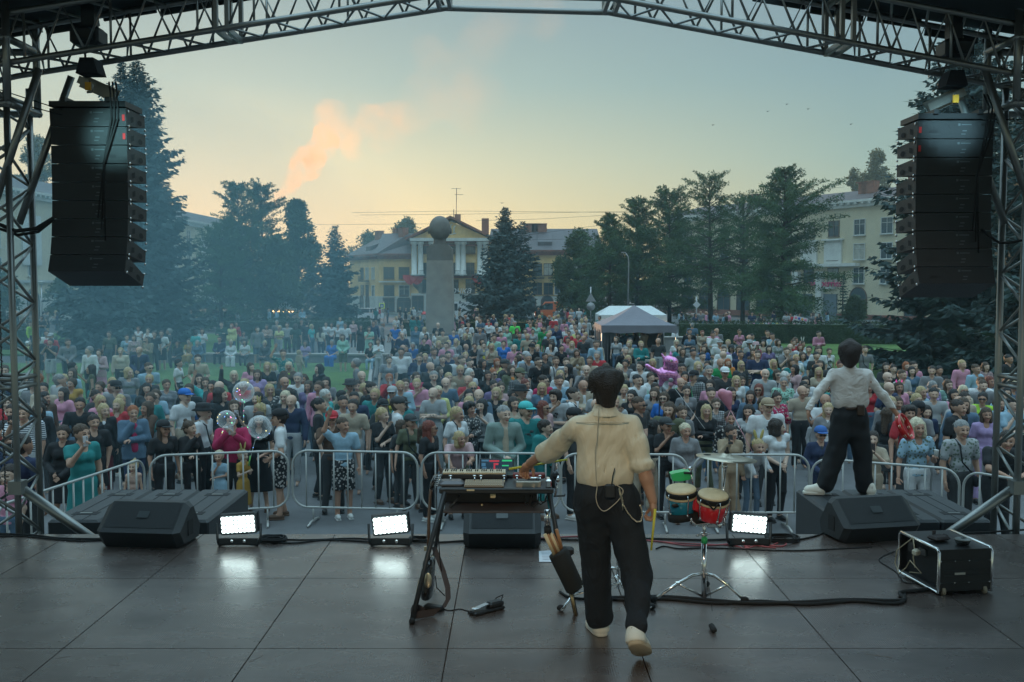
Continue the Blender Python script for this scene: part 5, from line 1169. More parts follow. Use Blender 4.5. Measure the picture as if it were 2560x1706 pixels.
COL = dict(sage=(.20, .27, .25), white=(.62, .63, .64), cream=(.52, .46, .36), black=(.016, .017, .02), charcoal=(.045, .047, .05), grey=(.20, .20, .21), silver=(.36, .37, .38), navy=(.022, .035, .085), blue=(.03, .11, .34), royal=(.02, .14, .48), sky=(.28, .42, .52), denim=(.09, .15, .22),
    turquoise=(.06, .42, .42), teal=(.02, .20, .20), mint=(.30, .52, .42), green=(.02, .26, .08), forest=(.025, .065, .045), olive=(.10, .11, .065), lime=(.36, .62, .06), neon=(.12, .72, .12), yellow=(.60, .50, .07), lemon=(.60, .60, .24), mustard=(.45, .26, .05), orange=(.60, .20, .04),
    red=(.45, .03, .04), crimson=(.42, .02, .09), maroon=(.12, .02, .03), pink=(.60, .26, .36), rose=(.52, .33, .34), lilac=(.38, .27, .48), purple=(.16, .12, .25), beige=(.40, .33, .25), tan=(.32, .24, .16), brown=(.10, .055, .035), peach=(.50, .32, .26))
HCOL = dict(sage=(.20, .27, .25), black=(.012, .010, .010), dark=(.028, .018, .014), brown=(.065, .038, .022), red=(.16, .035, .02), ginger=(.30, .09, .03), blond=(.42, .31, .16), pale=(.55, .47, .33), grey=(.24, .24, .24), white=(.52, .51, .48), maroon=(.06, .01, .012))
SK = [(.52, .33, .24), (.46, .27, .19), (.40, .22, .15), (.56, .38, .29)]
def cloth(c):
    base, _, pat = c.partition('/'); k = 'cloth_'+c.replace('/', '_')
    if k in MATS: return MATS[k]
    if pat: 
        c2 = {'striped': (.04, .06, .10), 'checked': (.03, .035, .04), 'floral': (.45, .42, .40) if sum(COL[base]) < .6 else (.12, .16, .12)}[pat]
        return mat(k, COL[base], .85, pat=pat, c2=c2, ps={'striped': 36, 'checked': 38, 'floral': 22}[pat], bump=.25, bs=30)
    return mat(k, COL[base], .85, bump=.3, bs=22, var=.10, vs=9)
skins = [mat('skin%d' % i, c, .55, bump=.05, bs=60) for i, c in enumerate(SK)]
eyem = mat('eyes_dark', (.035, .022, .018), .35); lipm = mat('lips', (.36, .12, .10), .5); shoem = {'w': mat('shoe_white', (.58, .58, .56), .6), 'k': mat('shoe_black', (.02, .02, .02), .5), 'b': mat('shoe_brown', (.12, .07, .045), .6)}
def hairm(c): return mat('hair_'+c, HCOL[c], .6, bump=1.0, bs=55, var=.42, vs=32)
def rotv(V, yaw, pitch=0):
    c, s_ = math.cos(yaw), math.sin(yaw); cp_, sp_ = math.cos(pitch), math.sin(pitch); V = np.asarray(V)
    V = np.stack([V[:, 0], V[:, 1]*cp_-V[:, 2]*sp_, V[:, 1]*sp_+V[:, 2]*cp_], 1); return np.stack([V[:, 0]*c-V[:, 1]*s_, V[:, 0]*s_+V[:, 1]*c, V[:, 2]], 1)
def person_parts(p, lod):
    """p: dict with build,pose,top,tc,bot,bc,hair,hc,hy(head yaw),seed -> list of (name, V, F, mats, mi)"""
    global PV
    PV = p['seed'] % 3 if lod < 3 else 0
    h = {0: .016, 1: .021, 2: .028, 3: .036}[lod]; B, ps = p['b'], p['pose']; fem = B in 'wWg'; out = []
    (bV, bQ), j, t = cached(('body', B, ps, h), lambda: geo_body(B, ps, h))
    skin = skins[p['seed'] % 4]
    hl = min(lod, 2) if lod else 1; hl = {0: 0, 1: 1, 2: 2, 3: 2}[lod]; hV, hQ, hm = head(fem, hl); ksc = 1.26 if B == 'c' else 1.05; hc_ = np.array(j['head'])+(0, 0, .03 if B == 'c' else 0)
    hy, hp = R(p['hy']), R(p.get('hp', 0)); hV2 = rotv(hV*ksc, hy, hp)+hc_
    Vs = [bV, hV2]; Qs = [bQ, hQ+len(bV)]; mi = [np.zeros(len(bQ), int), hm]; n = len(bV)+len(hV2)
    for i in (0, 1):
        d = np.array(j['wr'][i])-np.array(j['el'][i]); curl = {'s': .35, 'x': .5, 'p': .9, 'o': .9, 'r': .8 if p['seed'] % 2 else .15, 'u': .25, 'l': .7, 't': .35}.get(ps, .6)
        aV, aQ = hand(curl, 1 if i == 0 else -1, 1 if lod < 2 else 2) 
        upv = (0, -1, 0) if abs(d[2]) > .12 else (0, 0, -1)
        if ps == 's': upv = (1 if i == 0 else -1, 0, 0)
        if ps == 'u': upv = (1 if i == 0 else -1, 0, 0)
        Rm = frame(d, upv); v = aV*(.95*t/1.0 if t < 1 else 1.0)@Rm.T+np.array(j['wr'][i]); Vs.append(v); Qs.append(aQ+n); mi.append(np.zeros(len(aQ), int)); n += len(v)
    out.append(('body', np.vstack(Vs), np.vstack(Qs), [skin, eyem, lipm], np.concatenate(mi)))
    sv = p['seed'] % 5
    if p['top']:
        V, Q = cached(('top', p['top'], B, ps, h, sv), lambda: geo_top(p['top'], B, ps, h, sv)); out.append(({'tee': 'tshirt', 'long': 'shirt', 'tank': 'sleeveless_top', 'coat': 'jacket', 'hood': 'hoodie', 'dress': 'dress'}[p['top']], V, Q, [cloth(p['tc'])], None))
        if p['top'] == 'coat' and lod < 3:
            jn = skeleton(B, ps); c_ = lerp(lerp(jn['sh'][0], jn['sh'][1], .5), jn['pel'], .2); fat = {'m': 0, 'w': 0, 'M': .045, 'W': .035, 'g': 0, 'c': 0}[B]; e_ = lerp(c_, jn['pel'], .95)
            V, Q = field([(np.array(c_)+(0, -.055-fat*.6, .06), np.array(e_)+(0, -.052-fat, .0), .052+fat*.3, .062+fat*.3, 1, 0)], max(h, .016)); out.append(('inner_shirt', V, Q, [cloth(p.get('ic', 'white'))], None))
    if p['bot']: V, Q = cached(('bot', p['bot'], B, ps, h, sv % 3), lambda: geo_bottom(p['bot'], B, ps, h, sv % 3)); out.append(({'tr': 'trousers', 'wd': 'wide_trousers', 'sh': 'shorts', 'sk': 'skirt'}[p['bot']], V, Q, [cloth(p['bc'])], None))
    if lod < 3:
        for a in j['ank']:
            b = MB(); b.ell((a[0], a[1]-.055, .045), (.046, .135, .048), 10, 6); b.box((a[0], a[1]-.05, .012), (.085, .25, .024), bev=.01)
            out.append(('shoe', np.array(b.V), b.F, [shoem['wkb'[p['seed'] % 3]]], None))
    hh = {0: .009, 1: .012, 2: .016, 3: .02}[lod]
    if p['hair'] != 'bald':
        st = p['hair']; hat = None
        if '+' in st: st, hat = st.split('+')
        if st: V, Q = cached(('hair', st, hh), lambda: hair_geo(st, hh, fem)); V = V*ksc; out.append(('hair', rotv(V, hy, hp)+hc_, Q, [hairm(p['hc'])], None))
        if hat:
            V, Fq = cap_geo(hat); out.append(({'cap': 'cap', 'bucket': 'bucket_hat', 'visor': 'visor'}[hat], rotv(V*ksc*1.04, hy, hp)+hc_, Fq, [cloth(p['hatc'])], None))
    x = p.get('x', '')
    if 'g' in x:
        b = MB(); b.s = True
        for s_ in (-1, 1): b.box((s_*.033, -.112, .010), (.052, .008, .030), bev=.004); b.box((s_*.075, -.055, .014), (.004, .11, .008))
        b.box((0, -.113, .014), (.03, .005, .005)); out.append(('sunglasses', rotv(np.array(b.V)*ksc, hy, hp)+hc_, b.F, [blk2], None))
    if 'e' in x or 'E' in x:
        b = MB(); m = mat('ears_white', (.7, .7, .68), .7) if 'e' in x else mat('ears_rainbow', (.7, .25, .05), .6, pat='striped', c2=(.1, .5, .2), ps=120)
        for s_ in (-1, 1): b.ell((s_*.055, .0, .20), (.026, .012, .085), 8, 6, Matrix.Rotation(s_*.28, 3, 'Y'))
        b.tube([(.1*math.cos(a), .01, .02+.115*math.sin(a)) for a in np.linspace(0, math.pi, 9)], .008, 5); out.append(('ear_headband', rotv(np.array(b.V)*ksc, hy, hp)+hc_, b.F, [m], None))
    if 'd' in x:
        b = MB()
        for s_ in (-1, 1): b.tube([(s_*.05, 0, .125), (s_*.07, 0, .16), (s_*.06, 0, .19)], [.014, .010, .002], 6)
        b.tube([(.1*math.cos(a), .01, .02+.11*math.sin(a)) for a in np.linspace(0, math.pi, 9)], .006, 5); out.append(('horn_headband', rotv(np.array(b.V), hy, hp)+hc_, b.F, [mat('horns_pink', (.8, .05, .35), .4, emit=(1, .05, .4), es=.5)], None))
    if 'b' in x:      # crossbody strap and bag
        b = MB(); s0, pl = np.array(j['sh'][0]), np.array(j['pel']); f_ = -.15-{'M': .06, 'W': .05}.get(B, 0)
        pts = [s0*(.5, 1, 1)+(0, 0, .075), s0*(.4, 1, 1)+(0, f_*.72, .0), (s0+pl)/2+(.03, f_, 0), pl+(.14, f_*.7, .04)]; b.tube([tuple(q) for q in pts], .012, 5); q = pl+(.17, f_*.45, -.05); b.box(tuple(q), (.06, .17, .15), bev=.02); out.append(('crossbody_bag', np.array(b.V), b.F, [cloth(p.get('bagc', 'black'))], None))
    if 'm' in x:      # printed mark on the chest
        c_ = lerp(lerp(j['sh'][0], j['sh'][1], .5), j['pel'], .28); fat = {'M': .05, 'W': .045}.get(B, 0); g_ = rng(p['seed']); b = MB(); yy = -.122-fat-(.03 if fem else 0)
        for k in range(5): u, v = g_.uniform(-.05, .05), g_.uniform(-.05, .03); b.box((c_[0]+u, c_[1]+yy+.012, c_[2]+v), (g_.uniform(.02, .05), .03, g_.uniform(.008, .035)))
        out.append(('chest_print', np.array(b.V), b.F, [cloth(p.get('pc', 'charcoal'))], None))
    return out
# x y (photo position of the head top) build pose yaw headyaw top bottom hair extras
TAB = """
75 804 m s 90 0 long:lime tr:charcoal short:brown
76 787 m s 0 0 tee:grey tr:denim short:brown
104 791 m x 0 0 tee:charcoal tr:denim short:dark
116 827 m s 20 0 tee:white sh:grey short:brown
126 832 m s 0 0 coat:red:black sh:beige short+cap:grey:silver
69 855 c s 0 0 tee:lemon sh:charcoal short+cap:blond:white
95 842 m o 0 10 tee:black sh:black short:brown
125 847 m p 0 0 tee:black sh:silver short:dark
167 848 m f 30 20 long:grey tr:black short:brown -m
273 829 m s 0 0 tee:olive tr:charcoal short:brown
317 837 w f 20 10 tee:sky tr:denim short:dark
346 815 w k 0 0 tank:white tr:beige short+bucket:brown:beige
335 838 w s 10 0 long:rose/floral sk:charcoal bob:brown
370 821 w h 0 0 tee:white tr:denim pony:brown
368 842 W x -20 0 long:tan/floral sk:olive bob:brown
384 828 m s 0 0 tee:black tr:black short:brown
402 827 m f 0 10 tee:white sh:black short:brown -m
423 822 m s -70 0 tee:charcoal tr:charcoal short:grey
444 853 w t -10 0 coat:black:charcoal tr:black long:brown
472 848 w t 0 0 dress:mustard - pony:brown -b
493 851 w t 10 0 coat:denim:white tr:denim bob:grey
489 827 w s 180 0 tee:turquoise tr:denim short:dark
469 806 w t -30 0 long:white tr:white bob:blond
505 822 w k 20 0 tee:white tr:denim bob:brown
223 867 m s -20 -20 long:white tr:black short:grey
250 873 w h 0 0 coat:rose:white sk:pink short:brown
301 870 W s 15 0 long:cream tr:charcoal short:blond
348 867 m f 0 0 coat:navy:charcoal tr:navy bald:x
368 907 m s 30 20 tee:sky tr:charcoal short:brown -g
320 920 W s 25 30 tee:silver/striped tr:denim curly:blond
373 937 w s 20 -10 tee:charcoal tr:black short:blond -b
414 949 w s 15 20 long:silver/striped wd:white short:brown
446 899 g k 80 0 tee:white tr:black short:black
495 887 m f 0 20 tee:beige tr:charcoal short:dark -b
228 912 w o -70 0 tank:olive sk:teal long:dark
178 922 w s 0 0 tee:sky tr:denim curly:brown
176 946 W f 0 -10 tank:mustard sk:navy short:brown
150 936 M s 140 0 tee:silver tr:beige short:grey
96 935 w s 0 10 tank:white tr:white long:ginger
52 935 w k 10 20 tank:white tr:denim long:black
9 913 M s 20 0 coat:navy:charcoal tr:black short:brown
107 980 w s 30 40 long:brown tr:black bob:black
181 906 w s 120 0 long:charcoal tr:charcoal long:black
279 944 w s 20 20 long:rose tr:beige long:blond
288 950 m s 20 20 tee:grey tr:charcoal short+cap:dark:black -g
237 972 w s 60 0 tee:charcoal tr:black bun:dark
249 989 w s 40 20 hood:pink tr:beige long:blond
301 988 g p 60 0 long:maroon tr:black pony:blond
254 1010 w s 30 20 coat:black:white tr:maroon long:blond
332 1015 W h 30 0 coat:denim:crimson tr:navy short:ginger
310 1026 c s 20 0 tee:navy sh:navy short:ginger
366 1004 w p -30 0 long:brown tr:black long:brown
231 1037 W s 30 10 tee:black sk:black pony:dark
152 1064 w f 10 0 long:black sk:black pony:dark
203 1062 W o 50 10 dress:teal - short:brown
60 1013 M o 10 0 tee:white/striped tr:silver short:brown
13 991 w s 30 0 coat:red:white tr:navy short:dark
408 1049 w s 40 10 tee:black tr:black long+cap:brown:black
446 987 W s 0 0 tee:blue tr:denim bob:blond
457 970 m s 60 0 tee:white tr:beige short+cap:brown:royal
464 1053 g h 50 20 long:black tr:black bun:brown
505 1006 m s 80 0 tee:white tr:black short+bucket:dark:black -b
496 935 w s 30 0 long:rose/striped tr:denim bob:dark
513 944 W r 20 0 tee:turquoise tr:denim bob:brown
330 1154 c s 0 0 tank:peach sk:peach bun:blond
20 1172 c s 0 0 tee:pink tr:denim short:dark
40 1078 m s 160 0 tee:navy sh:charcoal short:dark
35 1010 m h 0 0 tee:charcoal tr:charcoal short:dark
554 806 m x 0 0 long:forest tr:charcoal short:brown
579 810 w s 0 0 coat:lemon:grey tr:denim long:ginger
590 806 w s 30 0 long:red tr:charcoal bob:brown
549 842 m t 0 0 long:navy tr:black short:brown
577 849 w t 10 0 long:white wd:white bun:blond
612 849 w t 0 0 tee:white tr:charcoal long:dark
609 829 w t 20 0 tee:grey/floral tr:grey long:dark
643 816 m s 20 10 coat:grey:white sh:denim short+cap:brown:silver
667 812 W x 0 0 long:peach/floral sk:charcoal long:brown
698 815 w x -10 0 tee:lemon tr:silver short:blond
692 801 m s 0 0 tee:grey tr:grey short:grey
718 807 m s 0 -10 tee:silver tr:charcoal short:brown
739 810 m s 170 0 tee:forest tr:charcoal bob:brown
765 803 M s 180 0 tee:black tr:black short:black
754 799 m s 0 0 tee:black tr:black short:dark
779 811 w s 60 0 tee:turquoise tr:denim bob:blond
662 851 w t 0 0 long:charcoal sk:charcoal bun:blond
763 852 w t 0 0 tee:lilac tr:denim long:brown
748 878 c s 150 0 hood:beige tr:beige short:blond
830 850 W t -10 0 tee:royal wd:royal short:grey
802 819 w s 160 0 tee:cream tr:navy long:brown
815 806 w s 0 0 tee:white tr:charcoal pony:brown
829 807 w f 0 0 tee:white tr:navy bob:dark
845 810 w s -10 0 tank:white tr:black short:grey
850 794 w s 0 0 long:sky tr:grey short:blond
863 808 m s 0 0 tee:white tr:navy short:brown
857 836 w f 0 0 hood:mint sh:olive long:brown
883 801 w s 0 0 long:rose tr:charcoal short:brown
902 813 w s 10 0 dress:black - curly:dark
922 817 W h 20 0 dress:mint - bob:brown
934 803 m s 0 0 long:navy tr:charcoal short:brown
956 805 m s 90 0 long:grey tr:charcoal short:grey
926 856 w t 0 0 tee:black tr:sky pony:brown
947 846 g u 0 0 long:white wd:silver bun:brown
990 855 w t 0 0 tee:black tr:charcoal long:brown
988 810 m f 0 0 tank:royal sh:navy short:grey
1005 811 w s 10 10 tee:white tr:tan short:brown -m
1003 870 M s 0 0 tee:white tr:black short:dark
971 888 W s 20 0 dress:silver/striped - bun:brown
708 874 m r 10 10 tee:teal/floral sh:navy short:brown
890 897 m f -80 0 tee:grey tr:charcoal short:grey
795 911 w s -40 0 long:black tr:black curly:black
720 905 w s 20 -10 coat:brown:lime tr:charcoal bob:pale
668 906 w x 10 0 tee:black tr:black long:blond
683 912 c s 0 0 tee:silver tr:denim bob:blond
625 907 w s 30 20 tee:pink tr:silver long:brown
643 925 w s 10 0 hood:lilac tr:grey long:brown
583 927 w r 0 20 long:charcoal tr:charcoal bob:pale
626 935 c s 20 0 tee:white tr:denim short:blond
745 933 m f 0 0 tee:white tr:charcoal short:grey
709 942 m s 20 10 tee:charcoal tr:black bald:x
674 961 w s 15 10 tee:charcoal/floral tr:black bob:blond
709 977 W s -10 0 dress:black - bob:pale
768 952 w f -10 0 coat:purple:silver tr:denim bob:brown
551 971 m s 60 20 tee:black tr:black curly:dark
812 974 W s 70 0 tee:turquoise tr:denim short:white
848 980 g s 60 20 tee:forest tr:charcoal short:black
868 948 m s 10 0 tee:beige tr:charcoal short+bucket:grey:charcoal -m
893 952 w s 10 0 tee:white tr:charcoal pony:dark
906 963 w h 40 0 tee:royal tr:denim bob:blond
928 956 m s 50 20 tee:black tr:black short:dark
973 935 w p 10 0 long:red tr:charcoal short:ginger
975 965 w s 0 0 tee:yellow tr:charcoal short+cap:grey:silver -b
955 996 w s 30 0 tee:charcoal tr:black bob+cap:dark:black
984 1001 m s 100 0 long:white tr:charcoal short+cap:brown:charcoal
1014 947 w f 10 0 tee:white sk:charcoal short:brown -bm
797 996 m s 100 0 tee:black tr:black short:black
819 1033 m o 10 0 tee:brown tr:charcoal short+cap:brown:red
857 1045 m r 20 30 tee:sky sh:black/floral short:brown
940 1038 w h 40 20 tee:black tr:charcoal pony:blond
984 1073 g s 40 30 tee:charcoal tr:charcoal long:brown
699 1020 m f -80 10 tee:white sh:black/floral short+cap:dark:black -m
647 1008 g s -50 0 tee:black sk:black long:blond -E
585 1000 w p 20 0 tee:black tr:black long:brown
567 1040 M p 10 0 long:crimson tr:charcoal short:dark
550 1132 c h 0 0 dress:sky - short:pale
603 1132 c u 60 0 dress:mustard - short:blond -E
626 1040 w s 10 0 dress:black - bob:dark
1041 931 w s 10 20 tank:crimson sk:navy bob:brown -m
1082 928 m s 20 -10 tank:black tr:black short:grey
1074 905 m s 30 10 tee:charcoal tr:charcoal bald:x
1106 888 m s 20 0 tee:black tr:black short:brown
1096 917 g s 60 0 long:navy tr:navy bob:brown
1118 932 w s 20 0 tank:beige tr:silver pony:blond -m
1147 914 m s 0 10 long:tan tr:charcoal short:blond
1175 922 w s 30 30 tee:white tr:grey bob:white
1178 956 w s 10 0 long:grey/checked tr:crimson pony:blond -g
1096 966 w f -10 20 long:lemon tr:olive short:pale -b
1217 927 w s 20 0 tee:black tr:black long:dark
1230 920 w s 10 20 long:purple tr:black bun:ginger -g
1205 898 w s 40 0 coat:black:white tr:black curly:dark
1172 896 m o 40 0 tee:black tr:black short:dark
1142 887 m s 30 0 tee:white tr:grey short:grey
1154 890 m s 40 10 tee:silver tr:charcoal short:brown
1243 897 w s 0 20 tank:lemon sk:charcoal long:ginger
1260 897 m s 60 0 tee:charcoal tr:charcoal short+cap:brown:charcoal
1279 914 W s 20 0 coat:olive:orange tr:olive curly:brown
1300 919 m s 30 20 long:grey/checked tr:olive short+cap:brown:olive
1294 890 w s -60 0 tank:rose tr:grey long:brown
1321 885 m s 10 0 tee:grey tr:charcoal short:grey -b
1315 878 m s 30 0 tee:sky tr:denim short+cap:grey:silver
1344 894 m s 40 0 tee:black tr:black short:dark -g
1366 913 w s 120 0 long:black tr:black long:black
1390 893 m s 10 0 tee:white tr:charcoal short:brown -b
1399 926 w s 0 10 long:white tr:charcoal bob:blond
1420 910 w x -60 0 tank:black tr:black long:black
1444 874 w h 0 0 coat:tan:white tr:black bob:brown
1417 896 m s 0 0 tee:grey tr:charcoal short:brown
1379 857 w u -20 -20 tee:silver sh:beige long:dark
1402 862 w s 20 0 long:black tr:black pony:dark
1360 816 m s 0 0 coat:green:white tr:green short:dark
1390 813 m h 0 0 long:navy tr:navy short:dark
1441 821 w f 0 0 tee:lemon tr:denim bun:brown
1422 827 w s 0 0 tee:red sk:denim short:dark
1327 858 m s 10 0 tee:black tr:black short+cap:brown:black -b
1313 822 w f 0 0 long:silver tr:turquoise pony:dark
1292 821 w x 10 0 long:olive/checked tr:tan bob:brown
1332 823 w f 0 0 tee:silver tr:charcoal short:dark
1267 820 w s 10 0 coat:mint:silver tr:denim bob:grey
1234 837 m o 0 0 tee:mint tr:charcoal short:brown -b
1259 852 W s 0 0 tee:royal tr:royal short:brown
1210 856 w s 0 0 coat:grey:yellow tr:grey short:brown
1188 858 g x 0 0 tee:black tr:black pony:dark
1165 860 m t 20 20 tee:navy tr:charcoal bald:x
1148 855 w t 0 0 hood:white tr:denim short:blond
1134 824 W s 0 0 tee:blue tr:denim short:brown
1168 821 w s 10 0 long:cream/floral tr:charcoal short:dark
1200 819 m s 0 0 coat:grey:red tr:tan short:brown
1287 803 m s 0 0 tee:neon tr:charcoal short:grey
1171 806 m s 0 0 tee:white tr:charcoal short:brown -m
1156 810 w s 40 0 tee:white tr:charcoal pony:brown
1104 858 w t 0 0 tee:white tr:charcoal pony:dark
1093 826 w f -10 0 tee:white tr:black long:brown
1095 807 m s 0 0 tee:black tr:black bald:x
1061 818 w s 0 0 tee:white tr:silver long:blond -b
1040 816 w s 0 0 coat:denim:sky tr:denim pony:brown
1032 857 m t 0 0 tee:blue tr:charcoal short:grey
1046 885 m x 0 0 coat:navy:silver tr:navy short:brown
1084 871 m s 30 0 tee:silver tr:navy short:brown -b
1070 868 c s 0 20 long:lilac/floral tr:pink short:blond
1242 817 w s 20 0 tank:charcoal tr:charcoal pony:dark
1222 803 w s 0 0 tee:white tr:charcoal short:brown
1241 806 m s 0 0 tee:white tr:charcoal short:grey
1341 808 w r 0 0 dress:mint - short:brown
1326 808 w s 0 0 tee:pink tr:charcoal short:brown
1415 817 w k 0 0 tee:white tr:charcoal short:brown
1437 811 m x 0 0 tee:white tr:grey short:brown
1457 819 w s 0 0 coat:purple:silver tr:purple bob:maroon
1461 809 m s 60 0 tee:grey tr:grey short:grey
1486 811 m x 20 0 tee:black tr:silver bald:x
1466 913 m o 0 0 long:grey tr:charcoal bald:x
1493 879 m k 0 -20 tee:red tr:charcoal short:grey
1469 942 w o 40 0 coat:black:white tr:black long:brown
1359 940 m s 40 30 tee:crimson tr:charcoal short:dark -g
1355 958 w s 0 0 coat:denim:white tr:denim bob:blond
1310 945 w s 40 0 long:white tr:denim bun:red
1301 960 m s 60 0 tee:olive tr:olive short+bucket:brown:black
1231 952 w s 30 0 long:purple tr:charcoal short:dark
1252 953 w s 10 0 tank:rose tr:grey bun:brown
1238 975 w s -10 0 tank:black tr:black bob:blond
1282 977 w s 20 10 tee:tan tr:charcoal bob:dark
1281 993 w s 30 0 tee:beige tr:charcoal long:dark
1174 1001 w h 40 0 long:charcoal/floral tr:black mop:black
1202 1003 w p -10 -10 tee:silver tr:black long:black -m
1141 1018 w s 40 20 tee:white tr:charcoal pony:blond -b
1260 1011 m g 20 10 coat:sage:beige tr:denim short:grey
1312 1002 M s 20 20 tee:teal tr:teal short+cap:brown:turquoise -m
1355 1003 w s 30 20 tee:rose tr:charcoal long:red -g
1363 1050 W g 50 20 coat:teal:black tr:teal short:dark
1391 970 m h -10 -20 tee:silver tr:charcoal mop:dark -m
1397 955 c s 0 0 tee:olive tr:grey short:blond
1432 971 m s 70 10 long:white tr:charcoal short:dark -b
1435 1018 m s 60 0 tee:charcoal tr:black short+cap:brown:black
1143 1073 W l 10 30 tee:rose tr:olive bob:blond
1074 1053 w s 60 20 tee:black tr:black long:red -g
1056 1078 g s 100 0 tee:charcoal tr:charcoal pony:brown
1011 1050 g s 20 20 tee:olive tr:charcoal short+cap:brown:charcoal -b
1564 868 m f 0 0 long:black tr:black short:grey
1546 908 w s 10 0 coat:beige:white tr:beige bun:pale
1602 904 m s -20 -30 tee:white tr:charcoal short:dark
1690 849 w s 0 0 dress:white - long:pale
1687 822 g t 30 0 tee:white sh:black short:brown
1724 823 m f 0 0 hood:black tr:black short:black
1731 808 m s 170 0 tee:denim tr:denim short:grey
1756 827 w f 0 0 coat:beige:beige tr:denim short:red
1792 821 m h 0 0 tee:grey tr:charcoal bald:x
1800 847 m f 0 0 tee:white tr:charcoal short+visor:grey:white
1807 866 m x 0 0 tee:white tr:charcoal short:brown
1732 865 w k 0 0 coat:grey:grey tr:black long:dark
1759 864 w f 0 0 tee:blue tr:black bob:brown
1849 823 w f 0 0 tee:pink tr:denim bun:brown -b
1879 835 w s 30 0 coat:teal:charcoal tr:charcoal long:dark
1872 849 w s 20 0 dress:silver - bob+bucket:grey:silver
1890 854 w s 20 0 long:crimson/floral tr:teal bob+bucket:brown:rose
1832 862 w s 10 0 coat:lilac:white tr:charcoal bob+cap:dark:charcoal
1845 865 w k 0 0 coat:navy:white tr:denim bob:brown
1808 878 m s 150 0 tee:white tr:charcoal bald:x
1803 896 m x 0 0 tee:green tr:charcoal bald:x
1817 897 w s 0 0 long:orange tr:charcoal bob:ginger
1816 917 m x 0 0 tee:charcoal tr:charcoal short+cap:brown:white
1850 903 w s 10 0 long:charcoal tr:charcoal long:blond -g
1894 877 M x -10 0 tee:navy tr:navy short:brown
1883 873 g s -20 0 tee:brown tr:charcoal long:brown -e
1922 864 w s 0 0 coat:purple:white tr:charcoal long:dark -e
1931 851 c s 0 0 long:rose tr:beige short:brown
1945 849 w f 20 0 long:silver/floral tr:black curly:brown
1911 922 m s 0 0 long:silver tr:charcoal bald:x
1934 899 w s 10 0 tee:teal tr:charcoal long:blond
1943 925 w s 10 0 long:charcoal tr:charcoal bob:brown -g
1969 869 m h 0 0 tee:grey tr:charcoal short:brown -b
1989 844 w s 20 0 coat:white:silver tr:silver short:brown
2004 852 w s 30 0 tee:white tr:denim bob:brown -e
1999 860 w s 0 0 long:white tr:silver bob:red
2007 881 w k 0 0 coat:sky:silver tr:denim curly:brown
1978 897 w s 20 0 tee:teal tr:charcoal long:brown
1986 912 w s -60 0 coat:rose:charcoal tr:black long:black -b
1963 930 w s 40 0 tee:silver tr:mint curly:white
1957 944 W k 0 -10 long:mint/floral tr:silver short:grey
1943 977 w k 10 0 long:crimson/floral sk:crimson bun:dark
1895 960 w s -20 0 coat:denim:rose tr:denim bob:red -g
1914 993 M s 0 0 tee:white tr:charcoal short+cap:brown:tan -m
1940 1049 W g 20 50 tank:white tr:black curly:dark
1837 940 w s 0 0 tee:white tr:grey bob:blond -m
1851 942 g s 0 10 tee:sky tr:charcoal short:brown
1871 942 c s 0 0 tee:navy/floral tr:charcoal short+cap:brown:charcoal
1867 1012 w s -20 0 long:silver tr:charcoal long:black
1825 1029 w s 0 0 long:black/floral tr:black short:dark
1824 1059 w o 10 20 hood:tan wd:tan bun:dark
1788 996 g s 0 0 long:silver/checked tr:denim pony:brown
1762 1012 g x 0 0 long:black tr:olive long:blond
1714 1059 w f 0 10 hood:grey tr:grey short:pale
1771 925 w f 0 10 long:purple/floral tr:charcoal short:grey
1773 915 m s 0 0 tee:charcoal tr:charcoal short:grey
1744 905 W s 0 0 long:grey/floral tr:pink curly:blond
1732 924 m s -40 0 long:silver/checked tr:charcoal short+cap:grey:black
1701 909 m s 0 0 tee:pink tr:charcoal short:black
1706 944 w s 10 0 tee:green tr:charcoal short:ginger
1716 961 w f 0 0 tee:grey tr:charcoal bun:dark -b
1598 944 w x -30 0 tee:mint tr:silver bob:brown
1636 958 w s 10 0 tee:sky tr:denim short:dark
1658 980 w s -20 0 tee:royal tr:charcoal long:brown -gb
1576 975 w s -30 0 tank:black tr:black long:black
1620 1012 M x 50 0 tee:charcoal tr:charcoal short:brown -g
1678 1011 m s -20 0 long:olive tr:olive long:brown
1705 1011 w s 10 0 tee:grey tr:charcoal bun:brown
1678 1050 g h 10 20 tee:black tr:black short+cap:dark:charcoal
1656 1070 w s 60 30 long:black wd:beige long:black
1879 1099 c l 10 0 hood:silver tr:denim short:blond -E
1590 937 m s 30 0 tee:white tr:charcoal short:black
1513 908 m s 0 0 tee:grey tr:charcoal short:brown
1612 1100 w s 80 0 tank:black wd:beige long:brown
2021 866 w s 0 0 long:navy/striped tr:charcoal short:blond
2045 867 m s 0 0 tee:white tr:charcoal short:brown -m
2071 871 g s 0 0 tee:white tr:charcoal short:brown -bm
2161 865 m s 0 0 tee:grey tr:denim short:brown -b
2040 912 w f 20 0 long:black tr:black long:black
2233 909 w s 0 0 tee:black tr:black bun:dark
2264 905 w s 20 -10 long:navy/floral tr:navy long:ginger
2345 915 W x 0 0 long:black tr:black short:black
2217 930 m s 10 0 coat:olive:black tr:olive bald:x
2247 955 w s 0 0 long:pink tr:charcoal long:brown -d
2332 953 w k 20 0 long:lilac/floral tr:denim bob:grey
2303 967 w s 20 0 tee:sky tr:denim bob:blond
2288 984 w s 10 0 tee:rose tr:pink bob:blond
2368 949 w s 10 0 tee:mint/striped tr:charcoal long:brown -b
2408 964 w s 0 0 tee:cream tr:beige bob:pale -g
2461 906 w x 0 10 long:rose/checked tr:beige bob:brown
2521 887 m s 30 0 tee:black tr:black short:black -m
2472 941 w k 20 0 coat:sky:silver tr:sky long:red
2523 941 w h 10 0 long:olive/checked tr:denim bob:ginger
2455 978 w s -30 0 coat:lime:white tr:silver bun:black -g
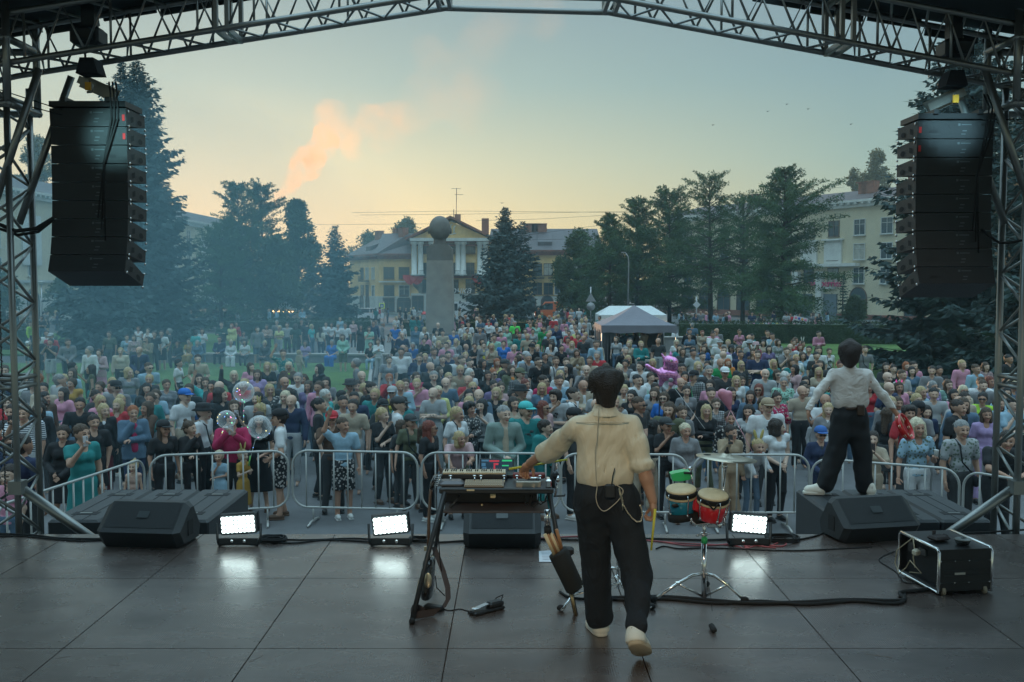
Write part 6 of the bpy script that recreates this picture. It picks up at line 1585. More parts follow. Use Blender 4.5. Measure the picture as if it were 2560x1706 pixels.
2461 1019 w s -10 0 tee:lilac tr:lilac bob:brown
2421 998 m s -10 0 coat:denim:white tr:denim bob:brown
2392 1000 M s 40 0 tee:black tr:charcoal short:dark
2315 1007 m s -60 0 tee:grey tr:charcoal short+cap:dark:black -b
2271 1008 m s 10 -20 tee:red tr:charcoal mop:dark
2242 992 w p 0 0 long:charcoal tr:charcoal bob:brown
2218 1020 g s 130 0 tee:black sk:charcoal long:brown
2295 1047 w k 0 0 tee:sky/floral tr:white curly:pale
2404 1052 m s 10 -10 tee:silver/floral tr:charcoal short:grey -b
2497 1059 m l 0 -20 tee:black tr:black short:dark
2052 1064 w g 0 0 coat:navy:charcoal tr:navy short+cap:grey:blue -g
2036 1042 c s 20 0 long:silver tr:charcoal bob+cap:brown:black
2182 1078 w p -20 0 tee:beige tr:beige short:dark
2550 984 w s 0 0 long:cream/floral tr:charcoal short:dark
2098 900 w s 0 0 long:charcoal tr:charcoal bun:maroon
2085 955 m s 20 0 long:navy/checked tr:denim short:dark
"""
# ---------------------------------------------------------------- the audience: one figure per person
NB = {'m': 'man', 'M': 'heavyset man', 'w': 'woman', 'W': 'heavyset woman', 'g': 'teenager', 'c': 'child'}
HN = {'short': 'short %s hair', 'bob': '%s bob', 'long': 'long %s hair', 'curly': 'curly %s hair', 'bun': '%s bun', 'pony': '%s ponytail', 'mop': 'shaggy %s hair', 'bald': 'shaved head'}
TN = {'tee': '%s t-shirt', 'long': '%s shirt', 'tank': 'sleeveless %s top', 'coat': 'open %s jacket', 'hood': '%s hoodie', 'dress': '%s dress'}
BN = {'tr': '%s trousers', 'wd': 'wide %s trousers', 'sh': '%s shorts', 'sk': '%s skirt', '': ''}
PN = {'x': 'arms crossed', 'f': 'hands clasped', 'p': 'filming by phone', 'o': 'one forearm raised', 'r': 'arm raised overhead', 'h': 'hand near face', 'u': 'clapping', 'l': 'leaning over barrier', 't': 'seated', 'k': 'forearm bent', 's': ''}
CN = {'sage': 'grey-green', 'lemon': 'pale yellow', 'neon': 'neon green', 'lime': 'lime green', 'cream': 'cream', 'silver': 'light grey', 'royal': 'bright blue', 'sky': 'sky blue', 'rose': 'dusty pink', 'charcoal': 'charcoal', 'tan': 'tan', 'forest': 'dark green', 'mustard': 'mustard'}
def cn(c): 
    a, _, p = c.partition('/'); a = CN.get(a, a); return (p+' ' if p else '')+a
def parse(line, i):
    t = line.split(); ex = ''
    if t[-1].startswith('-') and len(t[-1]) > 1: ex = t.pop()[1:]
    x, y, b, pose, yaw, hy, top, bot, hair = t[:9]; d = dict(px=float(x), py=float(y), b=b, pose='f' if pose == 'g' else pose, rail=pose == 'g', yaw=float(yaw), hy=float(hy), x=ex, seed=i*7+int(float(x)) % 5)
    q = top.split(':'); d['top'], d['tc'] = q[0], q[1]; d['ic'] = q[2] if len(q) > 2 else 'white'
    q = bot.split(':') if bot != '-' else ['', '']; d['bot'], d['bc'] = q
    q = hair.split(':'); d['hair'], d['hc'] = q[0], q[1]; d['hatc'] = q[2] if len(q) > 2 else 'black'; return d
def barY(px):
    for (a0, ya), (a1, yb) in segs:
        if a0-10 <= px <= a1+10: return ya+(yb-ya)*(px-a0)/(a1-a0)
    return 15.4
P_ = [parse(l, i) for i, l in enumerate(TAB.strip().split('\n'))]
for p in P_:
    s = {'m': 1.035, 'M': 1.06, 'w': .965, 'W': .97, 'g': .93, 'c': .68}[p['b']]; rz_ = 1.70+(.05 if '+' in p['hair'] or p['hair'] in ('bun', 'mop') else .02); hh = rz_
    if p['pose'] == 't': hh -= .42
    if p['pose'] == 'l': hh -= .085
    r = ray(p['px'], p['py']); z = hh*s; Y = (z-CAMZ)/r[2]*r[1]; by = barY(p['px'])+(.38 if p['b'] not in 'MW' else .46)
    if p['pose'] == 'l' or p['rail']: by += .12
    if Y < by or p['pose'] == 'l' or (p['b'] == 'c' and p['py'] > 1080) or p['rail'] or (p['py'] > 1040 and Y < by+1.2):
        Y = by; zt = at(p['px'], p['py'], Y)[2]; s = min(max(zt/hh, .5 if p['b'] == 'c' else .86), 1.07)
    z0 = 0.0; p['s'] = s; p['Y'] = Y; p['X'] = at(p['px'], p['py'], Y)[0]; p['z'] = gz(Y)
    if p['pose'] == 't' and abs(p['py']-850) < 12: pass
# keep people from standing in one another
G_ = sorted(P_, key=lambda p: p['Y'])
for it in range(12):
    for i, a in enumerate(G_):
        for b_ in G_[i+1:]:
            dy = b_['Y']-a['Y']
            if abs(dy) > .45: 
                if dy > 2: break
                continue
            dx = b_['X']-a['X']; dmin = .44*(.75 if 'c' in (a['b'], b_['b']) else 1)
            if math.hypot(dx, dy) < dmin: b_['Y'] += .08
# labels that single out one person
def place(p):
    x, y = p['px'], p['py']
    row = 'at barrier' if y > 1030 else 'second row' if y > 985 else 'mid-crowd' if y > 925 else 'behind mid-crowd' if y > 880 else 'back of crowd' if y > 835 else 'farthest row'
    zs = [(140, 'by left tower'), (290, 'below left speakers'), (430, 'right below left speakers'), (560, 'left of clear balloons'), (690, 'near clear balloons'), (830, 'right of clear balloons'), (960, 'far left of monument'), (1060, 'left of monument'), (1150, 'below monument'), (1260, 'right of monument'),
          (1380, 'left of drummer'), (1480, 'beside drummer'), (1610, 'behind drummer'), (1700, 'near cat balloon'), (1780, 'left of heart balloon'), (1850, 'near heart balloon'), (1960, 'right of heart balloon'), (2080, 'left of singer'), (2240, 'around singer'), (2340, 'right of singer'), (2450, 'below right speakers'), (9999, 'by right tower')]
    return row+' '+next(n for m, n in zs if x < m)
used = {}
def wc(s): return len(s.replace('-', ' ').split())
for p in P_:
    hn = HN[p['hair'].split('+')[0]] if p['hair'].split('+')[0] else 'hair'; hn = (hn % {'pale': 'pale blond', 'maroon': 'maroon'}.get(p['hc'], p['hc']) if '%s' in hn else hn)
    if '+' in p['hair']: hn = cn(p['hatc'])+' '+{'cap': 'cap', 'bucket': 'bucket hat', 'visor': 'visor'}[p['hair'].split('+')[1]]
    tn = TN[p['top']] % cn(p['tc']); pn = PN[p['pose']] if not p['rail'] else 'hands on barrier'; bn = BN[p['bot']] % cn(p['bc']) if p['bot'] else ''
    who = NB[p['b']]; pl = place(p); ac = {'e': 'rabbit ears', 'E': 'rainbow ears', 'd': 'pink horns', 'g': 'glasses'}; a_ = next((ac[k] for k in ac if k in p['x']), '')
    cands = [f"{who}, {hn}, {tn}"+(f", {a_}" if a_ else '')+(f", {pn}" if pn else '')+f", {pl}", f"{who}, {hn}, {tn}, {bn}, {pl}", f"{who}, {hn}, {tn}, {pl}"]
    for c in cands:
        c = c.replace(', ,', ',')
        if wc(c) <= 16 and c not in used: break
    else:
        c = cands[2]
        for k, q in enumerate(('nearer camera', 'farther back', 'leftmost', 'rightmost')):
            if c+', '+q not in used:
                c = ', '.join(x for x in (c+', '+q).split(', ') ) if wc(c+' '+q) <= 16 else f"{who}, {tn}, {pl}, {q}"; break
    used[c] = p; p['label'] = c
P_.sort(key=lambda p: p['Y']); far_crowd = P_[296:]; P_ = P_[:296]
phone_m = mat('phone_body', (.03, .03, .035), .25); phone_p = mat('phone_pale', (.5, .48, .5), .3); cup_m = mat('cup_white', (.7, .7, .68), .5)
for p in P_:
    Y = p['Y']; lod = 0 if Y < 18.5 else 1 if Y < 25 else 2 if Y < 42 else 3
    T = Thing('person', p['label'], 'person', (p['X'], p['Y'], p['z']), R(p['yaw']), group='people in the audience', local=True); T.o.scale = (p['s'],)*3
    for (nm, V, Q, ms, mi) in person_parts(p, lod):
        o = link(nm, mesh(nm, V, Q, ms, mi, smooth=True), T.o)
    PV = p['seed'] % 3 if lod < 3 else 0
    if p['pose'] in 'po' and lod < 3 and p['seed'] % 8 != 0:
        j = skeleton(p['b'], p['pose']); w_ = (np.array(j['wr'][0])+np.array(j['wr'][1]))/2 if p['pose'] == 'p' else np.array(j['wr'][0]); off = w_+(0, -.06, .085); c, s_ = math.cos(R(p['yaw'])), math.sin(R(p['yaw'])); off = off*p['s']
        pos = (p['X']+off[0]*c-off[1]*s_, p['Y']+off[0]*s_+off[1]*c, p['z']+off[2]); b = MB(); b.box((0, 0, 0), (.074, .010, .148), bev=.006)
        o = build('mobile_phone', b, phone_p if p['seed'] % 3 == 0 else phone_m, loc=pos, rot=(R(-8), 0, R(p['yaw']))); bl = MB(); bl.ell((.018, -.006, .052), (.008, .003, .008), 8, 4); bl.ell((.018, -.006, .03), (.008, .003, .008), 8, 4)
        build('camera_lens', bl, eyem, o); lb_ = 'phone held up by '+p['label'].replace(', ', ' '); lb_ = ' '.join(lb_.split()[:16]); k = 0
        tagp(o, lb_, 'phone', 'phones held up by the audience')
    if p['pose'] == 'k' and lod < 2:
        j = skeleton(p['b'], 'k'); off = (np.array(j['wr'][1])+(-.01, -.085, .02))*p['s']; c, s_ = math.cos(R(p['yaw'])), math.sin(R(p['yaw'])); pos = (p['X']+off[0]*c-off[1]*s_, p['Y']+off[0]*s_+off[1]*c, p['z']+off[2]); b = MB(); b.lathe([(.026, 0), (.034, .09), (.036, .095)], n=12)
        tagp(build('paper_cup', b, cup_m, loc=pos), ' '.join(('cup held by '+p['label'].replace(', ', ' ')).split()[:16]), 'cup', 'drinks held by the audience')
# farthest figures read as one mass
g = rng(77); VV = []; FF = []; MI = []; ML = []; n0 = 0
def addstuff(p):
    global n0
    for (nm, V, Q, ms, mi) in person_parts(p, 2 if p['Y'] < 24 else 3):
        if not isinstance(Q, np.ndarray): continue
        V = rotv(V*p['s'], R(p['yaw']))+np.array([p['X'], p['Y'], p['z']]); VV.append(V); FF.append(Q+n0); n0 += len(V)
        mi = np.zeros(len(Q), int) if mi is None else mi; ids = []
        for m in ms:
            if m not in ML: ML.append(m)
            ids.append(ML.index(m))
        MI.append(np.array(ids)[mi])
for p in far_crowd: addstuff(p)
tops = ['white', 'black', 'charcoal', 'navy', 'grey', 'red', 'sky', 'beige', 'pink', 'silver', 'denim', 'teal']
pos = [(p['X'], p['Y']) for p in P_]
def rp(px, Yk, yaw):
    f_ = bool(g.integers(2)); return dict(b='w' if f_ else 'm', pose='sfsxsh'[g.integers(6)], top=['tee', 'long', 'tee', 'coat'][g.integers(4)], tc=tops[g.integers(12)], ic='white', bot='tr', bc=['black', 'denim', 'charcoal', 'silver'][g.integers(4)], hair=(['bob', 'long', 'pony'] if f_ else ['short', 'short', 'bald'])[g.integers(3)], hc=['dark', 'brown', 'blond', 'black'][g.integers(4)], hatc='black', hy=0, seed=int(g.integers(20)), yaw=yaw, s=1.0 if not f_ else .96, x='', X=at(px, 700, Yk)[0], Y=Yk, z=gz(Yk))
cnt_ = 0
for k in range(2500):
    px, Yk = g.uniform(20, 2540), g.uniform(17.4, 44) if k > 400 else g.uniform(17.4, 22); 
    if (430 < px < 1000 and 24 < Yk) or (px < 430 and Yk > 24) or (1470 < px < 1720 and Yk > 40) or (px > 2050 and Yk > 27): continue
    X_ = at(px, 700, Yk)[0]
    if min((X_-a)**2+(Yk-c)**2 for a, c in pos) < .60**2: continue
    pos.append((X_, Yk)); addstuff(rp(px, Yk, float(g.uniform(-25, 25)))); cnt_ += 1
    if cnt_ >= 165: break
for px in (1522, 1546, 1568, 1590, 1612, 1650): addstuff(rp(px, 44.9+g.uniform(-.3, .4), float(g.uniform(-180, 180))))
zones = [(470, 700, 82), (700, 760, 84), (890, 1060, 98), (1140, 1200, 92), (1400, 1500, 84), (1700, 2130, 72), (1340, 1420, 92), (20, 160, 74), (985, 1500, 64), (1150, 1470, 58)]
for (a, c, Y) in zones:
    for k in range(int((c-a)/14)):
        px = g.uniform(a, c); Yk = Y+g.uniform(-2, 4); f_ = bool(g.integers(2)); p = dict(b='w' if f_ else 'm', pose='sfsxst'[g.integers(6)], top=['tee', 'long', 'tee', 'coat'][g.integers(4)], tc=tops[g.integers(12)], ic='white', bot=['tr', 'sh', 'tr'][g.integers(3)], bc=['black', 'denim', 'charcoal', 'silver'][g.integers(4)], hair=(['bob', 'long', 'pony'] if f_ else ['short', 'short', 'bald'])[g.integers(3)], hc=['dark', 'brown', 'blond', 'black'][g.integers(4)], hatc='black', hy=0, seed=int(g.integers(20)), yaw=float(g.uniform(-180, 180)), s=1.0 if not f_ else .96, x='', X=at(px, 700, Yk)[0], Y=Yk, z=gz(Yk)); addstuff(p)
o = link('distant_crowd', mesh('distant_crowd', np.vstack(VV), np.vstack(FF), ML, np.concatenate(MI), smooth=True)); o['kind'] = 'stuff'; o['label'] = 'distant onlookers strolling beyond the hedges and along the far pavement'; o['category'] = 'crowd'
# ---------------------------------------------------------------- the two performers
def figure(name, label, base, parts, cat='person'):
    T = Thing(name, label, cat, tuple(base)); B = np.array(base)
    for (nm, prims, h, ms, kw) in parts:
        V, Q = field(prims, h, .05, **kw); link(nm, mesh(nm, V-B, Q, ms, smooth=True), T.o)
    return T
def J(x, y, Y): return at(x, y, Y)
def cps(a, b_, ra, rb, sy=1, k=.02, sub=False): return (a, b_, ra, rb, sy, k)+((1,) if sub else ())
def placed(prims, Rm, o): return [tuple([Rm@np.array(q[0])+o, Rm@np.array(q[1])+o, q[2], q[3], 1, q[5]]) for q in prims]
def full_head(T, B, c, yaw, pitch, ksc, skin, hair, hc, hs=1.0, hh=.0065):
    hV, hQ, hm = head(False, 0); return rotv(hV*ksc, yaw, pitch)+c, hQ, hm
skA = mat('performer_skin', (.42, .23, .15), .5, bump=.08, bs=80, var=.06, vs=6)
shirtA = mat('cream_shirt', (.66, .60, .46), .8, bump=.25, bs=9, var=.05, vs=4); shirtB = mat('white_shirt', (.66, .64, .62), .75, bump=.2, bs=9, var=.05, vs=4)
def wrinkle(m, sc_, st, stretch):
    n = m.node_tree.nodes; l = m.node_tree.links; tc = n.new('ShaderNodeTexCoord'); mp = n.new('ShaderNodeMapping'); mp.inputs['Scale'].default_value = stretch; no = n.new('ShaderNodeTexNoise'); no.inputs['Scale'].default_value = sc_; no.inputs['Detail'].default_value = 3; no.inputs['Distortion'].default_value = 1.4; bp = n.new('ShaderNodeBump'); bp.inputs['Strength'].default_value = st; bp.inputs['Distance'].default_value = .03
    l.new(tc.outputs['Object'], mp.inputs[0]); l.new(mp.outputs[0], no.inputs['Vector']); l.new(no.outputs[0], bp.inputs['Height']); l.new(bp.outputs[0], n['Principled BSDF'].inputs['Normal'])
wrinkle(shirtA, 5, .8, (1.6, 1.6, .55)); wrinkle(shirtB, 6, .9, (1.0, 1.0, 1.5))
trA = mat('black_trousers', (.011, .015, .021), .85, bump=.3, bs=10); wrinkle(trA, 5, .9, (1.3, 1.3, .6)); shW = mat('white_leather', (.74, .71, .62), .5, bump=.1, bs=30); soleM = mat('rubber_sole', (.48, .38, .26), .7)
def body_mesh(T, B, prims, h, heads, hands, skin):
    V, Q = field(prims, h, .04); Vs = [V]; Qs = [Q]; mi = [np.zeros(len(Q), int)]; n = len(V)
    for (v, q, m) in heads: Vs.append(v); Qs.append(q+n); mi.append(m); n += len(v)
    for (w_, d, up, curl, mir, sc_) in hands:
        v, q = field(hand_prims(curl, 1, .012, mir), .0032, .012); Rm = frame(d, up); Vs.append((v*sc_)@Rm.T+w_); Qs.append(q+n); mi.append(np.zeros(len(q), int)); n += len(v)
    return link('body', mesh('body', np.vstack(Vs)-B, np.vstack(Qs), [skin, eyem, lipm], np.concatenate(mi), smooth=True), T.o)
def hair_on(T, B, style, c, yaw, pitch, ksc, m, noise=.0045, extra=(), h=.006):
    P = [((0, .025, .040), (0, .025, .040), .103, .103, 1.05, .0), ((-.05, .02, .06), (.05, .02, .06), .078, .078, 1.1, .03), ((0, .05, .0), (0, .050, -.10), .090, .062, 1, .02), ((-.075, .0, .03), (-.078, .01, -.02), .022, .016, 1, .02), ((.075, .0, .03), (.078, .01, -.02), .022, .016, 1, .02)]+list(extra)
    g = rng(9)
    for i in range(46):
        a = g.uniform(0, 6.28); e = g.uniform(-.5, 1.4); d = np.array([math.cos(a)*math.cos(e), math.sin(a)*math.cos(e), math.sin(e)]); 
        if d[1] < -.35 and d[2] < .6: continue
        p = np.array([0, .03, .045])+d*.098; t_ = norm(np.cross(d, [g.normal(), g.normal(), g.normal()]))*.4+d*.25+np.array([0, 0, -.7]); P.append((tuple(p), tuple(p+norm(t_)*.04), .014, .006, 1, .010))
    P.append(((0, -.125, -.06), (0, -.15, .0), .085, .08, 1, 0, 1))
    V, Q = field(P, h, .03, noise=noise, seed=3); V = rotv(V*ksc, yaw, pitch)+c; link('hair', mesh('hair', V-B, Q, m, smooth=True), T.o)
hairk = mat('hair_performer', (.014, .011, .010), .5, bump=.8, bs=110)
def smooth_tube(T, nm, pts, r, m, B, parent=None, n=8):
    # Catmull-Rom through the points
    P = [np.array(p, float) for p in pts]; P = [2*P[0]-P[1]]+P+[2*P[-1]-P[-2]]; out = []
    for i in range(1, len(P)-2):
        for k in range(7):
            t = k/7; out.append(.5*((2*P[i])+(-P[i-1]+P[i+1])*t+(2*P[i-1]-5*P[i]+4*P[i+1]-P[i+2])*t*t+(-P[i-1]+3*P[i]-3*P[i+1]+P[i+2])*t**3))
    out.append(P[-2]); b = MB(); b.tube([tuple(p-B) for p in out], r, n); return build(nm, b, m, parent or T.o)
# --- drummer
B = np.array([J(1515, 1600, 6.1)[0], 6.1, STAGE]); Y = 6.1
T = Thing('person', 'drummer in loose cream shirt and black trousers walking away between keyboard rig and bongos', 'person', tuple(B))
TA = T
shL, elL, wrL = J(1441, 1066, 6.1), J(1374, 1126, 6.32), J(1324, 1158, 6.52); shR, elR, wrR = J(1576, 1066, 6.1), J(1606, 1160, 6.03), J(1632, 1254, 5.98)
hc = J(1513, 969, 6.12)
prims = [cps(J(1512, 1050, 6.1), J(1513, 990, 6.12), .066, .055), cps(J(1470, 1080, 6.1), J(1555, 1080, 6.1), .09, .09, .7), cps(J(1490, 1200, 6.1), J(1530, 1200, 6.1), .09, .09, .8, .05),
         cps(shL, elL, .048, .040, 1, .03), cps(elL, wrL, .041, .027), cps(shR, elR, .050, .042, 1, .03), cps(elR, lerp(elR, wrR, .4), .043, .041), cps(lerp(elR, wrR, .4), wrR, .041, .027)]
dL = wrL-elL; dR = wrR-elR
body_mesh(T, B, prims, .007, [full_head(T, B, hc, R(180), 0, .82, 0, 0, 0)], [(wrL, norm(dL)+np.array([-.1, .1, -.5]), (.2, -.6, -1), .95, 1, 1.02), (wrR, np.array([.10, .05, -1]), (-1, .2, 0), 1.05, -1, 1.06)], skA)
hair_on(T, B, 'mop', hc+np.array([0, -.0, .0]), R(180), 0, .86, hairk)
S = [cps(J(1458, 1074, Y), J(1563, 1074, Y), .062, .062, .9, .05), cps(J(1500, 1038, Y), J(1450, 1063, Y), .052, .050, 1, .04), cps(J(1526, 1038, Y), J(1572, 1063, Y), .052, .050, 1, .04), cps(J(1479, 1095, Y), J(1540, 1095, Y), .100, .100, .82, .05), cps(J(1480, 1145, Y), J(1530, 1145, Y), .101, .101, .85, .05), cps(J(1484, 1186, Y), J(1537, 1186, Y), .112, .112, .88, .05), cps(J(1512, 1050, Y), J(1512, 1032, Y), .074, .064, .95, .04),
     cps(shL, lerp(shL, elL, .6), .060, .062, 1, .04), cps(lerp(shL, elL, .5), lerp(elL, wrL, .2), .062, .062, 1, .03), cps(J(1404, 1116, 6.24), J(1370, 1142, 6.36), .045, .050, 1, .04), cps(shR, lerp(shR, elR, .5), .062, .068, 1, .04), cps(lerp(shR, elR, .5), elR, .068, .058, 1, .03)]
for k in range(9):   # rolled cuff bulges
    a = k/9*6.283; S.append(cps(elR+np.array([.052*math.cos(a), .05*math.sin(a), .002*k-.005]), elR+np.array([.054*math.cos(a+.4), .052*math.sin(a+.4), -.012]), .022, .02, 1, .015))
# folds: shallow grooves across the back and down the sleeves
for (a_, c_, r_) in (((1462, 1085), (1478, 1180), .010), ((1560, 1090), (1545, 1170), .010), ((1497, 1120), (1493, 1195), .008), ((1528, 1130), (1534, 1195), .008), ((1452, 1100), (1450, 1165), .009), ((1420, 1080), (1395, 1122), .008), ((1436, 1082), (1412, 1126), .008), ((1590, 1090), (1600, 1140), .008), ((1512, 1070), (1513, 1190), .004)):
    zz = 1; dd = -.090; S.append((J(a_[0], a_[1], Y+dd), J(c_[0], c_[1], Y+dd), r_, r_*.6, 1, 0, 1))
V, Q = field(S, .0065, .05, clips=[lambda X, Y_, Z: (J(1512, 1211, Y)[2]+.010*np.sin(X*45)-Z)+0*Y_, lambda X, Y_, Z: Z-J(1512, 1018, Y)[2]+0*X+0*Y_], noise=.0040, seed=2); shirt = link('shirt', mesh('shirt', V-B, Q, shirtA, smooth=True), T.o)
b = MB(); 
V = []; n = 22
for i in range(n+1):
    a = 2*math.pi*i/n; V += [J(1512, 1026, Y)+np.array([.070*math.cos(a), .074*math.sin(a), -.004]), J(1512, 1011, Y)+np.array([.062*math.cos(a), .064*math.sin(a), .004]), J(1512, 1030, Y)+np.array([.092*math.cos(a), .092*math.sin(a), -.018])]
b.add([v-B for v in V], [(3*i, 3*i+3, 3*i+4, 3*i+1) for i in range(n)]+[(3*i+1, 3*i+4, 3*i+5, 3*i+2) for i in range(n)], True); build('collar', b, shirtA, shirt)
b = MB(); b.tube([J(1440, 1057, 6.03)-B, J(1478, 1056, 5.995)-B, J(1512, 1056, 5.99)-B, J(1546, 1056, 5.995)-B, J(1572, 1057, 6.02)-B], .0035, 5); build('yoke_seam', b, shirtA, shirt)
hipL, knL, anL = J(1482, 1245, Y), J(1492, 1435, 6.2), J(1500, 1538, 6.27); hipR, knR, anR = J(1556, 1245, Y), J(1591, 1440, 6.0), J(1592, 1562, 5.80)
Tr = [cps(J(1490, 1222, Y), J(1535, 1222, Y), .118, .118, .85, .04), cps(J(1482, 1262, Y), J(1548, 1262, Y), .125, .125, .85, .06), cps(hipL, knL, .108, .088, 1, .03), cps(knL, anL, .088, .086, 1, .02), cps(hipR, knR, .110, .092, 1, .03), cps(knR, anR, .092, .064, 1, .02)]
for (a_, c_, r_) in (((1470, 1300), (1475, 1400), .012), ((1556, 1290), (1575, 1400), .012), ((1530, 1340), (1530, 1420), .02), ((1480, 1470), (1515, 1500), .010), ((1575, 1480), (1610, 1505), .010), ((1500, 1380), (1510, 1450), .010), ((1600, 1350), (1605, 1430), .012)): S_ = -.10; Tr.append((J(a_[0], a_[1], Y+S_), J(c_[0], c_[1], Y+S_+.03), r_, r_*.5, 1, 0, 1))
V, Q = field(Tr, .0085, .05, clips=[lambda X, Y_, Z: Z-J(1512, 1205, Y)[2]+0*X+0*Y_], noise=.005, seed=5); trs = link('trousers', mesh('trousers', V-B, Q, trA, smooth=True), T.o)
def shoe(T, B, heel, toe, nm='shoe', lift=False, up=(0, 0, 1), wd=.042):
    heel, toe = np.array(heel, float), np.array(toe, float); d = norm(toe-heel); u = np.array(up, float); u = norm(u-d*u.dot(d)); s_ = np.cross(d, u); L_ = np.linalg.norm(toe-heel)
    P = [cps(heel+d*.045+u*.055, heel+d*.045+u*.045, wd, wd+.002, 1, .02), cps(heel+d*.05+u*.10, heel+d*.06+u*.05, wd-.004, wd, 1, .03), cps(heel+d*.05+u*.045, toe-d*.06+u*.038, wd, wd+.004, 1, .03), cps(heel+d*.10+u*.075, heel+d*.17+u*.05, wd-.010, wd-.008, 1, .03)]
    V, Q = field(P, .006, .03, clips=[lambda X, Y_, Z: -((X-heel[0])*u[0]+(Y_-heel[1])*u[1]+(Z-heel[2])*u[2]-.022)]); o = link(nm, mesh(nm, V-B, Q, shW, smooth=True), T.o)
    b = MB(); n = 20; pts = []
    for i in range(n):
        a = 2*math.pi*i/n; f_ = L_/2+.004; k = wd+.008*(math.cos(a) > 0); pts.append(heel+d*(L_/2+f_*math.cos(a))+s_*(k+.006)*np.sign(math.sin(a))*abs(math.sin(a))**.55)
    for t_, g_ in ((0, .96), (.004, 1), (.028, 1), (.032, .97)): b.V += [tuple((heel+d*L_/2)+((p-(heel+d*L_/2))*g_)+u*t_-B) for p in pts]
    for r_ in range(3): b.F += [(r_*n+i, r_*n+(i+1) % n, (r_+1)*n+(i+1) % n, (r_+1)*n+i) for i in range(n)]
    b.F += [tuple(range(n-1, -1, -1)), tuple(range(3*n, 4*n))]; b.mi = [0]*len(b.F); b.sm = [True]*len(b.F); build('sole', b, soleM if lift else shW, o)
    b = MB()
    for k in range(3): b.box(tuple(heel-d*(-.002)+u*(.075+.012*k)-B), (.018, .004, .004))
    build('heel_detail', b, mat('shoe_grey', (.35, .33, .3), .6), o); return o
shoe(T, B, J(1507, 1600, 6.24)*[1, 1, 0]+[0, 0, STAGE+.002], J(1478, 1600, 6.50)*[1, 1, 0]+[0, 0, STAGE+.002], wd=.048)
hl = J(1586, 1612, 5.68); tl_ = np.array([J(1612, 1664, 5.88)[0], 5.88, STAGE+.015]); shoe(T, B, hl, tl_, lift=True, up=(0.05, .8, .6), wd=.050)
b = MB(); b.box(tuple(J(1525, 1228, 5.97)-B), (.062, .03, .085), bev=.008); b.tube([J(1529, 1213, 5.96)-B, J(1532, 1190, 5.95)-B, J(1537, 1171, 5.95)-B], .0035, 5); build('radio_pack', b, blk2, T.o)
wire_m = mat('clear_cable', (.48, .42, .32), .4)
smooth_tube(T, 'earphone_cable', [J(1497, 1020, 5.99), J(1492, 1100, 5.965), J(1488, 1130, 5.955), J(1490, 1195, 5.95), J(1493, 1215, 5.95), J(1490, 1245, 5.94), J(1497, 1268, 5.94), J(1512, 1278, 5.94), J(1535, 1262, 5.94), J(1552, 1243, 5.94), J(1557, 1225, 5.95), J(1540, 1212, 5.95)], .0028, wire_m, B, n=6)
goldm = mat('gold_chain', (.62, .54, .40), .3, 1.0)
b = MB(); cp_pts = [(1548, 1222), (1554, 1240), (1558, 1262), (1568, 1280), (1580, 1296), (1592, 1305), (1602, 1304), (1606, 1290), (1604, 1272), (1600, 1262)]
dense = []
for i in range(len(cp_pts)-1):
    for k in range(6): t = k/6; dense.append((cp_pts[i][0]*(1-t)+cp_pts[i+1][0]*t, cp_pts[i][1]*(1-t)+cp_pts[i+1][1]*t))
for i, (x, y) in enumerate(dense): b.ell(tuple(J(x, y, 5.93)-B), (.0055, .005, .0045) if i % 2 else (.004, .005, .006), 6, 4)
b.tube([J(1547, 1222, 5.93)-B, J(1555, 1258, 5.93)-B], .0035, 5); b.tube([J(1556, 1256, 5.93)-B, J(1557, 1276, 5.93)-B], .004, 5); build('belt_chain', b, goldm, T.o)
yw = mat('yellow_stick', (.62, .55, .06), .5)
b = MB(); b.tube([J(1273, 1173, 6.56), J(1413, 1150, 6.50)], [.0085, .006], 8); b.ell(tuple(J(1416, 1150, 6.50)), (.009, .009, .009)); single('drumstick', b, yw, 'yellow drumstick held out level in the drummer\'s left hand', 'drumstick', 'drumsticks')
b = MB(); b.tube([J(1638, 1273, 5.93), J(1628, 1376, 5.93)], [.0085, .006], 8); single('drumstick', b, yw, 'yellow drumstick hanging down from the drummer\'s right hand', 'drumstick', 'drumsticks')
# --- singer on the subwoofers
ZS = 1.447; B = np.array([J(2115, 1240, 11.0)[0], 11.0, ZS]); Y = 11.0
T = Thing('person', 'performer in white shirt and wide black trousers standing on subwoofers with arms spread', 'person', tuple(B)); TB = T
shL, elL, wrL = J(2084, 938, Y), J(2045, 982, 10.95), J(2021, 1026, 10.9); shR, elR, wrR = J(2165, 940, Y), J(2206, 988, 10.95), J(2246, 1040, 10.9); hc = J(2125, 885, 11.0)
prims = [cps(J(2123, 935, Y), J(2124, 905, Y), .062, .054), cps(J(2098, 955, Y), J(2150, 955, Y), .09, .09, .7), cps(J(2110, 1015, Y), J(2136, 1015, Y), .085, .085, .8, .05), cps(shL, elL, .046, .036, 1, .03), cps(elL, wrL, .036, .026), cps(shR, elR, .046, .036, 1, .03), cps(elR, wrR, .036, .026)]
body_mesh(T, B, prims, .010, [full_head(T, B, hc, R(155), 0, 1.0, 0, 0, 0)], [(wrL, wrL-elL+np.array([.1, 0, -.15]), (1, -.3, 0), .35, 1, 1.0), (wrR, wrR-elR, (-.4, .2, -1), .9, -1, 1.0)], skA)
hair_on(T, B, 'mop', hc, R(155), 0, .97, mat('hair_singer', (.020, .010, .009), .5, bump=.8, bs=110), extra=[((-.05, .03, .0), (-.05, .04, -.06), .06, .05, 1, .03), ((.05, .03, .0), (.05, .04, -.06), .06, .05, 1, .03), ((0, .02, .11), (0, .02, .115), .06, .06, 1.2, .03)], h=.008)
